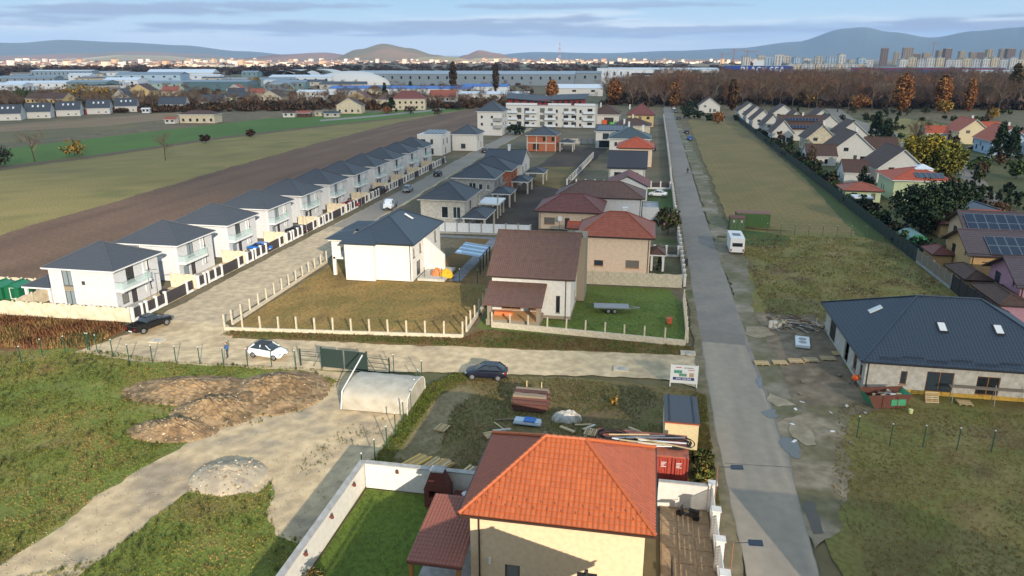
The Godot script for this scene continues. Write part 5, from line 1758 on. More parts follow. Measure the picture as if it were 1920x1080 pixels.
func row_houses() -> void:
	var proto: Node3D
	for k in 11:
		var z := -77.3 - 13.1 * k
		var lab: String = ORD[k] + " white house of the grey-roofed row, counted from the scalloped wall"
		if k == 0:
			proto = house({"n": "row_house", "l": lab, "g": "white row houses with grey hip roofs", "b": [-74.6, -65.3, z, z - 8.7], "h": 5.4, "rh": 2.45, "ov": 0.5, "ridge": 0.7, "wm": M.row_wall, "rm": M.slate, "c": 16, "gut": M.trim,
				"win": [["S", 1.9, 0.2, 1.5, 2.1, "w2", M.frame_dark, M.lightglass], ["S", 1.9, 3.0, 1.5, 2.1, "w2", M.frame_dark, M.lightglass], ["E", 2.3, 2.9, 1.6, 2.2, "w2"], ["E", 6.3, 1.0, 0.6, 1.5, "w1"], ["E", 6.3, 2.5, 0.6, 1.2, "w1", M.panel_dark, M.cement_grey], ["E", 6.3, 3.7, 0.6, 1.4, "w1"], ["E", 1.0, 0.5, 1.3, 1.4, "w1"], ["E", 2.8, 0.05, 1.1, 2.2, "door", M.frame_dark, M.panel_dark], ["N", 3, 3.2, 1.4, 1.2, "w2"], ["W", 3, 3.2, 1.4, 1.2, "w2"]]})
			var o := proto
			var sp := MB.new()
			sp.box(-2.75, 2.32, 4.345, -1.25, 2.98, 4.355)
			part(o, "spandrel_panel", sp, M.stone)
			var sr := MB.new()
			for x in [-2.9, -1.25]: sr.box(x, 0, 4.35, x + 0.15, 5.2, 4.42)
			part(o, "window_surround", sr, M.trim)
			var sv := MB.new()
			for q in [-2.1, -1.35]: sv.box(4.65, 0.9, q, 4.72, 5.2, q + 0.13)
			part(o, "window_surround", sv, M.trim)
			var bs := MB.new()
			bs.box(4.65, 2.5, -1.2, 5.75, 2.8, 4.25)
			var bo := part(o, "balcony", bs, M.trim)
			var gl := MB.new()
			gl.q(V(5.7, 2.8, -1.2), V(5.7, 2.8, 4.2), V(5.7, 3.75, 4.2), V(5.7, 3.75, -1.2), V(1, 0, 0))
			gl.q(V(4.66, 2.8, 4.2), V(5.7, 2.8, 4.2), V(5.7, 3.75, 4.2), V(4.66, 3.75, 4.2), V(0, 0, 1))
			gl.q(V(4.66, 2.8, -1.2), V(5.7, 2.8, -1.2), V(5.7, 3.75, -1.2), V(4.66, 3.75, -1.2), V(0, 0, -1))
			part(bo, "glass_railing", gl, M.clear)
			var hr := MB.new()
			hr.bar(V(5.7, 3.77, -1.2), V(5.7, 3.77, 4.2), 0.05, 0.05)
			hr.bar(V(4.66, 3.77, 4.2), V(5.68, 3.77, 4.2), 0.05, 0.05)
			part(bo, "handrail", hr, M.steel)
			var st := MB.new()
			st.box(4.65, 0, 0.4, 6.4, 0.16, 4.3)
			part(o, "doorstep", st, M.cement_grey)
			var wl := MB.new()
			wl.box(0.15, 3.3, 4.35, 0.45, 3.75, 4.55)
			part(o, "wall_unit", wl, M.panel_dark)
			var cl := MB.new()
			cl.box(-4.6, 0, 4.35, 4.65, 0.02, 4.351)
			var dots := MB.new()
			for i in 3:
				dots.box(-1.6 + i * 0.55 - 0.1, 6.9, 1.05, -1.5 + i * 0.55 + 0.05, 7.02, 1.2)
				dots.box(0.9, 6.9, 0.6 - i * 0.55, 1.05, 7.02, 0.75 - i * 0.55)
			part(o, "roof_vent", dots, M.dark)
		else:
			var cp := copy(proto, V(proto.position.x, 0, z - 4.35), 0, lab)
			for ch in cp.get_children():
				if ch.has_node("pane") and String(ch.name).begins_with("window"): ch.get_node("pane").material_override = [M.glass, M.glass_b, M.glass_c, M.lightglass][rng.randi() % 4]
			if k % 2:
				var ac := MB.new()
				ac.box(1.2 + 0.3 * (k % 3), 2.6 + 0.4 * (k % 3), 4.35, 2.0 + 0.3 * (k % 3), 3.15 + 0.4 * (k % 3), 4.65)
				part(cp, "air_conditioner", ac, M.trim)
		# front yard paving, panel fence and side wall of each plot
		var py := MB.new()
		py.box(-65.2, -0.1, z + 2.5, -61, 0.0 + 0.002 * (k % 2), z - 10.4)
		struct("drive_paving", py, mat([196, 180, 152], 0.95, "stain", 3.0))
		var zf := z + (3.2 if k == 0 else 2.6)
		var f := thing("street_fence", "white pillared fence with dark panels before the " + ORD[k] + " row house", "fence", V(-60.9, 0, zf), 0, "street fences of the row")
		var x := 0.0
		var lens := [1.7, 0.9, 1.9, 1.9, 4.6, 1.5] if k == 0 else [1.6, 0.9, 1.7, 1.7, 4.6, 1.6]
		for j in lens.size():
			var p := MB.new()
			p.box(-0.15, 0, -x - 0.28, 0.15, 1.75, -x)
			p.box(-0.19, 1.75, -x - 0.32, 0.19, 1.82, -x + 0.04)
			part(f, "pillar", p, M.trim)
			var l: float = lens[j] - 0.28
			var lowb := 0.0 if j == 4 or j == 1 else 0.3
			if lowb > 0:
				var bw := MB.new()
				bw.box(-0.1, 0, -x - 0.28 - l, 0.1, lowb, -x - 0.28)
				part(f, "base_wall", bw, M.trim)
			var pn := MB.new()
			for q in 9:
				var h := (1.62 - lowb - 0.06) / 9.0
				pn.box(-0.03, lowb + 0.06 + q * h, -x - 0.29 - l + 0.03, 0.03, lowb + 0.06 + q * h + h * 0.86, -x - 0.29)
			part(f, "gate" if j == 4 else "panel", pn, M.panel_dark)
			x += lens[j]
		if k > 0:
			scallop_wall("cream concrete side wall between the " + ORD[k - 1] + " and " + ORD[k] + " row houses", V(-65.0, 0, z + 2.55), V(-61.2, 0, z + 2.55), 2, 2.0, M.cream, 0.14)
	# scalloped wall before the first house and the wall behind the row
	scallop_wall("long cream scalloped concrete wall before the dry weeds", V(-99, 0, -73.2), V(-61.1, 0, -73.9), 19, 1.9, M.cream, 0.2)
	scallop_wall("cream scalloped concrete wall between the row and the ploughed field", V(-77.4, 0, -74.5), V(-77.2, 0, -222), 60, 1.9, M.cream, 0.2)
	scallop_wall("cream scalloped wall behind the green garden sheds", V(-99, 0, -82), V(-77.6, 0, -82.6), 10, 1.9, M.cream, 0.2)
	# porch, green sheds, trampoline-blue cover in the first garden
	var gl := region("garden_grass", rect(-98, -74.5, -77.6, -81.8), M.turf, [L(78, 100, 40), L(92, 112, 48)], 2.0, 0.1, 6.0)
	porch("grey-roofed porch on white pillars beside the first row house", V(-77.0, 0, -79.6), 4.2, 4.6, 2.5, 0.9, M.slate, M.trim, M.trim)
	for e in [[-84.6, -79.6, "dark green garden shed with low gable roof before the cream wall"], [-82.2, -79.9, "smaller dark green garden shed beside the larger one"]]:
		house({"n": "garden_shed", "cat": "shed", "l": e[2], "b": [e[0] - 1.2, e[0] + 1.0, e[1] + 1.1, e[1] - 1.1], "h": 1.8, "rh": 0.45, "ov": 0.12, "roof": "gablez", "wm": mat([22, 92, 62], 0.5), "rm": mat([30, 104, 74], 0.5), "tm": mat([22, 92, 62], 0.5), "win": [["S", 0.7, 0.05, 0.8, 1.6, "door", M.frame_white, mat([20, 80, 56], 0.5)]]})
	var bc := MB.new()
	bc.tube(V(0, 0.5, 0), V(0, 0.62, 0), 1.5, 1.5, 18)
	for i in 6: bc.tube(V(cos(i * 1.05) * 1.3, 0, sin(i * 1.05) * 1.3), V(cos(i * 1.05) * 1.3, 0.5, sin(i * 1.05) * 1.3), 0.05, 0.05, 5)
	solo("trampoline", bc, mat([40, 96, 170], 0.5), "blue covered trampoline on the lawn beside the first row house", "trampoline", V(-86.5, 0, -76.6))
	for e in [[-61.9, -79.3, 5.0, "grey street lamp on the drive of the first row house"], [-60.2, -120.5, 6.0, "grey street lamp before the fourth row house"], [-60.0, -146.5, 6.0, "grey street lamp before the sixth row house"], [-59.9, -172.5, 6.0, "grey street lamp before the eighth row house"], [-59.8, -199, 6.0, "grey street lamp before the tenth row house"], [6.6, -150, 6.0, "grey street lamp beside the asphalt road near the olive tree"], [6.7, -232, 6.0, "grey street lamp beside the asphalt road at the orange-red house"]]:
		var o := thing("street_lamp", e[3], "street lamp", V(e[0], 0, e[1]))
		var k := MB.new()
		k.tube(V(0, 0, 0), V(0, e[2], 0), 0.06, 0.04, 6)
		part(o, "pole", k, M.steel)
		var h := MB.new()
		h.bar(V(-0.1, e[2], 0), V(1.4, e[2] + 0.25, 0), 0.12, 0.06)
		part(o, "lamp_head", h, M.steel)
	# motorbike beside the first house
	var mb := thing("motorbike", "black motorbike parked beside the first row house", "motorbike", V(-63.6, 0, -84.2), 1.3)
	for z in [-0.7, 0.7]:
		var k := MB.new()
		k.tube(V(-0.06, 0.32, z), V(0.06, 0.32, z), 0.32, 0.32, 14)
		part(mb, "wheel", k, M.rubber)
	var bd := MB.new()
	bd.obox(V(-0.15, 0.4, -0.45), V(0.3, 0, 0), V(0, 0.4, 0), V(0, 0, 0.8))
	bd.obox(V(-0.12, 0.78, -0.1), V(0.24, 0, 0), V(0, 0.12, 0), V(0, 0.1, 0.85))
	part(mb, "body", bd, M.dark)
	var hb := MB.new()
	hb.tube(V(0, 0.3, -0.7), V(0, 1.0, -0.4), 0.04, 0.03, 6)
	hb.tube(V(-0.35, 1.05, -0.4), V(0.35, 1.05, -0.4), 0.02, 0.02, 6)
	part(mb, "handlebar", hb, M.steel)
func porch(label: String, at: Vector3, w: float, d: float, h: float, rh: float, rm: Material, pm: Material, tm: Material, nm := "porch") -> Node3D:
	var o := thing(nm, label, "porch", at)
	roof(o, w - 0.6, d - 0.6, h, rh, 0.3, "hip", rm, tm, 8)
	for x in [-w / 2 + 0.35, w / 2 - 0.35]:
		for z in [-d / 2 + 0.35, d / 2 - 0.35]:
			var k := MB.new()
			k.box(x - 0.16, 0, z - 0.16, x + 0.16, h - 0.2, z + 0.16)
			part(o, "pillar", k, pm)
	return o
func middle_houses() -> void:
	# white house with a navy roof on the dry lawn
	var o := house({"l": "white two-storey house with navy metal hip roof on the dry lawn", "b": [-42.2, -32.4, -96.4, -111], "h": 5.6, "rh": 2.9, "ov": 0.5, "wm": M.white, "rm": M.navy, "tm": M.gutter_dark, "c": 17, "wave": 0.0, "gut": M.gutter_dark, "win": [["E", 0.6, 3.3, 0.9, 1.4, "w1"], ["E", 3.6, 3.3, 0.9, 1.4, "w1"], ["E", 2.0, 0.2, 1.9, 2.2, "w2"], ["E", 11.4, 3.0, 1.1, 1.8, "w1"]]})
	var m := MB.new()
	m.box(-4.9, 0, 7.3, -0.5, 5.4, 8.15)
	part(o, "front_bay", m, M.white)
	var r2 := MB.new()
	roof_face(r2, V(-5.4, 5.6, 8.6), V(0.0, 5.6, 8.6), V(-2.7, 7.35, 4.0), V(-2.7, 7.35, 4.0), 11)
	roof_face(r2, V(0.0, 5.6, 8.6), V(0.0, 5.6, 6.0), V(-2.7, 7.35, 4.0), V(-2.7, 7.35, 4.0), 0)
	roof_face(r2, V(-5.4, 5.6, 3.0), V(-5.4, 5.6, 8.6), V(-2.7, 7.35, 4.0), V(-2.7, 7.35, 4.0), 11)
	r2.box(-5.4, 5.42, 7.3, 0.0, 5.59, 8.6)
	part(o, "bay_roof", r2, M.navy)
	var wp := MB.new()
	wp.box(-8.0, 5.3, 1.4, -4.9, 5.6, 6.6)
	wp.box(-7.6, 2.5, 1.8, -4.9, 2.8, 6.2)
	var lo := part(o, "loggia", wp, M.white)
	for z in [2.0, 6.0]:
		var k := MB.new()
		k.box(-7.7, 0, z - 0.2, -7.25, 5.3, z + 0.2)
		part(lo, "pillar", k, M.white)
	var lp := MB.new()
	lp.box(-5.3, 0, 5.8, -4.9, 5.3, 6.2)
	lp.box(-7.25, 2.8, 6.0, -6.4, 5.3, 6.15)
	part(lo, "side_wall", lp, M.white)
	var lr := MB.new()
	roof_face(lr, V(-8.4, 5.6, 7.0), V(-4.6, 5.6, 7.0), V(-4.6, 6.6, 4.0), V(-6.4, 6.4, 4.0), 7)
	roof_face(lr, V(-8.4, 5.6, 1.0), V(-8.4, 5.6, 7.0), V(-6.4, 6.4, 4.0), V(-6.4, 6.4, 4.0), 7)
	roof_face(lr, V(-4.6, 5.6, 1.0), V(-8.4, 5.6, 1.0), V(-6.4, 6.4, 4.0), V(-4.6, 6.6, 4.0), 7)
	part(o, "loggia_roof", lr, M.navy)
	var lw := MB.new()
	roof_face(lw, V(-9.6, 5.0, -2.0), V(-5.0, 5.0, -2.0), V(-5.0, 5.9, -5.0), V(-8.0, 5.8, -5.0), 7)
	lw.box(-9.6, 4.8, -6.0, -5.0, 4.98, -2.0)
	part(o, "side_roof", lw, M.navy)
	for q in [[V(0.6, 7.55, 1.4)], [V(0.9, 7.7, -1.6)]]:
		var k := MB.new()
		k.obox(q[0] + V(0.3, 0.32, 0), V(1.25, -0.72, 0), V(0.02, 0.06, 0), V(0, 0, 0.6))
		part(o, "skylight", k, M.trim)
	var tri := MB.new()
	tri.prism(PackedVector2Array([Vector2(4.9, -2.0), Vector2(5.0, -2.0), Vector2(5.0, -1.7), Vector2(4.9, -1.7)]), 0, 3.9)
	for z in [1.2, 1.5]:
		tri.q(V(4.9, 0, z), V(8.1, 0, z), V(8.1, 2.6, z), V(4.9, 5.3, z), V(0, 0, 1 if z > 1.3 else -1))
	tri.q(V(8.1, 0, 1.2), V(8.1, 0, 1.5), V(8.1, 2.6, 1.5), V(8.1, 2.6, 1.2), V(1, 0, 0))
	tri.q(V(8.1, 2.6, 1.2), V(8.1, 2.6, 1.5), V(4.9, 5.3, 1.5), V(4.9, 5.3, 1.2), V(0, 1, 0))
	part(o, "wing_wall", tri, M.white)
	var pg := thing("pergola", "glass-roofed dark metal pergola beside the white navy-roofed house", "pergola", V(-25.8, 0, -105.6))
	for i in 7:
		var k := MB.new()
		k.obox(V(-1.9, 2.95, -3.6 + i * 1.0), V(3.9, -0.45, 0), V(0, 0.03, 0), V(0, 0, 0.9))
		part(pg, "roof_pane", k, mat([150, 184, 214], 0.1) if i % 2 else mat([96, 116, 134], 0.12))
	var pf := MB.new()
	pf.bar(V(2.0, 2.45, -3.6), V(2.0, 2.45, 3.4), 0.12, 0.14)
	pf.bar(V(-1.9, 2.88, -3.6), V(-1.9, 2.88, 3.4), 0.12, 0.14)
	part(pg, "beam", pf, M.gutter_dark)
	for z in [-3.5, -1.2, 1.1, 3.3]:
		var k := MB.new()
		k.box(1.93, 0, z - 0.07, 2.07, 2.4, z + 0.07)
		part(pg, "post", k, M.gutter_dark)
	var tr := MB.new()
	tr.box(-31.9, 0, -97.0, -27.9, 0.35, -103.5)
	struct("terrace", tr, M.cement)
	for e in [[-29.6, -99.4, [206, 128, 76], "pile of orange wrapped bundles on the terrace"], [-28.2, -99.2, [232, 184, 40], "pile of bright yellow bundles on the terrace"]]:
		heap("bundle_pile", e[3], "bundle", V(e[0], 0.35, e[1]), 1.0, 0.9, 0.95, 0, mat([255, 255, 255], 0.7, "", 1, 0, 0, true), [L(e[2][0], e[2][1], e[2][2]), L(e[2][0] - 30, e[2][1] - 30, e[2][2] - 20)], 0.5, 14, 0.45)
	# concrete post fences round the dry lawn and the green lawn
	post_row("row of bare concrete fence posts before the dry lawn", V(-48.4, 0, -73.8), V(-20.0, 0, -76.6), 13)
	post_row("row of bare concrete posts beside the gravel side street", V(-48.5, 0, -75.6), V(-49.0, 0, -104), 13)
	post_row("row of bare concrete posts between the dry lawn and the brown-roofed house", V(-20.0, 0, -78.4), V(-20.0, 0, -96), 8)
	post_row("row of bare concrete posts before the brown-roofed house and green lawn", V(-17.4, 0, -80.6), V(5.2, 0, -78.6), 10, 0.62)
	post_row("row of bare concrete posts between the green lawn and the road", V(5.5, 0, -79.6), V(5.6, 0, -94), 8, 0.5)
	wire_fence("dark wire fence on a low kerb behind the dry lawn", [V(-31, 0, -97.6), V(-20.4, 0, -97.2)], 4)
	panel_fence("white_panel_fence", "white panel fence with grey posts behind the navy-roofed house", V(-38.2, 0, -126.6), V(-20.2, 0, -127.4), 8, 1.95, M.cement_grey, M.white_metal, "solid", 0.2, 0.22)
	scallop_wall("pale grey concrete panel wall before the peach house", V(-8.8, 0, -99.9), V(5.5, 0, -100.4), 7, 1.85, M.concrete, -0.12)
	# brown house with porch
	var e := house({"l": "white house with tall brown tiled gable roof beside the green lawn", "b": [-18.2, -8.4, -84.6, -98.4], "h": 5.6, "rh": 3.75, "ov": 0.6, "roof": "gablex", "wm": M.white, "rm": M.brown_roof, "tm": M.gutter, "c": 22, "wave": 0.25, "plinth": M.stone, "win": [["S", 1.2, 0.9, 2.4, 1.5, "w2", M.frame_wood], ["S", 4.6, 0.9, 1.6, 1.5, "w2", M.frame_wood], ["S", 8.0, 0.8, 0.5, 2.2, "w1"], ["E", 1.4, 0.4, 0.6, 2.2, "w1"], ["E", 5.0, 0.9, 1.4, 1.3, "w2", M.frame_wood]]})
	var pr := MB.new()
	roof_face(pr, V(-5.2, 2.9, 11.3), V(2.0, 2.9, 11.3), V(2.0, 4.5, 6.95), V(-5.2, 4.5, 6.95), 11, 0.25)
	pr.obox(V(-5.2, 2.75, 11.3), V(7.2, 0, 0), V(0, 0.12, 0), V(0, 1.6, -4.35))
	part(e, "porch_roof", pr, M.brown_roof)
	var pt := MB.new()
	pt.box(-4.9, 0, 6.95, 1.6, 0.75, 10.6)
	part(e, "terrace", pt, M.stone)
	var pf2 := MB.new()
	pf2.box(-4.7, 0.75, 6.95, 1.4, 0.78, 10.4)
	part(e, "terrace_floor", pf2, mat([206, 160, 108], 0.8, "stain", 1.5))
	for x in [-4.75, 1.2]:
		var k := MB.new()
		k.box(x, 0.75, 10.0, x + 0.5, 2.85, 10.5)
		part(e, "stone_pillar", k, M.stone)
	var dp := MB.new()
	dp.tube(V(4.3, 0.1, 6.98), V(4.3, 5.2, 6.98), 0.05, 0.05, 5)
	part(e, "downpipe", dp, M.gutter)
	var ch := MB.new()
	ch.box(4.2, 0, -4.6, 5.9, 8.6, -0.6)
	part(e, "stone_tower", ch, M.stone)
	var cc := MB.new()
	cc.box(-4.2, 0.78, 8.2, -2.0, 1.2, 9.0)
	solo("outdoor_sofa", cc, mat([212, 120, 70], 0.8), "orange cushioned bench on the brown-roofed porch", "bench", e.position)
	# trailer on the lawn
	var tl := thing("car_trailer", "grey flatbed car trailer parked on the green lawn", "trailer", V(-3.6, 0, -88.8), PI / 2 + 0.1)
	var tb := MB.new()
	tb.box(-0.9, 0.6, -2.2, 0.9, 0.72, 2.2)
	part(tl, "bed", tb, M.steel)
	var td := MB.new()
	td.bar(V(-0.5, 0.55, 2.2), V(0, 0.55, 3.6), 0.1, 0.1)
	td.bar(V(0.5, 0.55, 2.2), V(0, 0.55, 3.6), 0.1, 0.1)
	part(tl, "drawbar", td, M.steel)
	for s in [-1, 1]:
		for z in [-0.4, 0.4]: wheel(tl, s * 0.95, z, 0.3)
	var fp := MB.new()
	fp.box(-0.3, 0, -0.3, 0.3, 0.6, 0.3)
	fp.box(-0.36, 0.6, -0.36, 0.36, 0.68, 0.36)
	solo("fire_box", fp, M.rust_roof, "small rusty metal box standing on the green lawn near the road", "box", V(3.6, 0, -85.6))
	# peach house and the street behind it
	house({"l": "peach house with red tiled hip roof behind the concrete panel wall", "b": [-9.2, 1.0, -106.4, -116.2], "h": 5.6, "rh": 2.7, "ov": 0.6, "ridge": 2.6, "wm": M.peach, "rm": M.red_roof, "tm": M.gutter, "c": 15, "gut": M.gutter, "chim": [[1.0, 8.6, -1.5]], "win": [["S", 2.0, 0.9, 1.4, 0.9, "w1", M.frame_wood], ["S", 6.7, 0.8, 2.0, 1.2, "w2", M.frame_wood], ["E", 3, 3.2, 1.4, 1.3, "w2"]]})
	porch("small brown porch roof at the side of the peach house", V(2.2, 0, -110), 2.4, 4.0, 2.6, 0.7, M.brown_roof, M.trim, M.trim)
	house({"l": "low peach house with sprawling dark red hip roof and satellite dish", "b": [-19.6, -8.4, -133.4, -144.2], "h": 3.5, "rh": 2.4, "ov": 0.7, "ridge": 3.5, "wm": M.peach, "rm": M.wine_roof, "tm": M.gutter, "c": 14, "gut": M.gutter, "win": [["S", 1.0, 0.9, 2.0, 1.3, "w2", M.frame_wood], ["S", 4.9, 0.1, 0.9, 2.1, "door", M.frame_dark, M.panel_dark], ["S", 8.0, 0.9, 1.4, 1.2, "w2", M.frame_wood]]})
	var ds := thing("satellite_dish", "white satellite dish on a pole before the low peach house", "dish", V(-15.6, 0, -132.6))
	var dk := MB.new()
	dk.tube(V(0, 2.2, 0), V(0.1, 2.25, 0.16), 0.2, 0.5, 14)
	part(ds, "dish", dk, M.trim)
	var dl := MB.new()
	dl.tube(V(0, 0, 0), V(0, 2.2, 0), 0.04, 0.04, 6)
	part(ds, "pole", dl, M.gutter)
	house({"n": "lean_to", "cat": "shed", "l": "small red lean-to roof between the peach house and the low house", "b": [-13.2, -8.6, -124.6, -128.6], "h": 2.4, "rh": 0.7, "ov": 0.2, "roof": "gablex", "wm": M.cream, "rm": M.rust_roof, "tm": M.gutter, "c": 6})
	house({"l": "long white house with brown hip roof and terrace over its garage", "b": [-17.4, -0.8, -144.6, -153.4], "h": 4.3, "rh": 2.5, "ov": 0.6, "wm": M.row_wall, "rm": M.brown_roof, "tm": M.gutter, "c": 14, "gut": M.gutter, "win": [["E", 2, 1.2, 1.2, 1.4, "w1"]]})
	var bt := thing("terrace_block", "white raised terrace with dark railing beside the brown-roofed long house", "terrace", V(1.0, 0, -147.6))
	var bk := MB.new()
	bk.box(-1.6, 0, -3, 1.6, 2.6, 3)
	part(bt, "wall", bk, M.row_wall)
	for i in 14:
		var k := MB.new()
		k.box(-1.55 + i * 0.23, 2.6, 2.93, -1.52 + i * 0.23, 3.5, 2.96)
		part(bt, "baluster", k, M.panel_dark)
	var rl := MB.new()
	rl.box(-1.6, 3.5, 2.9, 1.6, 3.56, 3.0)
	rl.box(1.54, 2.6, -3, 1.6, 3.56, 2.9)
	part(bt, "rail", rl, M.panel_dark)
	house({"l": "small white house with wine-red gable roof facing the lawn", "b": [-8.6, 0.2, -165, -174.6], "h": 3.4, "rh": 2.1, "ov": 0.5, "roof": "gablez", "wm": M.row_wall, "rm": M.wine_roof, "tm": M.gutter, "c": 10, "win": [["S", 2.6, 1.6, 0.7, 0.6, "w1"]]})
	house({"l": "white house with steep dark grey gable roof and grey side wall", "b": [-9.4, -0.6, -182.2, -195], "h": 5.0, "rh": 3.2, "ov": 0.5, "roof": "gablex", "wm": M.white, "rm": mat([58, 58, 64], 0.6, "soft", 3.0), "tm": M.gutter_dark, "c": 18, "gut": M.gutter_dark, "win": [["S", 1.3, 2.6, 1.8, 1.1, "w2"], ["S", 5.6, 2.6, 1.6, 1.1, "w2"]]})
	house({"l": "orange-red hip-roofed house behind the steep dark gable", "b": [-8.8, 1.0, -218.2, -229], "h": 5.5, "rh": 2.6, "ov": 0.6, "wm": M.peach, "rm": M.rust_roof, "tm": M.gutter, "c": 10, "win": [["S", 6, 3, 1.2, 1.2, "w2"], ["E", 3, 3, 1.2, 1.2, "w2"]]})
	house({"l": "white house with wide grey-green hip roof and solar panels", "b": [-12.6, 0.2, -240.4, -253], "h": 5.8, "rh": 2.9, "ov": 0.6, "wm": M.white, "rm": mat([66, 78, 80], 0.5, "soft", 4.0), "c": 10, "chim": [[4.0, 9.2, -2.5]], "win": [["S", 1.6, 3.4, 0.9, 1.2, "w1"], ["W", 3, 3, 1.2, 1.2, "w2"]]})
	var sf := house({"l": "white modern house with solar panels on its low grey roof", "b": [-18.6, -6.5, -262, -276], "h": 6.0, "rh": 1.6, "ov": 0.5, "roof": "gablex", "wm": M.white, "rm": M.slate, "chim": [[3.4, 9.4, -1.0], [5.2, 8.8, 2.0]], "win": [["S", 2.4, 3.2, 2.2, 2.0, "w2"], ["S", 1.2, 0.2, 4.0, 2.4, "w3"], ["W", 2, 3.2, 1.4, 1.4, "w2"]]})
	on_slope(sf, "solar_panel", V(-5.6, 6.1, 6.6), V(1, 0, 0), V(0, 1.6, -7).normalized(), 9, 3, 1.15, 1.7, 0.05, M.solar, M.steel)
	house({"l": "brown-roofed low house behind the solar-panelled house", "b": [-14, 0, -300, -312], "h": 4.6, "rh": 2.6, "ov": 0.6, "wm": M.cream, "rm": M.umber, "chim": [[0, 8.4, 0]], "win": [["S", 2, 1.2, 1.4, 1.3, "w2"]]})
	house({"l": "yellow house with dark red hip roof carrying solar panels", "b": [-10.2, 1.4, -348, -361], "h": 5.4, "rh": 4.6, "ov": 0.8, "wm": M.yellow, "rm": M.wine_roof, "tm": M.gutter, "ridge": 1.0, "chim": [[-5.4, 9.4, 0]], "win": [["S", 1.5, 3.4, 1.3, 1.2, "w2"], ["S", 4.8, 3.4, 1.3, 1.2, "w2"], ["S", 8.4, 3.4, 1.3, 1.2, "w2"], ["S", 8.4, 0.8, 1.3, 1.3, "w2"]]})
	house({"l": "white house with brown hip roof and garage, beside the yellow red-roofed house", "b": [-27, -14.5, -352, -368], "h": 5.0, "rh": 4.0, "ov": 0.7, "wm": M.white, "rm": M.umber, "chim": [[-3, 9.6, -2]], "win": [["S", 1.2, 2.6, 1.0, 1.4, "w1"], ["S", 5.6, 0.4, 4.4, 3.2, "garage", M.frame_dark, M.panel_dark]]})
	# grey shells under construction along the side street
	for q in [["grey rendered unfinished house with hip roof behind the white panel fence", -41.6, -33.1, -130.2, -140.8, M.cement, -0.5], ["grey rendered unfinished house with scaffold beside its porch", -42.0, -33, -156, -166, M.cement_grey, -0.5], ["unfinished house with brick east wall behind the scaffolded shell", -42.2, -31.6, -168.2, -177.6, M.brick, -0.5]]:
		house({"l": q[0], "b": [q[1], q[2], q[3], q[4]], "h": 5.5, "rh": 2.6, "ov": 0.5, "wm": q[5], "rm": M.slate, "tm": M.trim if q[3] < -150 else M.cement, "c": 14, "fm": M.frame_white, "win": [["S", 4.0, 2.0, 1.3, 2.2, "w1", M.frame_white], ["S", 6.2, 2.0, 1.5, 2.2, "w2", M.frame_white], ["E", 4.0, 3.0, 1.3, 1.6, "raw"]] if q[3] > -150 else [["S", 3.4, 2.9, 1.6, 1.5, "w2"], ["S", 5.6, 2.9, 0.9, 1.3, "w1"], ["S", 7.3, 2.9, 0.9, 1.3, "w1"], ["E", 2.0, 3.2, 1.2, 1.3, "raw"], ["E", 5.6, 3.2, 1.2, 1.3, "raw"]]})
	for q in [["grey-roofed porch of the house behind the white panel fence", -30.6, -131.4, 4.6, 9.0, 2.9], ["grey-roofed porch beside the scaffolded shell", -30.6, -155.5, 4.4, 7.0, 2.9], ["grey-roofed porch beside the brick-sided shell", -29.4, -172, 4.4, 7.0, 2.9], ["grey-roofed porch before the dark gabled house", -28.0, -186, 5.0, 7.0, 2.9]]:
		porch(q[0], V(q[1], 0, q[2]), q[3], q[4], q[5], 0.9, M.slate, M.cement, M.trim)
	var tc := thing("terrace_block", "unfinished white concrete terrace deck behind the grey shell", "terrace", V(-30.8, 0, -143.6))
	var tk := MB.new()
	tk.box(-2.2, 2.7, -3.6, 2.2, 3.0, 3.2)
	part(tc, "slab", tk, M.trim)
	for x in [-1.9, 1.8]:
		for z in [-3.2, 0, 2.8]:
			var k := MB.new()
			k.box(x - 0.13, 0, z - 0.13, x + 0.13, 2.7 if z < 2 else 4.6, z + 0.13)
			part(tc, "column", k, M.cement)
	scaffold("steel scaffold standing against the grey shell", V(-31.6, 0, -160.4), 4.4, 1.0, 5.0)
	house({"l": "white house with dark grey gable roof and one chimney beyond the shells", "b": [-40.6, -31.2, -180, -194], "h": 5.4, "rh": 2.7, "ov": 0.5, "roof": "gablex", "wm": M.white, "rm": M.slate, "c": 14, "chim": [[0.6, 9.2, 0.5]], "win": [["E", 3, 3, 1.2, 1.3, "w2"], ["E", 8, 3, 1.2, 1.3, "w2"]]})
	house({"l": "unplastered orange brick house shell with grey hip roof", "b": [-41, -31.2, -249.4, -260], "h": 5.4, "rh": 2.6, "ov": 0.6, "wm": M.brick, "rm": M.slate, "tm": M.cement, "win": [["S", 5.4, 3.4, 1.4, 1.4, "raw"], ["S", 8.4, 3.4, 0.9, 1.4, "raw"], ["S", 2.0, 0.5, 2.0, 2.0, "raw"], ["E", 3, 3.2, 1.2, 1.4, "raw"]]})
	var bb := thing("concrete_belt", "pale concrete ring beam and columns on the brick house shell", "beam", V(-36.1, 0, -254.7))
	var bm := MB.new()
	bm.box(-5.0, 2.6, 5.3, 5.0, 2.95, 5.36)
	for x in [-5.0, -1.8, 1.5, 4.7]: bm.box(x, 0, 5.3, x + 0.3, 5.3, 5.35)
	part(bb, "ring_beam", bm, M.cement)
	porch("grey-roofed porch of the brick house shell", V(-27.6, 0, -253), 5.0, 6.0, 3.0, 0.9, M.slate, M.cement, M.trim)
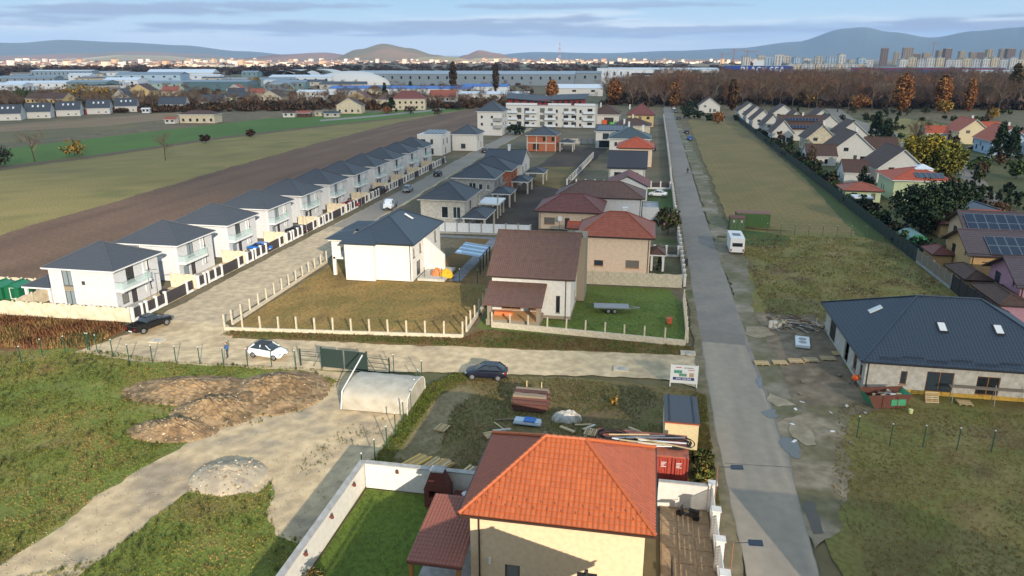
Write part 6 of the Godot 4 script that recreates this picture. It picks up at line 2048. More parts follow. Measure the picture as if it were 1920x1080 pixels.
	# white flat house and hip house at the end of the row, small block of flats
	var cw := house({"l": "white cubic house with flat roof and solar deck beyond the row", "b": [-74.4, -66.2, -232, -243], "h": 6.4, "roof": "flat", "wm": M.white, "rm": M.white, "win": [["S", 1.2, 3.6, 1.5, 1.6, "w2"], ["S", 4.4, 3.4, 0.9, 1.8, "w1"], ["S", 3.6, 0.3, 1.8, 2.0, "w2"], ["E", 2, 3.4, 1.0, 1.8, "w1"], ["E", 6, 3.4, 1.4, 1.8, "w2"], ["E", 4, 0.2, 1.2, 2.1, "door"]]})
	on_slope(cw, "solar_panel", V(-2.6, 6.75, 3.4), V(1, 0, 0), V(0, 0.12, -1).normalized(), 6, 3, 1.1, 1.9, 0.05, M.solar, M.steel)
	house({"l": "white house with pointed grey hip roof behind the cubic house", "b": [-66.4, -57.8, -246, -256], "h": 5.6, "rh": 2.8, "ov": 0.5, "wm": M.white, "rm": M.slate, "win": [["S", 3, 0.8, 1.6, 1.6, "w2"], ["E", 2, 3.4, 1.0, 1.8, "w1"], ["E", 6, 0.5, 1.2, 2.0, "w1"]]})
	var w4 := house({"n": "apartment_block", "cat": "building", "l": "narrow white four-storey block with grey hip roof and side balconies", "b": [-69.4, -59.2, -297, -309], "h": 9.6, "rh": 4.0, "ov": 0.5, "wm": M.white, "rm": M.slate, "win": [["S", 1.4, 1.2, 0.9, 1.0, "w1"], ["S", 1.4, 4.0, 0.9, 1.0, "w1"], ["S", 1.4, 6.9, 0.9, 1.0, "w1"], ["S", 5.6, 4.0, 0.9, 1.0, "w1"], ["S", 5.6, 6.9, 0.9, 1.0, "w1"], ["E", 2, 4, 1.4, 1.3, "w2"], ["E", 7, 4, 1.4, 1.3, "w2"], ["E", 2, 7, 1.4, 1.3, "w2"], ["E", 7, 7, 1.4, 1.3, "w2"]]})
	for y in [3.0, 5.9]:
		var k := MB.new()
		k.box(2.2, y, 6.0, 5.1, y + 1.2, 7.4)
		part(w4, "balcony", k, M.cement_grey)
	flats()
	# road-side walls of the plots left of the road
	var z := -101.5
	var names := [["low white-pillared wall with dark panels before the peach house", 14], ["low white-pillared wall with dark panels before the olive tree", 14], ["white wall with an arched letterbox pillar before the brown-roofed long house", 14], ["white-pillared fence with dark panels beside the back lawn", 12]]
	var zz := [-101.2, -126, -152, -180, -205]
	for i in 4:
		panel_fence("roadside_fence", names[i][0], V(6.0, 0, zz[i]), V(6.1, 0, zz[i + 1] + 0.4), 9, 1.6, M.white, M.panel_dark, "slat", 0.5, 0.34)
	panel_fence("roadside_fence", "white-pillared fence along the road before the orange-red house", V(6.2, 0, -206), V(6.3, 0, -262), 16, 1.7, M.white, M.panel_dark, "solid", 0.5, 0.4)
	panel_fence("roadside_fence", "far white-pillared fence along the road before the yellow house", V(6.4, 0, -263), V(6.6, 0, -400), 30, 1.7, M.white, M.panel_dark, "solid", 0.5, 0.4)
	panel_fence("garden_fence", "white-posted fence with wine-dark panels across the back lawn", V(-19.6, 0, -181.2), V(5.6, 0, -181.6), 11, 1.7, M.trim, mat([52, 30, 36], 0.6), "slat", 0.35, 0.3)
	panel_fence("garden_fence", "white-posted fence running back from the dark-panelled fence", V(-19.7, 0, -182), V(-17.4, 0, -236), 20, 1.6, M.trim, M.panel_dark, "solid", 0.3, 0.3)
	panel_fence("garden_fence", "dark panelled garden fence beside the peach house yard", V(1.8, 0, -117.6), V(5.6, 0, -117.6), 2, 1.6, M.trim, M.panel_dark, "slat", 0.2, 0.3)
	panel_fence("garden_fence", "plank fence behind the weedy plot near the flats", V(-31, 0, -272), V(-14, 0, -276), 8, 2.0, M.cement_grey, M.cement, "solid", 0.2, 0.2)
	var pink := thing("play_house", "small pink garden playhouse behind the olive tree", "playhouse", V(4.5, 0, -141.5))
	var pm := MB.new()
	pm.box(-0.9, 0, -0.8, 0.9, 1.4, 0.8)
	part(pink, "wall", pm, mat([200, 110, 150], 0.6))
	var pk := MB.new()
	roof_face(pk, V(-1.1, 1.4, 1.0), V(1.1, 1.4, 1.0), V(1.1, 1.9, 0), V(-1.1, 1.9, 0), 3)
	roof_face(pk, V(1.1, 1.4, -1.0), V(-1.1, 1.4, -1.0), V(-1.1, 1.9, 0), V(1.1, 1.9, 0), 3)
	part(pink, "roof", pk, mat([214, 122, 164], 0.6))
	var bin := MB.new()
	bin.prism(PackedVector2Array([Vector2(-0.3, -0.3), Vector2(0.3, -0.3), Vector2(0.34, 0.34), Vector2(-0.34, 0.34)]), 0, 1.0)
	bin.box(-0.37, 1.0, -0.36, 0.37, 1.08, 0.38)
	solo("wheelie_bin", bin, M.dark, "black wheelie bin at the road beside the peach house wall", "bin", V(6.55, 0, -112.4))
func post_row(label: String, a: Vector3, b: Vector3, n: int, bh := 0.3) -> void:
	var o := thing("post_fence", label, "fence", a)
	fence_posts(o, Vector3.ZERO, b - a, n, 1.85, 0.17, M.concrete)
	base_wall(o, Vector3.ZERO, b - a, bh, 0.24, M.concrete)
func scaffold(label: String, at: Vector3, w: float, d: float, h: float) -> void:
	var o := thing("scaffold", label, "scaffold", at, PI / 2)
	for x in [-w / 2, 0.0, w / 2]:
		for z in [-d / 2, d / 2]:
			var k := MB.new()
			k.tube(V(x, 0, z), V(x, h, z), 0.03, 0.03, 5)
			part(o, "upright", k, M.steel)
	for y in [1.9, 3.8]:
		var k := MB.new()
		k.box(-w / 2, y, -d / 2, w / 2, y + 0.06, d / 2)
		part(o, "deck", k, M.wood_grey)
		for z in [-d / 2, d / 2]:
			var r := MB.new()
			r.bar(V(-w / 2, y + 1.0, z), V(w / 2, y + 1.0, z), 0.04, 0.04)
			part(o, "guard_rail", r, M.steel)
func flats() -> void:
	var list := []
	for f in 3:
		for i in 11:
			list.append(["S", 1.4 + i * 3.6, 0.5 + f * 3.0, 1.0 if i % 3 == 0 else 2.2, 1.9 if i % 3 else 1.3, "w2"])
	for f in 3:
		for i in 3: list.append(["E", 2.0 + i * 4.0, 0.9 + f * 3.0, 1.2, 1.4, "w1"])
	var o := house({"n": "apartment_block", "cat": "building", "l": "long white block of flats with red penthouse walls and grey balconies", "b": [-65.5, -24.6, -338, -352], "h": 9.4, "roof": "flat", "wm": M.white, "rm": M.cement_grey, "win": list})
	for f in 3:
		for i in [0, 2, 4, 6, 8]:
			var k := MB.new()
			var x: float = -20.0 + i * 4.4
			k.box(x, f * 3.0 + 0.15, 7.0, x + 5.2, f * 3.0 + 0.3, 8.3)
			var b := part(o, "balcony", k, M.white_metal)
			var g := MB.new()
			g.box(x, f * 3.0 + 0.3, 8.24, x + 5.2, f * 3.0 + 1.25, 8.3)
			part(b, "parapet", g, M.white_metal)
	for e in [[-20.0, -1.0], [1.0, 15.0]]:
		var k := MB.new()
		k.box(e[0], 9.7, -5.5, e[1], 12.0, 3.8)
		var ph := part(o, "penthouse", k, mat([132, 44, 38], 0.7, "soft", 5.0))
		var r := MB.new()
		r.obox(V(e[0] - 1.2, 13.4 if e[0] > -10 else 14.0, -7.5), V(e[1] - e[0] + 2.4, 0.6 if e[0] > -10 else -1.4, 0), V(0, 0.35, 0), V(0, -1.6, 12.6))
		r.obox(V(e[0], 11.9, -5.5), V(e[1] - e[0], 0, 0), V(0, 1.0, 0), V(0, 0, 0.2))
		part(ph, "roof", r, M.slate)
		for i in 5:
			var w := MB.new()
			var x: float = lerpf(e[0], e[1], 0.1 + i * 0.18)
			w.box(x, 10.2, 3.8, x + 1.2, 11.5, 3.84)
			part(ph, "window", w, M.glass)
	for e in [[-20.4, -6.0], [-1.0, 9.5], [11, 20.4]]:
		var k := MB.new()
		k.box(e[0], 9.7, 6.8, e[1], 10.6, 7.0)
		part(o, "roof_parapet", k, M.white_metal)
	var hb := MB.new()
	hb.box(-1, 0, -1, 1, 2.4, 1)
	hb.box(-1.05, 2.4, -1.05, 1.05, 2.5, 1.05)
	solo("site_cabin", hb, mat([214, 92, 30], 0.6), "small orange site cabin beside the long block of flats", "cabin", V(-21, 0, -352))
	var gm := MB.new()
	gm.box(-1.2, 0.4, -0.8, 1.2, 1.3, 0.8)
	gm.box(-0.6, 1.3, -0.6, 0.6, 2.2, 0.6)
	gm.bar(V(0.6, 1.4, 0), V(2.4, 3.0, 0), 0.25, 0.25)
	for s in [-1, 1]: gm.box(-1.4, 0, s * 0.8 - 0.25, 1.4, 0.5, s * 0.8 + 0.25)
	solo("excavator", gm, mat([60, 180, 50], 0.5), "bright green mini excavator beside the block of flats", "excavator", V(-17.6, 0, -343), 0.4)
# ---- right of the road
func gable_villa(label: String, b: Array, wm: Material, rm: Material, h: float, rh: float, chim := true) -> Node3D:
	var w: float = b[1] - b[0]
	var o := house({"l": label, "b": b, "h": h, "rh": rh, "ov": 0.7, "roof": "gablez", "wm": wm, "rm": rm, "tm": M.trim, "c": 12, "chim": [[w * 0.2, h + rh + 0.6, -2.0, M.trim]] if chim else [], "win": [["S", w * 0.22, h - 1.0, 1.4, 1.0, "w2"], ["S", w * 0.5, 0.3, 1.0, 2.1, "door", M.frame_dark, M.panel_dark], ["S", w * 0.68, 0.6, 1.6, 1.5, "w2"], ["W", 2.0, 0.9, 1.2, 1.4, "w2"], ["W", 5.0, 2.2, 1.0, 1.2, "w1"], ["W", 7.0, 0.9, 1.2, 1.4, "w1"]]})
	return o
func right_side() -> void:
	# single-storey house under construction
	var o := house({"l": "unfinished single-storey house with dark blue-grey tiled hip roof", "b": [21.7, 40.6, -69.9, -86.6], "h": 3.25, "rh": 4.1, "ov": 0.6, "ridge": 6.0, "wm": M.cement, "rm": M.navy, "tm": M.gutter_dark, "c": 24, "wave": 0.32, "gut": M.gutter_dark, "win": [["S", 3.2, 0.9, 0.6, 1.4, "w1", M.frame_wood], ["S", 5.5, 0.35, 2.4, 2.1, "w2", M.frame_wood, M.glass_b], ["S", 9.9, 0.4, 2.0, 1.9, "w2", M.frame_wood, M.glass], ["W", 12.6, 0.6, 1.2, 1.9, "w1", M.frame_wood], ["W", 9.0, 0.1, 1.6, 2.3, "raw"], ["W", 2.2, 0.1, 2.6, 2.4, "garage", M.frame_dark, mat([36, 82, 150], 0.5)], ["W", 15.0, 0.9, 0.8, 1.3, "w1", M.frame_wood]]})
	var ins := MB.new()
	ins.box(-9.4, 0.02, 8.35, 9.4, 0.42, 8.4)
	part(o, "insulation_strip", ins, mat([200, 160, 66], 0.8, "stain", 2.0))
	var s := V(0, 4.1, -8.95).normalized()
	var nn := V(0, 8.95, 4.1).normalized()
	for q in [[-2.2, 4.6], [2.9, 4.7]]:
		var k := MB.new()
		k.obox(V(q[0], 3.25, 8.95) + s * q[1] + nn * 0.05, V(0.85, 0, 0), s * 1.35, nn * 0.12)
		var sk := part(o, "skylight", k, M.frame_dark)
		var g := MB.new()
		g.obox(V(q[0] + 0.1, 3.25, 8.95) + s * (q[1] + 0.1) + nn * 0.175, V(0.65, 0, 0), s * 1.15, nn * 0.01)
		part(sk, "pane", g, M.trim)
	var sw := V(7.0, 4.1, 0).normalized()
	var nw := V(-4.1, 7.0, 0).normalized()
	var kk := MB.new()
	kk.obox(V(-10.05, 3.25, -1.2) + sw * 3.4 + nw * 0.05, V(0, 0, 0.85), sw * 1.35, nw * 0.13)
	part(o, "skylight", kk, M.trim)
	for i in 8:
		var k := MB.new()
		k.obox(V(-8.4 + i * 2.1, 3.25, 8.95) + s * (0.55 + 0.3 * (i % 2)) + nn * 0.08, V(1.9, 0, 0), nn * 0.1, s * 0.03)
		part(o, "snow_guard", k, M.navy)
	# scaffold planks before it, pallets, skip, debris
	var sc := thing("trestle", "steel trestle scaffold with planks before the unfinished house", "scaffold", V(32.8, 0, -68.8))
	for x in [-3.6, 0.0, 3.4]:
		var k := MB.new()
		k.tube(V(x, 0, 0.4), V(x, 2.0, 0), 0.03, 0.03, 5)
		k.tube(V(x, 0, -0.4), V(x, 2.0, 0), 0.03, 0.03, 5)
		part(sc, "leg", k, M.steel)
	var pk := MB.new()
	pk.box(-3.9, 1.55, -0.3, 3.9, 1.62, 0.3)
	part(sc, "plank", pk, M.wood_grey)
	var spots := [[1398, 682], [1432, 681], [1462, 678], [1490, 676], [1522, 673], [1545, 664]]
	for i in 6:
		var p := pallet(["first", "second", "third", "fourth", "fifth", "sixth"][i] + " pallet of the line across the mud, counted from the road", G(spots[i][0] + 30, spots[i][1]))
		p.rotation.y = 0.1
		p.scale.x = 1.25
	var p1 := pallet("pale pallet leaning by the big window of the unfinished house", G(1745, 752))
	p1.rotation = V(1.15, 0.1, 0)
	p1.position.y = 0.4
	var p2 := pallet("pale pallet stack near the scaffold of the unfinished house", G(1808, 757))
	p2.position.y = 0.02
	var sk := thing("skip", "green and rust skip heaped with building waste", "skip", G(1662, 766) + V(0, 0, -0.9), 0.25)
	var rows := [[-2.2, 1.35], [-1.5, 0.0], [1.5, 0.0], [2.2, 1.35]]
	for z in [-0.9, 0.9]:
		var k := MB.new()
		k.q(V(-2.1, 1.3, z), V(-1.4, 0.05, z), V(1.4, 0.05, z), V(2.1, 1.3, z), V(0, 0, z))
		k.q(V(-2.1, 1.3, z * 0.93), V(-1.4, 0.05, z * 0.93), V(1.4, 0.05, z * 0.93), V(2.1, 1.3, z * 0.93), V(0, 0, -z))
		k.bar(V(-2.15, 1.3, z), V(2.15, 1.3, z), 0.1, 0.1)
		for x in [-0.7, 0.7]: k.bar(V(x, 0.1, z * 1.03), V(x, 1.28, z * 1.03), 0.08, 0.08, Vector3.RIGHT)
		part(sk, "side_plate", k, mat([112, 66, 52], 0.7, "stain", 1.0))
	for e in [-1, 1]:
		var k := MB.new()
		k.q(V(e * 2.1, 1.3, -0.9), V(e * 2.1, 1.3, 0.9), V(e * 1.4, 0.05, 0.9), V(e * 1.4, 0.05, -0.9), V(e, 0.5, 0))
		part(sk, "end_plate", k, mat([70, 160, 118], 0.6, "stain", 1.4))
	var fp := MB.new()
	fp.box(0.1, 0.3, 0.9, 1.5, 0.9, 0.96)
	part(sk, "green_patch", fp, mat([78, 170, 124], 0.6, "stain", 1.0))
	for i in 16:
		var k := MB.new()
		var a := rng.randf() * PI
		var c := V(rng.randf_range(-1.3, 1.3), 0.9 + rng.randf() * 0.35, rng.randf_range(-0.6, 0.6))
		var l := rng.randf_range(0.3, 0.9)
		k.bar(c - V(cos(a), 0.15, sin(a) * 0.6) * l * 0.6, c + V(cos(a), 0.15, sin(a) * 0.6) * l * 0.6, rng.randf_range(0.08, 0.3), rng.randf_range(0.05, 0.2))
		part(sk, "waste_piece", k, [M.wood_grey, M.wood_pale, M.wood_red, M.trim][i % 4])
	var bu := MB.new()
	bu.tube(V(0, 0, 0), V(0, 0.4, 0), 0.16, 0.2, 12)
	solo("bucket", bu, mat([220, 214, 150], 0.5), "pale yellow bucket beside the green and rust skip", "bucket", G(1707, 775))
	var bm := thing("cement_mixer", "orange cement mixer at the corner of the unfinished house", "cement mixer", G(1601, 722), 0.4)
	var dr := MB.new()
	dr.tube(V(0, 0.7, -0.25), V(0, 0.85, 0.1), 0.22, 0.34, 12)
	dr.tube(V(0, 0.85, 0.1), V(0, 1.0, 0.45), 0.34, 0.2, 12)
	part(bm, "drum", dr, mat([226, 96, 30], 0.5))
	for e in [[-0.3, -0.3], [0.3, -0.3], [0, 0.4]]:
		var k := MB.new()
		k.tube(V(e[0], 0, e[1]), V(0, 0.75, 0), 0.03, 0.03, 5)
		part(bm, "leg", k, M.dark)
	# heap of old laths and rubble, white slab with two rings, blocks
	var db := thing("debris_heap", "heap of broken laths and rubble beside the blue garage door", "debris", G(1500, 612))
	for i in 90:
		var k := MB.new()
		var a := rng.randf() * PI
		var c := V(rng.randfn() * 2.2, absf(rng.randfn()) * 0.3 + 0.08, rng.randfn() * 0.9)
		c.y = minf(c.y, 0.8)
		var l := rng.randf_range(0.3, 1.3)
		k.bar(c - V(cos(a), rng.randf_range(-0.15, 0.15), sin(a)) * l, c + V(cos(a), rng.randf_range(-0.15, 0.15), sin(a)) * l, rng.randf_range(0.06, 0.16), 0.06)
		part(db, "lath", k, [M.wood_grey, M.wood_pale, M.wood, M.cement, M.wood_red, M.cement_grey][rng.randi() % 6])
	var rings := thing("concrete_cover", "white concrete slab with two round openings beside the debris heap", "slab", G(1504, 645), -0.15)
	var rb := MB.new()
	rb.box(-0.75, 0.1, -1.5, 0.75, 0.4, 1.5)
	part(rings, "slab", rb, M.trim)
	for z in [-0.55, 0.45]:
		var k := MB.new()
		k.tube(V(0, 0.4, z), V(0, 0.43, z), 0.42, 0.42, 16)
		part(rings, "opening", k, M.cement_grey)
	var bl := thing("block_stack", "small stack of pale blocks between the road and the debris heap", "building blocks", G(1440, 612))
	for i in 8:
		var k := MB.new()
		k.box((i % 3) * 0.5, (i / 3) * 0.28, rng.randf() * 0.2, (i % 3) * 0.5 + 0.45, (i / 3) * 0.28 + 0.26, 0.6)
		part(bl, "block", k, M.cement)
	for i in 14:
		var w := G(rng.randf_range(1480, 1640), rng.randf_range(690, 850))
		var k := MB.new()
		k.obox(V(-0.2, 0, -0.1), V(rng.randf_range(0.2, 0.5), 0.03, 0.05), V(0, rng.randf_range(0.04, 0.12), 0), V(0.05, 0, rng.randf_range(0.15, 0.4)))
		solo("rubble_piece", k, [M.trim, M.cement, M.wood_grey][i % 3], ["white scrap of foam", "grey lump of mortar", "weathered scrap of wood"][i % 3] + " lying in the mud before the unfinished house", "rubble", w, rng.randf() * TAU, "scraps before the unfinished house")
	wire_fence("green wire fence posts in the weeds before the unfinished house", [G(1606, 820), G(1668, 835), G(1730, 838), G(1794, 843), G(1858, 848), G(1930, 855)], 5)
	# camper, green container, small red-brown box
	var cp := thing("camper_van", "white camper van parked on the gravel beside the road", "camper van", V(15.0, 0, -122.8))
	var cb := MB.new()
	cb.box(-1.12, 0.55, -2.2, 1.12, 2.85, 3.0)
	cb.box(-1.1, 2.0, -3.1, 1.1, 2.8, -2.2)
	part(cp, "body", cb, M.trim)
	var cc := MB.new()
	loft(cc, [[-3.7, 0.9, 0.45, 0.9, 1.15, 0.8], [-3.1, 1.0, 0.4, 1.1, 1.35, 0.9], [-2.2, 1.0, 0.4, 1.5, 1.95, 0.9]])
	part(cp, "cab", cc, M.trim)
	var cg := MB.new()
	cg.box(-0.8, 1.5, 3.0, 0.8, 2.1, 3.03)
	part(cp, "rear_window", cg, M.glass)
	for x in [-0.95, 0.95]:
		var k := MB.new()
		k.box(x - 0.1, 0.7, 3.0, x + 0.1, 1.1, 3.04)
		part(cp, "tail_light", k, M.tail)
		wheel(cp, x, 1.6, 0.34)
		wheel(cp, x, -2.7, 0.34)
	var cs := MB.new()
	cs.box(-0.6, 2.86, -0.6, 0.6, 2.94, 0.9)
	part(cp, "roof_hatch", cs, M.solar)
	container("long dark green shipping container with a weathered pale roof", V(20.2, 0, -143.4), PI / 2, 6.2, 2.4, 2.6, mat([58, 92, 44], 0.6, "stain", 2.0), mat([128, 92, 84], 0.8, "stain", 2.0))
	container("short green metal box with a red-brown roof beside the long container", V(17.0, 0, -139.6), 0, 2.6, 2.8, 2.4, mat([70, 96, 56], 0.6, "stain", 2.0), mat([112, 62, 58], 0.8, "stain", 2.0))
	# boundary fence of the estate
	panel_fence("estate_fence", "long dark green screened fence on a concrete base beside the mown field", V(42.6, 0, -121), V(43.4, 0, -394), 110, 2.0, M.green_dark, M.green_dark, "screen", 0.4, 0.1)
	panel_fence("estate_fence", "grey plank fence between the vacant lot and the tan house", V(42.5, 0, -121), V(42.5, 0, -107), 6, 2.0, M.cement_grey, M.wood_grey, "solid", 0.3, 0.12)
	panel_fence("estate_fence", "black panel fence beside the tan house and the pink house", V(42.5, 0, -106.6), V(42.4, 0, -84), 9, 2.1, M.dark, M.dark, "solid", 0.1, 0.12)
	panel_fence("garden_fence", "dark green fence across the garden behind the tan house", V(43, 0, -124.4), V(58, 0, -124.4), 6, 1.9, M.green_dark, M.green_dark, "screen", 0.2, 0.1)
	wire_fence("thin wire fence across the end of the mown field", [V(22, 0, -136.5), V(39, 0, -137)], 5)
	# tan, pink and pergola houses at the edge
	var t := house({"l": "tan house with brown gable roof covered in solar panels", "b": [46.2, 62, -111.2, -120.4], "h": 4.4, "rh": 2.3, "ov": 0.8, "roof": "gablex", "wm": M.tan, "rm": mat([88, 74, 76], 0.6, "coarse", 4.0), "tm": M.gutter, "c": 14, "gut": M.gutter, "win": [["W", 2.0, 2.6, 1.4, 1.4, "w2"], ["W", 6.8, 3.4, 0.5, 0.9, "w1"], ["S", 3.2, 0.6, 2.8, 1.3, "w2"]]})
	on_slope(t, "solar_panel", V(-5.6, 4.15, 5.2), V(1, 0, 0), V(0, 2.3, -4.6).normalized(), 9, 2, 1.3, 2.0, 0.04, M.solar, M.steel)
	var t2 := house({"l": "second solar-roofed house, standing behind the tan one", "b": [51.4, 68, -126.5, -134.5], "h": 4.4, "rh": 2.3, "ov": 0.8, "roof": "gablex", "wm": mat([206, 172, 140], 0.85, "soft", 6.0), "rm": mat([88, 74, 76], 0.6, "coarse", 4.0), "tm": M.gutter, "c": 14, "win": [["W", 2.0, 2.4, 1.4, 1.4, "w2"]]})
	on_slope(t2, "solar_panel", V(-8.4, 4.15, 4.6), V(1, 0, 0), V(0, 2.3, -4.0).normalized(), 10, 2, 1.5, 2.1, 0.04, M.solar, M.steel)
	for q in [["brown hipped garage roof before the tan house", 43.4, 46.0, -117, -121.4, 2.4, M.wine_roof], ["dark brown lean-to roof beside the tan house wall", 43.2, 46.1, -104.0, -111, 2.3, M.umber]]:
		house({"n": "annex", "cat": "shed", "l": q[0], "b": [q[1], q[2], q[3], q[4]], "h": q[5], "rh": 0.9, "ov": 0.4, "roof": "hip", "wm": M.tan, "rm": q[6], "tm": M.gutter, "c": 7})
	house({"l": "mauve pink house with brown tiled gable roof", "b": [46.4, 60, -96.6, -105.4], "h": 4.2, "rh": 2.2, "ov": 0.8, "roof": "gablex", "wm": M.pink, "rm": mat([88, 74, 80], 0.6, "coarse", 4.0), "tm": M.gutter, "c": 14, "gut": M.gutter, "win": [["W", 1.6, 2.2, 1.6, 1.6, "w2"], ["W", 6.6, 3.2, 0.5, 0.9, "w1"]]})
	house({"n": "annex", "cat": "shed", "l": "dark brown lean-to roof beside the mauve pink house", "b": [43.0, 46.3, -93, -101], "h": 2.4, "rh": 0.8, "ov": 0.4, "wm": M.pink, "rm": M.umber, "tm": M.gutter, "c": 7})
	# yellow-green house with red roof, greenhouse tunnel, sheds
	var y := house({"l": "pale green house with red hip roof, roof lantern and solar panels", "b": [54.2, 66, -175, -187], "h": 4.8, "rh": 2.2, "ov": 0.7, "wm": M.palegreen, "rm": M.rust_roof, "tm": M.trim, "c": 10, "win": [["W", 3, 1.0, 0.5, 1.6, "w1"], ["W", 4.6, 1.0, 0.5, 1.6, "w1"], ["S", 3, 1.0, 1.6, 1.4, "w2"]]})
	on_slope(y, "solar_panel", V(-1.4, 5.2, 5.6), V(1, 0, 0), V(0, 2.2, -6.7).normalized(), 5, 1, 1.15, 2.6, 0.05, M.solar, M.steel)
	var ln := MB.new()
	ln.box(-0.6, 6.2, -1.6, 3.2, 6.7, 1.6)
	roof_face(ln, V(-0.8, 6.7, 1.8), V(3.4, 6.7, 1.8), V(1.3, 7.7, 0), V(1.3, 7.7, 0), 0)
	roof_face(ln, V(3.4, 6.7, 1.8), V(3.4, 6.7, -1.8), V(1.3, 7.7, 0), V(1.3, 7.7, 0), 0)
	roof_face(ln, V(-0.8, 6.7, -1.8), V(-0.8, 6.7, 1.8), V(1.3, 7.7, 0), V(1.3, 7.7, 0), 0)
	part(y, "roof_lantern", ln, M.white_metal)
	house({"n": "annex", "cat": "shed", "l": "low outbuilding with red hip roof beside the estate fence", "b": [43.6, 51, -172.4, -179], "h": 2.6, "rh": 1.3, "ov": 0.6, "wm": M.palegreen, "rm": M.red_roof, "tm": M.gutter, "c": 8, "win": [["S", 5.4, 0.5, 0.9, 1.5, "w1"]]})
	house({"n": "garden_shed", "cat": "shed", "l": "dark green shed with flat white roof beside the estate fence", "b": [43.4, 47.0, -163.6, -167], "h": 2.3, "roof": "flat", "wm": M.green_dark, "rm": M.trim})
	var gh := thing("polytunnel", "small green and silver polytunnel by the dark pines", "greenhouse", V(46.0, 0, -134.6))
	var gr := []
	for i in 5:
		var l := PackedVector3Array()
		for j in 13: l.append(V(cos(PI * j / 12.0) * 2.0, sin(PI * j / 12.0) * 2.0, 2.8 - i * 1.4))
		gr.append(l)
	var gc := MB.new()
	gc.surf(gr, func(p): return V(p.x, p.y, 0))
	part(gh, "cover", gc, mat([120, 150, 146], 0.4))
	var ge := MB.new()
	for j in 12: ge.q(gr[0][j], gr[0][j + 1], V(gr[0][j + 1].x, 0, 2.8), V(gr[0][j].x, 0, 2.8), V(0, 0, 1))
	part(gh, "end_sheet", ge, mat([40, 128, 88], 0.5))
	house({"n": "garden_pavilion", "cat": "pavilion", "l": "garden pavilion with red-edged solar roof on white posts", "b": [60, 66.5, -153, -160], "h": 2.9, "rh": 0.9, "ov": 0.5, "wm": M.palegreen, "rm": M.solar, "tm": M.rust_roof, "win": [["S", 0.6, 0.3, 1.5, 2.3, "w2", M.frame_white], ["S", 2.6, 0.3, 1.5, 2.3, "w2", M.frame_white], ["S", 4.6, 0.3, 1.5, 2.3, "w2", M.frame_white]]})
	house({"n": "annex", "cat": "shed", "l": "low dark red hipped roof behind the solar-roofed house", "b": [52, 60, -139.4, -146], "h": 2.6, "rh": 1.4, "ov": 0.6, "wm": M.tan, "rm": M.wine_roof, "tm": M.gutter, "c": 8})
	# brown-roofed gabled villas
	gable_villa("white gabled villa with balcony under a deep brown roof, behind the red hip roof", [57.4, 68.4, -199.4, -214], M.white, M.umber, 4.2, 4.6)
	gable_villa("white gabled villa with a dark balcony and white window frames", [55.6, 66.4, -238, -252], M.white, M.umber, 4.6, 4.6)
	house({"n": "annex", "cat": "shed", "l": "white garage wing with steep brown roof before the first gabled villa", "b": [49.4, 55.0, -198.6, -206], "h": 3.0, "rh": 2.6, "ov": 0.4, "roof": "gablex", "wm": M.white, "rm": M.umber, "c": 8, "win": [["W", 2, 0.8, 0.9, 1.3, "w1"]]})
	house({"n": "annex", "cat": "shed", "l": "white garage wing with steep brown roof before the balcony villa", "b": [46.4, 54.6, -231, -240], "h": 3.0, "rh": 2.8, "ov": 0.4, "roof": "gablex", "wm": M.white, "rm": M.umber, "c": 8, "win": [["S", 5, 0.6, 0.9, 1.3, "w1"]]})
	house({"n": "annex", "cat": "shed", "l": "brown-roofed side wing of the first gabled villa near the willow", "b": [68.6, 76, -204, -212], "h": 4.2, "rh": 2.2, "ov": 0.6, "roof": "gablex", "wm": M.tan, "rm": M.umber, "c": 8})
	house({"n": "annex", "cat": "shed", "l": "brown-roofed side wing of the balcony villa", "b": [66.6, 75, -244, -252], "h": 4.0, "rh": 3.0, "ov": 0.6, "roof": "gablex", "wm": M.cream, "rm": M.umber, "c": 8})
	gable_villa("cream villa with brown gable roofs behind the balcony villa", [52.6, 62, -266, -278], M.cream, M.umber, 4.6, 4.4)
	var sv := house({"l": "white villa with wide brown roof carrying two rows of solar panels", "b": [49.4, 64.6, -300, -312], "h": 4.6, "rh": 4.6, "ov": 0.7, "roof": "gablex", "wm": M.white, "rm": M.umber, "chim": [[1.0, 10, 0]], "win": [["S", 3, 0.6, 1.4, 2.0, "w2", M.frame_wood], ["S", 8, 0.6, 2.0, 2.0, "w2"], ["W", 4, 3, 1.4, 1.4, "w2"]]})
	on_slope(sv, "solar_panel", V(-5.6, 4.7, 6.5), V(1, 0, 0), V(0, 4.6, -6.0).normalized(), 10, 1, 1.15, 1.5, 0.05, M.solar, M.steel)
	on_slope(sv, "solar_panel", V(-5.6, 7.2, 3.2), V(1, 0, 0), V(0, 4.6, -6.0).normalized(), 10, 1, 1.15, 1.5, 0.05, M.solar, M.steel)
	var far := [["white villa with three brown gables by the fence bend", 45.4, 53, -318, -330], ["white gabled villa behind the three-gabled one", 44.6, 53.4, -345, -358], ["low white-fronted villa among the brown roofs", 57, 66, -338, -350], ["white villa with a bright gable at the end of the fence", 44, 55, -398, -412], ["brown-roofed villa beside the bright-gabled one", 58, 69, -382, -395], ["white gabled house alone by the orange shrub", 27, 38.5, -442, -456]]
	far += [["brown-roofed villa squeezed behind the solar-panelled villa", 66, 76, -318, -330], ["white villa between the lane and the solar-panelled villa", 68, 78, -290, -302], ["small white villa just inside the fence beside the solar-panelled villa", 45, 52.5, -290, -300], ["pale villa behind the low white-fronted one", 70, 80, -352, -366], ["white villa beside the fence before the bright gable", 45, 54, -372, -386]]
	for q in far: gable_villa(q[0], [q[1], q[2], q[3], q[4]], M.white, M.umber, 4.2, 4.2, false)
	# orange-roofed villas
	var ro := mat([186, 84, 44], 0.6, "coarse", 5.0)
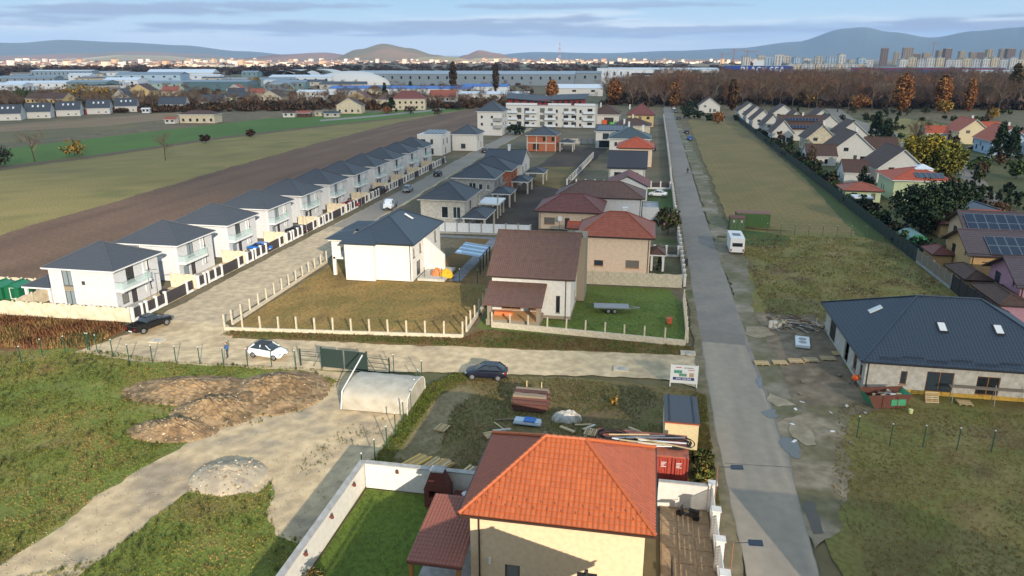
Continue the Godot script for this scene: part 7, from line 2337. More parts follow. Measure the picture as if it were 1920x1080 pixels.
	gable_villa("cream villa with orange-red gable roof beside the orange-roofed wings", [112, 122, -299, -313], mat([222, 204, 166], 0.85), ro, 5.0, 4.0)
	gable_villa("pale blue-white villa with orange-red roof and glazed front", [110, 121, -266, -280], M.pale_blue, ro, 5.0, 4.2)
	gable_villa("white villa with orange-red roof at the lane bend", [120.5, 132, -262, -276], M.white, ro, 5.4, 4.2)
	house({"n": "annex", "cat": "shed", "l": "orange-roofed wing beside the cream orange-roofed villa", "b": [103.5, 111, -306, -314], "h": 3.4, "rh": 2.2, "ov": 0.5, "roof": "gablex", "wm": M.white, "rm": ro, "c": 6})
	house({"n": "annex", "cat": "shed", "l": "orange-roofed wing behind the cream orange-roofed villa", "b": [123, 131, -310, -320], "h": 4.4, "rh": 2.6, "ov": 0.5, "roof": "gablex", "wm": M.white, "rm": ro, "c": 6})
	# garden fence with brick posts along the lane
	panel_fence("garden_fence", "brick-posted garden fence along the lane near the round shrubs", G(1800, 372), G(1925, 412), 12, 1.0, M.brick_dark, M.dark, "slat", 0.25, 0.4)
func pallet(label: String, at: Vector3) -> Node3D:
	var o := thing("pallet", label, "pallet", at)
	for i in 6:
		var k := MB.new()
		k.box(-0.6, 0.12, -0.5 + i * 0.18, 0.6, 0.15, -0.38 + i * 0.18)
		part(o, "deck_board", k, [M.wood_pale, M.wood, M.wood_pale][i % 3])
	for x in [-0.55, 0.0, 0.55]:
		var k := MB.new()
		k.box(x - 0.06, 0, -0.5, x + 0.06, 0.12, 0.52)
		part(o, "bearer", k, M.wood)
	return o
# ---- far belt: houses, sheds, wood, blocks, hills
func far_house(label: String, px: float, py: float, w: float, d: float, h: float, rh: float, wm: Material, rm: Material, roof_type := "gablex", rot := 0.0, grp := "", nm := "house") -> Node3D:
	var p := G(px, py)
	var n := maxi(2, int(w / 3.2))
	var list := []
	for i in n:
		list.append(["S", w * (i + 0.5) / n - 0.6, 0.9, 1.2, 1.3, "w1"])
		if h > 5: list.append(["S", w * (i + 0.5) / n - 0.6, 3.7, 1.2, 1.3, "w1"])
	return house({"n": nm, "cat": "house" if nm.contains("house") else "building", "l": label, "g": grp, "b": [p.x - w / 2, p.x + w / 2, p.z, p.z - d], "h": h, "rh": rh, "ov": 0.5, "roof": roof_type, "wm": wm, "rm": rm, "rot": rot, "win": list})
func shed_hall(label: String, px: float, py: float, w: float, d: float, h: float, wm: Material, rm: Material, strips := 0, rot := 0.0, rh := 2.0) -> Node3D:
	var p := G(px, py)
	var o := thing("warehouse", label, "warehouse", V(p.x, 0, p.z - d / 2), rot)
	var m := MB.new()
	m.box(-w / 2, 0, -d / 2, w / 2, h, d / 2)
	part(o, "wall", m, wm)
	var r := MB.new()
	roof_face(r, V(-w / 2 - 0.5, h, d / 2 + 0.5), V(w / 2 + 0.5, h, d / 2 + 0.5), V(w / 2 + 0.5, h + rh, 0), V(-w / 2 - 0.5, h + rh, 0), 0)
	roof_face(r, V(w / 2 + 0.5, h, -d / 2 - 0.5), V(-w / 2 - 0.5, h, -d / 2 - 0.5), V(-w / 2 - 0.5, h + rh, 0), V(w / 2 + 0.5, h + rh, 0), 0)
	for s in [-1, 1]: r.tri(V(s * w / 2, h, d / 2), V(s * w / 2, h, -d / 2), V(s * w / 2, h + rh, 0))
	part(o, "roof", r, rm)
	for i in strips:
		var k := MB.new()
		var x := -w / 2 + w * (i + 0.4) / strips
		k.box(x, h * 0.55, d / 2, x + w / strips * 0.2, h * 0.8, d / 2 + 0.1)
		part(o, "window", k, M.glass)
	return o
func hill(nm: String, prof: Array, dist: float, depth: float, cols: Array, sc: float, bump := 0.08, low := 0.0) -> void:
	# prof: [column, row of the crest] in the photograph; distance from what lies before it
	var rows := []
	var n := 90
	for i in n + 1:
		var px := lerpf(prof[0][0], prof[-1][0], float(i) / n)
		var y: float = prof[-1][1]
		for k in prof.size() - 1:
			if px >= prof[k][0] and px <= prof[k + 1][0]:
				var t: float = (px - prof[k][0]) / (prof[k + 1][0] - prof[k][0])
				t = t * t * (3 - 2 * t)
				y = lerpf(prof[k][1], prof[k + 1][1], t)
		var a := atan((px - 960.0) / FOCAL / cos(PITCH)) - YAW
		var top := maxf(2.0, CAM_H + (105.0 - y) / (FOCAL * cos(PITCH)) * dist * cos(PITCH) * 1.0)
		var line := PackedVector3Array()
		for j in 17:
			var t := j / 16.0 * 2 - 1
			var dd := dist + t * depth
			var q := V(sin(a) * dd, 0, -cos(a) * dd)
			var nz := fn.get_noise_2d(q.x * 60.0 / dist + dist, q.z * 60.0 / dist)
			q.y = top * pow(cos(t * PI / 2), 1.4) * (1.0 + bump * 2.0 * nz * (1.0 - 0.5 * cos(t * PI / 2))) - 2.0 + low
			line.append(q)
		rows.append(line)
	var m := MB.new()
	m.tinted = true
	for i in n:
		for j in 16:
			var p: Vector3 = rows[i][j]
			m.col = tone(cols, p.x * sc, p.z * sc + p.y * sc * 3.0, 1.0)
			m.q(rows[i][j], rows[i + 1][j], rows[i + 1][j + 1], rows[i][j + 1], V(0, 1, 0.2))
	struct(nm, m, mat([255, 255, 255], 1.0, "", 1, 0, 0, true))
func background() -> void:
	# row of white houses with long grey roofs on the left
	var k := 0
	for q in [[5, 226], [62, 222], [119, 218], [176, 214], [228, 210]]:
		var p := G(q[0], q[1])
		var o := house({"n": "terrace_house", "l": ["white grey-roofed house with red porch at the open end of the field row", "second white house of the red-porched field row", "third white house of the red-porched field row", "fourth white house of the red-porched field row", "last white house of the red-porched field row, next to the pale hut"][k], "g": "white houses along the stubble field", "b": [p.x - 5, p.x + 6.5, p.z, p.z - 8.5], "h": 3.6, "rh": 4.0, "ov": 0.4, "roof": "gablex", "rot": 0.5, "wm": M.white, "rm": M.slate, "win": [["S", 5.4, 0.8, 0.8, 0.6, "w1"], ["S", 9.0, 0.8, 0.8, 0.6, "w1"], ["W", 3, 0.8, 1.4, 1.4, "w2"]]})
		for i in 3:
			var s := MB.new()
			s.obox(V(-2.6 + i * 2.4, 5.6, 2.3), V(0.8, 0, 0), V(0, 0.9, -0.95), V(0, 0.06, 0.06))
			part(o, "skylight", s, M.trim)
		var r := MB.new()
		r.box(-8.2, 0, 1.0, -5.8, 2.4, 4.0)
		part(o, "red_porch", r, mat([132, 52, 58], 0.7))
		k += 1
	for q in [[320, 206, "long white house with glazed gable and grey roof beyond the pale hut", 15.0], [395, 200, "long white house with grey roof beside the tall bushes", 14.0], [440, 184, "white house with grey-green roof behind the bushes", 12.0]]:
		far_house(q[2], q[0], q[1], q[3], 8, 3.6, 3.8, M.white, M.slate, "gablex", 0.3)
	far_house("pale flat hut between the white houses at the field", 272, 212, 4, 3, 2.4, 0.4, M.white_metal, M.white_metal, "gablex", 0.3)
	far_house("single-storey beige house with dark brown hip roof in the green field", 368, 231, 17, 9, 4.2, 1.6, M.cream, M.umber, "hip", 0.15)
	far_house("small red and grey hut beside the brown-roofed field house", 318, 232, 5, 4, 2.2, 0.9, M.white, M.red_roof, "gablex", 0.1)
	var lst := [["yellow terrace of houses with brown mansard roof behind the field row", 85, 203, 26, 10, 6, 3, M.yellow, M.umber, "gablex"], ["yellow house with rounded dark roof beside the low green-grey hall", 262, 182, 18, 12, 5, 5, M.yellow, M.umber, "gablez"], ["grey gabled house below the yellow rounded-roof house", 225, 192, 12, 10, 4, 5, M.cement, M.slate, "gablez"], ["beige house with red roof and arched window", 318, 180, 14, 9, 4, 3.4, M.cream, M.red_roof, "gablex"], ["white house with red solar roof near the orange hedge", 440, 178, 14, 10, 4.6, 4, M.white, M.red_roof, "gablez"], ["pale green hall-like house with dark roof behind the hedge", 445, 190, 16, 9, 3.4, 3, M.palegreen, M.slate, "gablex"], ["white house with dark brown mansard and balcony", 508, 197, 15, 11, 5.4, 4, M.cream, M.umber, "gablez"], ["small red-roofed house behind the mansard house", 480, 184, 11, 9, 4, 3, M.cream, M.red_roof, "gablex"], ["white modern house with long balcony", 582, 188, 20, 10, 6.2, 1.0, M.white, M.white_metal, "gablex"], ["pale grey modern house beside the long-balcony house", 650, 186, 16, 10, 6.4, 1.2, M.row_wall, M.slate, "gablex"], ["white house with dark hip roof and arched gable by the track", 652, 213, 14, 10, 4.6, 4, M.cream, M.umber, "gablez"], ["cream house with dark red gables behind the arched-gable house", 668, 196, 14, 10, 4.8, 4, M.yellow, M.wine_roof, "gablez"], ["large cream villa with rounded dormer and tall windows", 762, 206, 20, 12, 6.4, 4.4, M.cream, M.wine_roof, "hip"], ["brown-roofed wing beside the large cream villa", 722, 200, 12, 9, 4.4, 3, M.cream, M.brown_roof, "hip"], ["white house with red gable roof above the green field", 828, 198, 17, 11, 5.6, 4, M.white, M.red_roof, "gablex"], ["small cream house behind the dark spruce", 700, 178, 11, 9, 5, 2.6, M.cream, M.umber, "hip"], ["small yellow house before the long warehouse", 888, 159, 14, 10, 6, 3, M.yellow, M.umber, "hip"], ["pale hut among the allotments", 540, 220, 6, 4, 2.4, 0.8, M.white, M.umber, "gablex"], ["dark red hut among the allotments", 568, 219, 7, 4, 2.2, 0.8, M.wood_red, M.red_roof, "gablex"], ["grey hut among the allotments near the track", 620, 220, 8, 4, 2.2, 0.8, M.cement, M.slate, "gablex"], ["beige hut at the end of the allotments", 600, 218, 6, 4, 2.4, 0.7, M.cream, M.wood_grey, "gablex"]]
	for q in lst: far_house(q[0], q[1], q[2], q[3], q[4], q[5], q[6], q[7], q[8], q[9], rng.randf_range(0.0, 0.25))
	# industrial halls
	shed_hall("very long grey warehouse with a row of small windows", 862, 160, 250, 60, 12, M.grey_metal, mat([150, 158, 164], 0.6), 24, 0.05, 3.0)
	shed_hall("grey warehouse end with white sign panels", 1085, 160, 46, 40, 13, M.grey_metal, M.grey_metal, 4, 0.05, 2.0)
	shed_hall("white factory hall with glass stripes", 1240, 156, 130, 50, 16, M.white_metal, M.white_metal, 0, 0.03, 1.5)
	for y in [5.0, 9.5]:
		var w := MB.new()
		w.box(-64, y, 25, 64, y + 2.0, 25.15)
		part(get_node("warehouse_002"), "window_band", w, M.glass)
	for x in [-50.0, -10.0, 34.0]:
		var w := MB.new()
		w.box(x, 1, 25, x + 8, 15.4, 25.25)
		part(get_node("warehouse_002"), "glass_stair", w, mat([70, 96, 100], 0.2))
	shed_hall("white office block with sign panel beside the factory hall", 1150, 157, 40, 30, 17, M.white_metal, M.white_metal, 5, 0.03, 0.5)
	shed_hall("low hall with bright blue roof behind the villas", 745, 178, 120, 26, 5, M.white_metal, M.blue_metal, 0, 0.1, 2.0)
	shed_hall("low blue-roofed hall end with pale walls", 905, 176, 40, 24, 6, M.white_metal, M.blue_metal, 0, 0.1, 2.0)
	shed_hall("white low hall below the tall poplars", 925, 188, 50, 16, 4.5, M.white, M.white_metal, 5, 0.1, 1.5)
	shed_hall("white tent hall between poplars and flats", 1075, 180, 46, 22, 6, M.white, M.white_metal, 3, 0.05, 3.0)
	shed_hall("low grey-green hall behind the villas along the green field", 330, 168, 60, 26, 6, mat([150, 166, 160], 0.6), M.grey_metal, 8, 0.2, 2.0)
	shed_hall("teal glass hall behind the orange hedge", 400, 170, 60, 30, 8, mat([84, 112, 120], 0.4), M.grey_metal, 0, 0.2, 1.5)
	shed_hall("pale grey hall at the edge of the far plain", 560, 160, 70, 30, 9, M.white_metal, M.white_metal, 6, 0.15, 2.0)
	shed_hall("white hall behind the yellow terrace", 60, 168, 56, 26, 6, M.white_metal, M.white_metal, 8, 0.4, 2.0)
	shed_hall("long grey hall beyond the white hall of the works area", 40, 158, 60, 30, 7, M.grey_metal, M.grey_metal, 8, 0.4, 2.0)
	shed_hall("long glass-fronted office hall on the plain", 110, 148, 80, 30, 11, mat([130, 146, 158], 0.4), M.white_metal, 14, 0.35, 1.0)
	shed_hall("row of pale sheds beyond the glass-fronted hall", 185, 145, 70, 40, 7, M.white_metal, M.cement_grey, 8, 0.3, 2.0)
	shed_hall("white arched storage hall beyond the teal hall", 330, 148, 90, 40, 8, M.white, M.white_metal, 4, 0.3, 5.0)
	shed_hall("pale blue storage hall on the plain", 270, 152, 80, 40, 8, M.pale_blue, M.grey_metal, 6, 0.3, 3.0)
	shed_hall("low rust-brown barn among the bare trees", 1465, 186, 70, 14, 5, mat([120, 106, 90], 0.9), mat([126, 112, 100], 0.9), 5, 0.25, 3.0)
	shed_hall("pale end building of the rust-brown barn", 1562, 196, 30, 14, 8, M.cement, M.wood_grey, 0, 0.1, 1.5)
	shed_hall("long derelict building with white window openings behind the poplars", 1800, 200, 130, 16, 9, mat([112, 96, 84], 0.9), mat([104, 88, 78], 0.9), 12, 0.15, 5.0)
	for i in 40:
		var px := rng.randf_range(0, 660)
		var k2 := i % 5
		shed_hall(["pale low shed in the works area beyond the field villas", "grey low shed in the works area beyond the field villas", "teal-walled shed in the works area beyond the field villas", "cream shed in the works area beyond the field villas", "dark-roofed shed in the works area beyond the field villas"][k2], px, rng.randf_range(144, 172), rng.randf_range(16, 44), rng.randf_range(12, 24), rng.randf_range(4, 8), [M.white_metal, M.grey_metal, mat([110, 134, 138], 0.6), M.cream, M.cement][k2], [M.white_metal, M.cement_grey, M.grey_metal, M.wood_grey, M.slate][k2], 3, rng.randf_range(-0.2, 0.6), rng.randf_range(0.6, 2.5)).set_meta("group", "works sheds beyond the field villas")
	# two white domes
	for q in [[648, 160, 46.0, 15.0, "white inflated sports dome beyond the villas"], [590, 150, 36.0, 14.0, "white pitched tent roof behind the hedge"], [520, 143, 30.0, 9.0, "small white storage dome on the plain"], [545, 143, 34.0, 10.0, "second small white storage dome on the plain"]]:
		var m := MB.new()
		var rows := []
		for i in 9:
			var l := PackedVector3Array()
			for j in 13:
				var u := i / 8.0 * 2 - 1
				l.append(V(cos(PI * j / 12.0) * q[2] * (1.0 if q[2] < 40 else sqrt(1.02 - u * u)), sin(PI * j / 12.0) * q[3] * (1.0 if q[2] < 40 else sqrt(1.02 - u * u)), u * 22.0))
			rows.append(l)
		m.surf(rows, func(p): return V(p.x, p.y * 3, p.z * 0.4))
		solo("sports_dome", m, M.white, q[4], "dome", G(q[0], q[1]) + V(0, 0, -20), 0.1)
	# pylon
	var py := thing("lattice_mast", "tall red and white lattice mast beyond the warehouse", "mast", V(0, 0, 0))
	py.position = G(1049, 117)
	for i in 8:
		var m := MB.new()
		var y0 := i * 12.0
		var w0 := lerpf(7.0, 1.2, i / 8.0)
		var w1 := lerpf(7.0, 1.2, (i + 1) / 8.0)
		for s in [[-1, -1], [1, -1], [1, 1], [-1, 1]]:
			m.bar(V(s[0] * w0, y0, s[1] * w0), V(s[0] * w1, y0 + 12, s[1] * w1), 0.7, 0.7)
			m.bar(V(s[0] * w0, y0, s[1] * w0), V(-s[0] * w1, y0 + 12, s[1] * w1), 0.4, 0.4)
		part(py, "section", m, mat([150, 70, 60], 0.6) if i % 2 else M.cement_grey)
	# BLACK SEA hall
	var bs := shed_hall("blue retail hall with white lettering beyond the wood", 1422, 139, 118, 40, 14, mat([26, 62, 150], 0.5), M.grey_metal, 0, -0.12, 0.5)
	lettering(bs, "BLACK SEA", V(8, 7.0, 20.2), 15.0, M.trim)
	var ss := MB.new()
	ss.box(-8, 14.5, 10, 10, 24, 12)
	part(bs, "roof_sign", ss, M.trim)
	var red_hall := shed_hall("long dark blue retail hall with red stripe below the high-rises", 1740, 141, 230, 40, 12, mat([60, 66, 104], 0.6), M.grey_metal, 0, -0.2, 1.0)
	var rs := MB.new()
	rs.box(-115, 9.5, 20, 115, 11, 20.2)
	part(red_hall, "red_stripe", rs, mat([150, 40, 40], 0.6))
	shed_hall("pale hall with white roof below the high-rises", 1880, 146, 110, 40, 10, M.white_metal, M.white_metal, 0, -0.2, 1.0)
	# apartment blocks on the skyline
	var nb := 0
	var blocks := []
	for i in 13: blocks.append([1400 + i * 19.0 + rng.randf_range(-6, 6), 129 + rng.randf_range(-2, 2), 17 + rng.randf_range(-4, 6), 27 + rng.randf_range(-8, 8), 0])
	for i in 14: blocks.append([1655 + i * 20.0 + rng.randf_range(-6, 6), 123 + rng.randf_range(-2, 2), 22 + rng.randf_range(-6, 8), 48 + rng.randf_range(-12, 10), 1])
	for i in 12: blocks.append([1480 + i * 13.0, 134, 15, 14, 2])
	for i in 14: blocks.append([1690 + i * 17.0, 130, 18, 24 + rng.randf_range(-3, 4), 2])
	for b in blocks:
		var lab: String = [["slim", "broad", "stepped"][nb % 3] + " grey-white tower block on the skyline beyond the wood", ["brown", "ochre", "tan"][nb % 3] + " striped high-rise block on the ridge beyond the wood", ["white", "cream", "pale grey"][nb % 3] + " low apartment block before the skyline towers"][b[4]]
		var wm: Material = [[M.white, M.cement, M.pale_blue], [mat([150, 136, 120], 0.9), mat([126, 108, 98], 0.9), mat([168, 152, 128], 0.9)], [M.white, M.cream, M.row_wall]][b[4]][nb % 3]
		var o := thing("tower_block", lab, "building", G(b[0], b[1]), rng.randf_range(-0.1, 0.3), "tower blocks on the skyline")
		var m := MB.new()
		m.box(-b[2] / 2, 0, -8, b[2] / 2, b[3], 8)
		part(o, "wall", m, wm)
		var ns := maxi(2, int(b[2] / 6))
		var w := MB.new()
		for i in ns:
			var x: float = -b[2] / 2 + b[2] * (i + 0.28) / ns
			for f in int(b[3] / 3.2): w.box(x, 1.0 + f * 3.2, 8.0, x + b[2] / ns * 0.45, 2.7 + f * 3.2, 8.12)
		tag(part(o, "windows", w, M.frame_dark), "", "", "", "stuff")
		var r := MB.new()
		r.box(-b[2] / 2 - 0.4, b[3], -8.4, b[2] / 2 + 0.4, b[3] + 0.8, 8.4)
		r.box(-3, b[3] + 0.8, -3, 3, b[3] + 3.4, 3)
		part(o, "roof", r, M.cement_grey)
		nb += 1
	for q in [[1352, 128, 36, "shortest tower crane before the skyline blocks"], [1374, 128, 46, "tallest tower crane before the skyline blocks"], [1399, 128, 42, "tower crane at the first skyline block"], [1745, 122, 75, "tower crane above the brown high-rises"]]:
		var o := thing("tower_crane", q[3], "crane", G(q[0], q[1]), rng.randf() * 0.6)
		var m := MB.new()
		m.bar(V(0, 0, 0), V(0, q[2], 0), 1.4, 1.4, Vector3.RIGHT)
		part(o, "mast", m, M.frame_wood)
		var j := MB.new()
		j.bar(V(-9, q[2], 0), V(28, q[2], 0), 1.0, 1.2)
		j.bar(V(0, q[2], 0), V(0, q[2] + 5, 0), 0.8, 0.8, Vector3.RIGHT)
		part(o, "jib", j, M.frame_wood)
	# distant town: too many and too small to pick apart
	var town := MB.new()
	town.tinted = true
	for i in 1000:
		var px := rng.randf_range(-40, 1420)
		if px > 690 and rng.randf() < 0.4: continue
		var p := G(px, rng.randf_range(115.5, 126 if px < 640 else 119.5))
		var w := rng.randf_range(4, 11)
		var h := rng.randf_range(4, 9) if rng.randf() < 0.85 else rng.randf_range(10, 22)
		town.col = [L(230, 220, 204), L(214, 196, 170), L(206, 190, 176), L(190, 160, 132)][rng.randi() % 4]
		town.box(p.x - w, 0, p.z - 7, p.x + w, h, p.z + 7)
		town.col = [L(150, 108, 86), L(136, 104, 90), L(120, 110, 100)][rng.randi() % 3]
		town.q(V(p.x - w - 1, h, p.z + 8), V(p.x + w + 1, h, p.z + 8), V(p.x + w, h + 4, p.z), V(p.x - w, h + 4, p.z), V(0, 1, 0.5))
	solo("distant_town", town, mat([255, 255, 255], 0.9, "", 1, 0, 0, true), "distant town spread along the plain below the hills", "town", Vector3.ZERO, 0, "", "stuff")
	region("far_field", PG([[470, 146], [1000, 146], [1000, 134], [700, 134], [470, 139]]), M.farland, [L(96, 84, 72), L(110, 96, 80)], 40.0, 5.0, 0.5)
	# hills and mountains
	var wood := [L(110, 82, 66), L(138, 100, 80), L(104, 96, 66), L(148, 112, 86)]
	var fieldc := [L(170, 146, 104), L(196, 170, 122), L(140, 126, 84), L(182, 156, 112)]
	hill("hills", [[600, 117], [650, 110], [700, 94], [742, 85], [785, 92], [830, 103], [880, 115], [910, 118]], 5200, 900, wood, 0.02)
	hill("hills", [[760, 118], [800, 106], [850, 105], [900, 112], [960, 118]], 4700, 500, fieldc, 0.02)
	hill("hills", [[850, 118], [880, 103], [905, 95], [935, 100], [965, 108], [985, 118]], 5600, 700, wood, 0.02)
	hill("hills", [[860, 119], [900, 108], [950, 108], [990, 118]], 5100, 500, fieldc, 0.02)
	hill("hills", [[440, 117], [500, 108], [570, 102], [640, 99], [690, 104], [740, 114]], 6500, 900, wood, 0.02)
	hill("hills", [[100, 116], [220, 108], [300, 103], [360, 104], [430, 108], [520, 114]], 7400, 900, fieldc, 0.014)
	hill("hills", [[-120, 112], [0, 104], [100, 104], [240, 100], [330, 97], [420, 101], [520, 110]], 8600, 900, wood, 0.014)
	hill("mountains", [[-150, 88], [0, 84], [120, 86], [200, 81], [300, 84], [400, 88], [500, 97], [620, 106]], 10500, 1500, [L(74, 84, 84), L(86, 94, 90)], 0.004, 0.03)
	hill("mountains", [[880, 108], [1000, 98], [1120, 100], [1240, 96], [1340, 92], [1440, 82], [1520, 62], [1550, 60], [1600, 68], [1670, 77], [1740, 68], [1810, 64], [1870, 55], [1940, 60], [2100, 80]], 11000, 1800, [L(66, 78, 80), L(78, 88, 86)], 0.004, 0.03)
func vehicles() -> void:
	var white := mat([226, 228, 230], 0.2)
	var black := mat([22, 22, 25], 0.22)
	var navy := mat([24, 26, 40], 0.25)
	var blue := mat([26, 96, 176], 0.25)
	var silver := mat([150, 156, 164], 0.25, "", 1, 0.4)
	var red := mat([140, 22, 28], 0.25)
	car("white crossover car with dark roof parked on the gravel road", V(-39.3, 0, -67.2), -1.72, white, "hatch", M.dark)
	car("black pickup truck parked at the corner of the scalloped wall", V(-57.3, 0, -72.4), -0.25, black, "pickup", null, "", "pickup_truck")
	car("dark blue hatchback standing in the weeds of the bare plot", V(-14.9, 0, -66.2), 1.62, navy, "hatch", null)
	car("bright blue car on the drive of the third row house", V(-62.9, 0, -108.4), 1.4, blue)
	car("dark red car on the drive of the fifth row house", V(-62.7, 0, -146.6), 1.5, red, "sedan")
	car("silver car on the side street beside the eighth row house", V(-56.4, 0, -167.0), 0.05, silver)
	car("dark car on the side street beyond the silver one", V(-56.0, 0, -191.6), 0.05, black)
	car("black car under the carport of the seventh row house", V(-62.6, 0, -164.4), 1.5, black, "sedan")
	car("black car on the drive of the fourth row house", V(-62.7, 0, -121.6), 1.5, black)
	car("white estate car on the drive beside the back lawn", V(2.6, 0, -171.2), 1.45, white, "sedan")
	car("dark car parked where the side street bends to the flats", V(-54.6, 0, -243), 0.3, black, "sedan")
	car("grey-blue car beside the narrow white block", V(-72, 0, -300), 1.5, silver)
	for q in [[1293, 262, blue, "blue car parked half off the asphalt road, before the dark blue one"], [1287, 250, navy, "dark blue car parked off the road behind the blue one"], [1272, 224, black, "black car on the road verge below the dark bushes"], [1267, 211, silver, "grey car on the road verge at the far bend"], [1263, 205, white, "white van-like car at the far end of the road"], [1224, 282, navy, "dark car in the yard of the orange-red house"]]:
		car(q[3], G(q[0], q[1]), 0.1, q[2], "hatch", null)
	car("white car on the estate lane beside the round trees", G(1845, 303), 1.0, white, "hatch", null)
	car("dark car before the pale blue villa", G(1822, 281), 1.3, black, "sedan", null)
	# flatbed truck in the side street
	var o := thing("flatbed_truck", "white flatbed truck standing in the side street", "truck", V(-53.6, 0, -146.6), PI + 0.1)
	var c := MB.new()
	loft(c, [[-2.7, 0.85, 0.45, 0.9, 1.1, 0.75], [-2.3, 0.98, 0.4, 1.1, 1.35, 0.88], [-1.6, 1.0, 0.4, 1.3, 2.1, 0.8], [-0.6, 1.0, 0.4, 1.3, 2.15, 0.8]])
	part(o, "cab", c, white)
	var g := MB.new()
	g.q(V(-0.78, 1.38, -2.28), V(0.78, 1.38, -2.28), V(0.74, 2.02, -1.66), V(-0.74, 2.02, -1.66), V(0, 1, -1))
	for s in [-1, 1]: g.q(V(s * 1.0, 1.3, -1.9), V(s * 1.0, 1.3, -0.8), V(s * 0.86, 1.95, -0.8), V(s * 0.86, 1.95, -1.5), V(s, 0, 0))
	part(o, "windscreen", g, M.glass)
	var b := MB.new()
	b.box(-1.05, 0.75, -0.5, 1.05, 0.9, 2.9)
	part(o, "bed", b, M.grey_metal)
	for e in [[-1.05, -0.98], [0.98, 1.05]]:
		var k := MB.new()
		k.box(e[0], 0.9, -0.5, e[1], 1.3, 2.9)
		part(o, "side_board", k, M.grey_metal)
	for s in [-1, 1]:
		wheel(o, s * 0.9, -1.9, 0.35)
		wheel(o, s * 0.9, 1.8, 0.35)
func plants() -> void:
	var tm := tuft_mesh(11, 0.5, 0.35)
	var weed := tuft_mesh(14, 0.35, 0.3)
	var yard := PG([[560, 692], [700, 698], [795, 722], [770, 772], [684, 872], [585, 1010], [520, 1000], [505, 960], [510, 900], [480, 925], [352, 922], [180, 1050], [-60, 1100], [0, 1062], [180, 930], [390, 800], [480, 770], [560, 770], [640, 712]])
	var mounds := PG([[200, 740], [400, 705], [540, 700], [600, 720], [560, 760], [470, 800], [330, 830], [240, 815], [300, 780]])
	var wild := PW([[-20.2, -30], [-55, -30], [-70, -42], [-72, -62], [-58, -65.5], [-50, -64], [-34, -65], [-30, -64.8], [-20.6, -60]])
	var gcol := [L(102, 98, 42), L(120, 120, 48), L(128, 128, 52), L(150, 136, 70), L(170, 142, 88)]
	scatter("grass_tufts", "lush wild grass covering the open plot beside the dirt track", "grass", wild, 30000, tm, Vector2(0.07, 0.22), gcol, 0.12, 8.0, [yard, mounds])
	scatter("tall_weeds", "taller dark green weeds scattered through the wild grass", "weeds", wild, 900, weed, Vector2(0.2, 0.45), [L(60, 66, 30), L(84, 92, 40), L(120, 100, 60)], 0.45, 8.0, [yard, mounds])
	scatter("dry_weed_stand", "red-brown dry weeds standing before the scalloped wall", "weeds", PW([[-60.5, -72.4], [-100, -72.2], [-100, -64], [-66, -64.5], [-60.5, -66]]), 9000, weed, Vector2(0.35, 0.95), [L(140, 92, 56), L(120, 78, 46), L(158, 122, 74), L(98, 96, 46)], 0.2, 9.0)
	scatter("plot_grass", "thin brown-green grass over the bare plot", "grass", PW([[-19.4, -47], [5.4, -47.5], [6, -66.8], [-8, -67.4], [-17.4, -65.6], [-19.2, -60]]), 11000, tm, Vector2(0.08, 0.22), [L(108, 94, 60), L(98, 102, 48), L(128, 110, 68), L(90, 90, 44)], 0.35, 9.0, [PG([[760, 860], [720, 850], [830, 740], [870, 722], [900, 735], [850, 760], [815, 850]])])
	scatter("plot_edge_weeds", "bright green weeds along the fence of the bare plot", "weeds", PW([[-20.4, -48], [-19.0, -48], [-18.6, -62], [-16, -66.4], [-18, -67], [-20.4, -63]]), 1800, weed, Vector2(0.1, 0.32), [L(100, 114, 42), L(110, 116, 44), L(126, 112, 56)], 0.0, 9.0)
	scatter("road_weeds", "weeds along the road beside the cream cabin", "weeds", PW([[4.6, -47.6], [6.4, -47.6], [6.6, -66], [5.4, -66], [5.5, -54]]), 1500, weed, Vector2(0.12, 0.36), [L(100, 106, 46), L(120, 108, 50), L(104, 86, 48)], 0.1, 9.0)
	scatter("verge_grass", "grass strip between the concrete posts and the gravel road", "grass", PW([[-48, -71.9], [-48, -73.5], [-20, -76.2], [-18, -79.3], [6, -78.4], [6.2, -75.8], [-19, -73.9]]), 5200, tm, Vector2(0.1, 0.26), [L(120, 88, 54), L(112, 100, 50), L(92, 104, 42), L(138, 104, 66)], 0.15, 9.0)
	scatter("lot_grass", "rough tussocky grass over the vacant lot between the road and the estate fence", "grass", PW([[15.5, -88], [42, -88], [42, -136], [16.5, -136]]), 12000, tm, Vector2(0.1, 0.3), [L(98, 86, 52), L(118, 110, 58), L(140, 124, 76), L(92, 74, 54)], 0.3, 7.0)
	scatter("right_grass", "rough grass before the unfinished house", "grass", PW([[15, -38], [44, -38], [44, -67], [19, -67], [15, -52]]), 15000, tm, Vector2(0.07, 0.2), [L(108, 104, 52), L(128, 114, 62), L(146, 122, 76), L(98, 82, 56)], 0.2, 8.0)
	scatter("lawn_grass", "short mown grass of the walled garden", "grass", rect(-19.4, -44.9, -12.6, -28), 7000, tm, Vector2(0.04, 0.07), [L(60, 84, 24), L(74, 98, 30)], 0.0, 9.0)
	scatter("dry_lawn_grass", "dry cropped grass of the fenced lawn", "grass", PW([[-47.8, -74.6], [-20.6, -77], [-20.6, -96], [-33, -95.5], [-42, -94.5], [-47.6, -104]]), 9000, tm, Vector2(0.05, 0.12), [L(116, 88, 50), L(146, 114, 66), L(104, 92, 46), L(128, 100, 56)], 0.1, 7.0)
	scatter("green_lawn_grass", "green cropped grass beside the brown-roofed house", "grass", PW([[-8, -80], [5, -79.6], [5.2, -93], [-8, -96]]), 5000, tm, Vector2(0.05, 0.12), [L(70, 92, 32), L(88, 108, 40), L(98, 104, 46)], 0.1, 8.0)
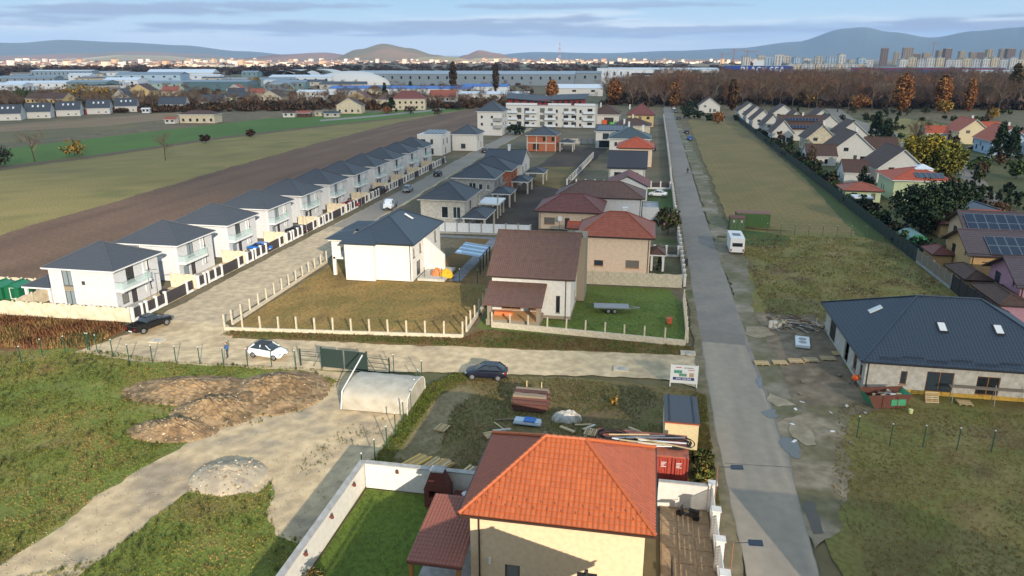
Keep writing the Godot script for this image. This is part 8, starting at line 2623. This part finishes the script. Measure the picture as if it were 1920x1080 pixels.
	scatter("yard_weeds", "sparse small weeds in the gravel yard beside the garden wall", "weeds", PG([[560, 850], [690, 780], [740, 790], [680, 860], [610, 940], [560, 900]]), 150, tm, Vector2(0.1, 0.22), [L(96, 100, 44), L(126, 116, 62)], 0.55, 9.0)
	scatter("mound_weeds", "sparse weeds growing on the earth mounds", "weeds", mounds, 600, weed, Vector2(0.15, 0.4), [L(112, 116, 50), L(120, 104, 60)], 0.6, 9.0)
	for q in [[1600, 212, 4.0], [1622, 222, 3.0], [1636, 228, 3.0], [1650, 234, 2.6], [1664, 240, 2.6], [1678, 245, 2.6], [1700, 216, 4.0], [1735, 214, 4.5], [1660, 212, 3.5], [1790, 232, 4.0], [1500, 300, 3.0], [1530, 318, 3.0], [1560, 340, 2.6], [1420, 236, 3.4], [1400, 228, 3.0], [1380, 226, 3.2], [1720, 268, 4.5], [1755, 252, 4.0]]:
		ball_tree("garden_bush", "loose garden bush among the villas beyond the estate fence", G(q[0], q[1]), q[2], q[2] * 0.6, [L(70, 76, 42), L(92, 82, 50), L(60, 70, 40)], "garden bushes among the villas", "ball", 26, 18, 0.4, 0.03)
	# stones on the mounds and in the yard
	var st := MB.new()
	st.tinted = true
	for i in 6:
		var a := rdir()
		st.tri(V(0, 0.7, 0), V(cos(i * 1.05), 0, sin(i * 1.05)), V(cos((i + 1) * 1.05), 0, sin((i + 1) * 1.05)))
	var xf := []
	var cs := []
	for i in 3000:
		var w := yard[rng.randi() % yard.size()].lerp(yard[rng.randi() % yard.size()], rng.randf())
		if not Geometry2D.is_point_in_polygon(w, yard): continue
		var s := rng.randf_range(0.015, 0.055)
		xf.append(Transform3D(Basis(Vector3.UP, rng.randf() * TAU).scaled(V(s, s, s)), V(w.x, -0.01, w.y)))
		cs.append(jit([L(176, 160, 134), L(140, 130, 114), L(194, 180, 156)][i % 3], 0.2))
	var cc := []
	for i in clods.size(): cc.append(jit([L(188, 164, 128), L(140, 114, 84), L(206, 190, 164), L(112, 92, 70)][i % 4], 0.2))
	many("mound_clods", "clods and stones lying on the earth mounds and gravel heap", "stones", st.mesh(), M.blade, clods, cc)
	many("yard_stones", "loose stones strewn over the gravel yard", "stones", st.mesh(), M.blade, xf, cs)
	# shrubs and trees near the streets
	var grn := [L(80, 98, 48), L(94, 110, 54), L(70, 86, 44)]
	var drk := [L(50, 68, 42), L(60, 78, 46), L(44, 60, 40)]
	var gold := [L(188, 148, 66), L(170, 130, 58), L(202, 164, 78)]
	var rust := [L(182, 122, 68), L(166, 110, 64), L(194, 138, 80)]
	var put := 0
	while put < 70:
		var g := G(rng.randf_range(1440, 1920), rng.randf_range(212, 400))
		if g.x < 45.5 or g.z > -138: continue
		var bad := false
		for r in foot:
			if r.has_point(Vector2(g.x, g.z)): bad = true
		if bad or (g.x > 92 and g.z > -230): continue
		var k := put % 4
		ball_tree("garden_bush" if k < 2 else "garden_tree", ["dark hedge shrub in a garden between the villas", "olive shrub in a garden between the villas", "brown-leaved tree in a garden between the villas", "dark green tree in a garden between the villas"][k], g, rng.randf_range(1.6, 3.0) if k < 2 else rng.randf_range(3.5, 6.5), rng.randf_range(1.2, 2.2), [drk, grn, [L(120, 92, 62), L(104, 80, 54)], drk][k], "garden plants between the villas", "ball" if k != 3 else "cone", 26, 18, 0.4, 0.05)
		put += 1
	ball_tree("olive_tree", "round olive-green tree behind the peach house by the road", G(1252, 437), 4.6, 2.5, [L(86, 88, 46), L(102, 104, 54), L(74, 76, 40)], "", "ball", 60, 26, 0.3, 0.15)
	for q in [[1128, 505, "first"], [1156, 507, "second"], [1213, 512, "third"], [1236, 508, "fourth"]]:
		ball_tree("cypress_shrub", q[2] + " small dark cypress along the peach house wall, counted from the brown-roofed house", G(q[0], q[1]), 2.4, 0.55, drk, "cypresses before the peach house", "cone", 40, 16, 0.18, 0.02)
	ball_tree("roadside_bush", "yellowing bush beside the red container doors", V(5.3, 0, -50.2), 2.2, 0.9, [L(98, 104, 42), L(130, 112, 46), L(84, 92, 40)], "", "ball", 40, 24, 0.16, 0.05)
	ball_tree("roadside_bush", "leafy bush growing between the cabin and the red container", V(5.4, 0, -52.4), 1.8, 0.9, [L(88, 98, 40), L(112, 104, 46)], "", "ball", 36, 24, 0.16, 0.05)
	ball_tree("yellow_bush", "small bright yellow bush in the weeds of the bare plot", G(1150, 757), 0.9, 0.5, gold, "", "ball", 16, 20, 0.12, 0.02)
	ball_tree("garden_shrub", "small shrub in the corner of the walled garden lawn", V(-18.6, 0, -34.2), 1.3, 0.7, [L(130, 110, 60), L(96, 96, 46)], "", "ball", 24, 22, 0.12, 0.1)
	ball_tree("dark_bush", "dark bush beside the narrow white block", G(968, 252), 4.2, 4.2, drk, "", "ball", 70, 22, 0.5, 0.02)
	for q in [[1725, 436, 9.5, 5.0, "larger dark pine behind the tan house fence"], [1772, 428, 9.0, 3.6, "smaller dark pine beside the larger one"]]:
		ball_tree("pine_tree", q[4], G(q[0], q[1]), q[2], q[3], drk, "", "ball", 130, 30, 0.42, 0.08)
	ball_tree("willow_tree", "yellow-green weeping willow, the broader of the two", G(1726, 338), 12.5, 6.2, [L(176, 156, 56), L(156, 144, 58), L(190, 164, 62)], "", "willow", 170, 40, 0.5, 0.3)
	ball_tree("willow_tree", "greener weeping willow beside the broader one", G(1765, 345), 11.5, 4.6, [L(148, 142, 58), L(130, 130, 56), L(166, 150, 60)], "", "willow", 110, 32, 0.5, 0.3)
	for q in [[1640, 268, 11.0, 3.6, "dark evergreen beside the brown-roofed wing"], [1660, 272, 9.0, 3.4, "lower dark evergreen beside the brown-roofed wing"], [1870, 300, 11.0, 3.4, "dark spruce before the pale blue villa"], [1893, 302, 10.0, 3.2, "dark spruce beside the first one before the villa"]]:
		ball_tree("spruce_tree", q[4], G(q[0], q[1]), q[2], q[3], drk, "", "cone", 90, 26, 0.5, 0.04)
	for i in 10:
		var p := G(1780, 352).lerp(G(1925, 395), i / 9.0)
		ball_tree("cypress_shrub", "clipped dark conifer in the row along the lane fence", p, 2.8, 0.9, drk, "conifers along the lane", "cone", 30, 16, 0.3, 0.02)
	for i in 34:
		var p := V(44.7 + rng.randf() * 0.6, 0, -128.0 - i * 6.0)
		ball_tree("hedge_bush", "rounded hedge bush just inside the green estate fence", p, rng.randf_range(1.8, 3.2), rng.randf_range(1.6, 2.6), [drk, grn, [L(84, 76, 50), L(70, 66, 42)]][i % 3], "hedge inside the estate fence", "ball", 34, 18, 0.4, 0.02)
	for q in [[1800, 300, 4.0, 2.4, "clipped round tree beside the lane", grn], [1840, 318, 3.6, 2.6, "second clipped round tree beside the lane", grn], [1750, 400, 3.0, 2.6, "brown-leaved low tree by the garden pavilion", [L(104, 80, 58), L(88, 72, 50)]], [1860, 405, 3.2, 2.6, "brown-leaved low tree beside the lane fence", [L(104, 80, 58), L(120, 88, 54)]], [1840, 452, 3.0, 2.4, "orange autumn bush behind the solar-roofed houses", gold], [1885, 450, 3.4, 2.6, "tawny autumn bush behind the solar-roofed houses", rust], [1462, 262, 3.6, 1.8, "golden autumn tree inside the estate fence", gold], [1346, 232, 5.5, 3.0, "rust-red autumn tree at the end of the mown field", rust], [1455, 235, 4.0, 2.6, "olive bush at the end of the estate fence", grn], [1860, 224, 6.0, 3.0, "round golden tree behind the orange roofs", gold], [1905, 335, 5.0, 3.0, "round green tree beside the estate lane", grn]]:
		ball_tree("garden_bush" if q[2] < 3.3 else "garden_tree", q[4], G(q[0], q[1]), q[2], q[3], q[5], "", "ball", 50, 22, 0.42, 0.12)
	for q in [[1292, 222, 5.0], [1310, 222, 4.0], [1330, 226, 3.4], [1286, 212, 6.0], [1300, 208, 6.5]]:
		ball_tree("dark_bush", "dark roadside bush at the far end of the mown field", G(q[0], q[1]), q[2], q[2] * 0.8, drk, "dark bushes at the far road bend", "ball", 40, 20, 0.5, 0.02)
	# meadow shrubs on the left
	for q in [[140, 292, 5.0, 3.4, "yellow leafy shrub at the edge of the green field", gold], [385, 268, 3.4, 1.9, "dark round shrub at the edge of the green field", [L(70, 50, 44), L(84, 62, 50)]], [470, 256, 3.0, 2.0, "red-brown shrub on the meadow bank", [L(100, 64, 48), L(84, 56, 44)]], [725, 213, 4.0, 3.0, "rusty shrub beside the farm track", rust], [770, 212, 4.0, 4.0, "bare brown shrub beside the farm track", [L(90, 74, 62), L(76, 64, 54)]], [860, 205, 5.0, 3.6, "dense brown shrub below the flats field", [L(84, 70, 60), L(70, 60, 52)]], [820, 214, 3.4, 3.4, "low brown shrub on the ploughed field edge", [L(84, 66, 58), L(96, 76, 62)]], [2, 312, 6.0, 4.0, "dark shrub at the corner of the green field", [L(56, 46, 42), L(70, 56, 48)]]]:
		ball_tree("meadow_shrub", q[4], G(q[0], q[1]), q[2], q[3], q[5], "", "ball", 44, 22, 0.35, 0.05)
	# individual far trees
	for q in [[850, 176, 26.0, 3.2, "tall slender poplar before the grey warehouse, beside the small yellow house", [L(110, 84, 52), L(96, 76, 50)]], [930, 176, 25.0, 2.8, "tall thin poplar beside the white low hall", [L(98, 78, 54), L(84, 70, 52)]], [1035, 188, 14.0, 4.2, "orange poplar behind the flats roof", rust], [1150, 196, 16.0, 4.6, "orange-brown poplar beside the end of the flats", rust], [1690, 208, 21.0, 5.2, "broad orange poplar before the derelict building", rust], [1763, 208, 20.0, 4.4, "second orange poplar before the derelict building", rust], [1815, 208, 18.0, 2.8, "narrow orange poplar before the derelict building", rust], [1372, 206, 17.0, 3.2, "narrow brown poplar above the white gabled house", [L(120, 84, 44), L(100, 74, 44)]], [1263, 200, 15.0, 3.4, "reddish poplar at the end of the road", rust], [1895, 200, 26.0, 4.0, "tall olive poplar behind the orange-roofed villas", [L(104, 88, 50), L(90, 80, 50)]]]:
		var o := ball_tree("poplar_tree", q[4], G(q[0], q[1]), q[2], q[3], q[5], "", "poplar", 230, 26, 0.75, 0.05)
	for q in [[1297, 178, 9.0, 6.0, "round orange tree standing in the wood", gold], [1456, 192, 9.0, 5.0, "orange tree before the bare wood", rust], [1512, 200, 12.0, 7.0, "yellow-leaved tree beside the rust-brown barn", gold], [1610, 205, 9.0, 7.0, "tawny tree before the pale end building", rust], [1770, 212, 7.0, 4.0, "bright yellow tree below the orange poplars", gold], [140, 188, 12.0, 12.0, "golden crown of the hedge behind the yellow terrace", gold], [190, 190, 11.0, 10.0, "second golden tree behind the yellow terrace", gold], [45, 192, 10.0, 10.0, "dark green tree beside the golden hedge", grn], [820, 152, 9.0, 10.0, "golden tree before the long warehouse", gold], [550, 168, 10.0, 12.0, "olive tree belt piece behind the villas", [L(110, 100, 44), L(96, 92, 44)]], [480, 160, 9.0, 12.0, "olive-gold tree behind the teal hall", gold], [722, 188, 12.0, 3.0, "dark spruce behind the cream villa", drk], [770, 176, 10.0, 3.0, "dark spruce before the blue-roofed hall", drk], [735, 212, 8.0, 3.4, "dark evergreen before the large cream villa", drk], [640, 176, 8.0, 5.0, "brown tree beside the white dome", rust], [880, 186, 7.0, 5.0, "bare brown tree below the flats", [L(84, 70, 60), L(96, 78, 64)]]]:
		ball_tree("autumn_tree" if q[5] != drk else "spruce_tree", q[4], G(q[0], q[1]), q[2], q[3], q[5], "", "cone" if q[5] == drk else "ball", 60, 22, 0.7, 0.1)
	# bare trees: singles in front, then the wood behind as one mass
	var bc := [L(132, 114, 98), L(150, 128, 108), L(122, 100, 86), L(142, 114, 94)]
	var kinds := []
	for i in 4:
		kinds.append([limbs(10, 2.5, 0.22).mesh(), bare_crown(10.0, bc, 3, 5, 0.55 + 0.12 * i).mesh()])
	for q in [[310, 300, 8.0, "pale bare sapling standing at the meadow edge"], [65, 302, 9.0, "tall bare birch at the corner of the green field"], [1715, 300, 13.0, "pale bare birch beside the willows"], [1570, 210, 18.0, "tall bare tree beside the rust-brown barn"], [1590, 212, 16.0, "bare forked tree before the pale end building"], [1870, 214, 20.0, "bare leaning tree before the derelict building"], [690, 205, 8.0, "bare grey tree beside the large cream villa"], [805, 205, 9.0, "bare tree before the white red-roofed house"], [590, 205, 8.0, "bare tree among the allotments"]]:
		var t := thing("bare_tree", q[3], "tree", G(q[0], q[1]), rng.randf() * TAU)
		var kd: Array = kinds[rng.randi() % 4]
		t.scale = Vector3.ONE * (q[2] / 10.0)
		part(t, "trunk", kd[0], M.bark)
		part(t, "crown", kd[1], M.twig)
	for i in 34:
		var t := thing("bare_tree", "bare grey-brown tree standing at the front edge of the wood", "tree", G(1180 + i * 22.0 + rng.randf_range(-9, 9), 203.0 + rng.randf_range(-7, 4)), rng.randf() * TAU, "bare trees at the edge of the wood")
		var kd: Array = kinds[i % 4]
		t.scale = Vector3.ONE * rng.randf_range(1.0, 1.9)
		part(t, "trunk", kd[0], M.bark)
		part(t, "crown", kd[1], M.twig)
	var sets := [[], [], [], []]
	var tints := [[], [], [], []]
	var zones := [PG([[1130, 196], [1245, 200], [1300, 197], [1400, 198], [1480, 200], [1560, 203], [1700, 204], [1930, 208], [1990, 160], [1700, 151], [1450, 146], [1350, 148], [1290, 156], [1180, 170]])]
	var n := 0
	while n < 2100:
		var g := G(rng.randf_range(1130, 1990), rng.randf_range(147, 206))
		var w := Vector2(g.x, g.z)
		var okk := Geometry2D.is_point_in_polygon(w, zones[0])
		if not okk: continue
		n += 1
		var s := rng.randf_range(0.6, 1.7) * (1.25 if rng.randf() < 0.12 else 1.0)
		var i := rng.randi() % 4
		sets[i].append(Transform3D(Basis(Vector3.UP, rng.randf() * TAU).scaled(V(s * 1.15, s, s * 1.15)), V(w.x, 0, w.y)))
		var c := Color(1, 1, 1).lerp([Color(1.25, 0.85, 0.7), Color(0.85, 0.92, 1.0), Color(1.2, 1.05, 0.8), Color(1.15, 1.15, 1.15)][rng.randi() % 4], 0.8)
		tints[i].append(jit(c, 0.15))
	# hedges and belts between the villas and halls
	for i in 700:
		var px := rng.randf_range(0, 1000)
		var p := G(px, lerpf(206, 200, px / 1000.0) - rng.randf() * rng.randf() * 52.0)
		var s := rng.randf_range(0.35, 0.9)
		var k := rng.randi() % 4
		sets[k].append(Transform3D(Basis(Vector3.UP, rng.randf() * TAU).scaled(V(s, s, s)), V(p.x, 0, p.z)))
		tints[k].append(jit(Color(0.95, 0.95, 0.9), 0.2))
	for i in 4:
		var mm := MB.new()
		many("bare_woodland", ["grey-brown mass of bare woodland behind the estate", "reddish bare woodland mingled behind the estate", "pale twiggy woodland mingled behind the estate", "dense bare scrub mingled behind the estate"][i], "woodland", kinds[i][1], M.twig, sets[i], tints[i])
	var bush := crown(V(0, 1.6, 0), V(3, 1.6, 3), 40, 14, 0.55, [L(92, 76, 62), L(76, 64, 52), L(108, 86, 64)])
	var bx := []
	var bt := []
	for i in 1800:
		var g := G(rng.randf_range(1130, 1990), rng.randf_range(147, 207))
		var w := Vector2(g.x, g.z)
		if not Geometry2D.is_point_in_polygon(w, zones[0]): continue
		var s := rng.randf_range(0.7, 1.6)
		bx.append(Transform3D(Basis(Vector3.UP, rng.randf() * TAU).scaled(V(s, s, s)), V(w.x, 0, w.y)))
		bt.append(jit(Color(1, 1, 1), 0.25))
	for i in 1200:
		var px := rng.randf_range(0, 1000)
		var p := G(px, lerpf(214, 202, px / 1000.0) - rng.randf() * rng.randf() * 60.0)
		var s := rng.randf_range(0.4, 1.3)
		bx.append(Transform3D(Basis(Vector3.UP, rng.randf() * TAU).scaled(V(s, s, s)), V(p.x, 0, p.z)))
		bt.append(jit([Color(0.9, 1.0, 0.8), Color(1.1, 0.95, 0.8), Color(1.5, 1.1, 0.7)][i % 3], 0.25))
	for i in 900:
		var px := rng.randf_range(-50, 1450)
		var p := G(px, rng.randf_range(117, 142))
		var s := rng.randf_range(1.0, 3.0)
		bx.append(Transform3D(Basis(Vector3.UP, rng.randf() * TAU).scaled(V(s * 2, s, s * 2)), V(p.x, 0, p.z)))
		bt.append(jit([Color(1.5, 1.15, 0.8), Color(1.1, 1.05, 0.85)][i % 2], 0.25))  # bright ochre tint paints sunlight onto the bushes round the distant town
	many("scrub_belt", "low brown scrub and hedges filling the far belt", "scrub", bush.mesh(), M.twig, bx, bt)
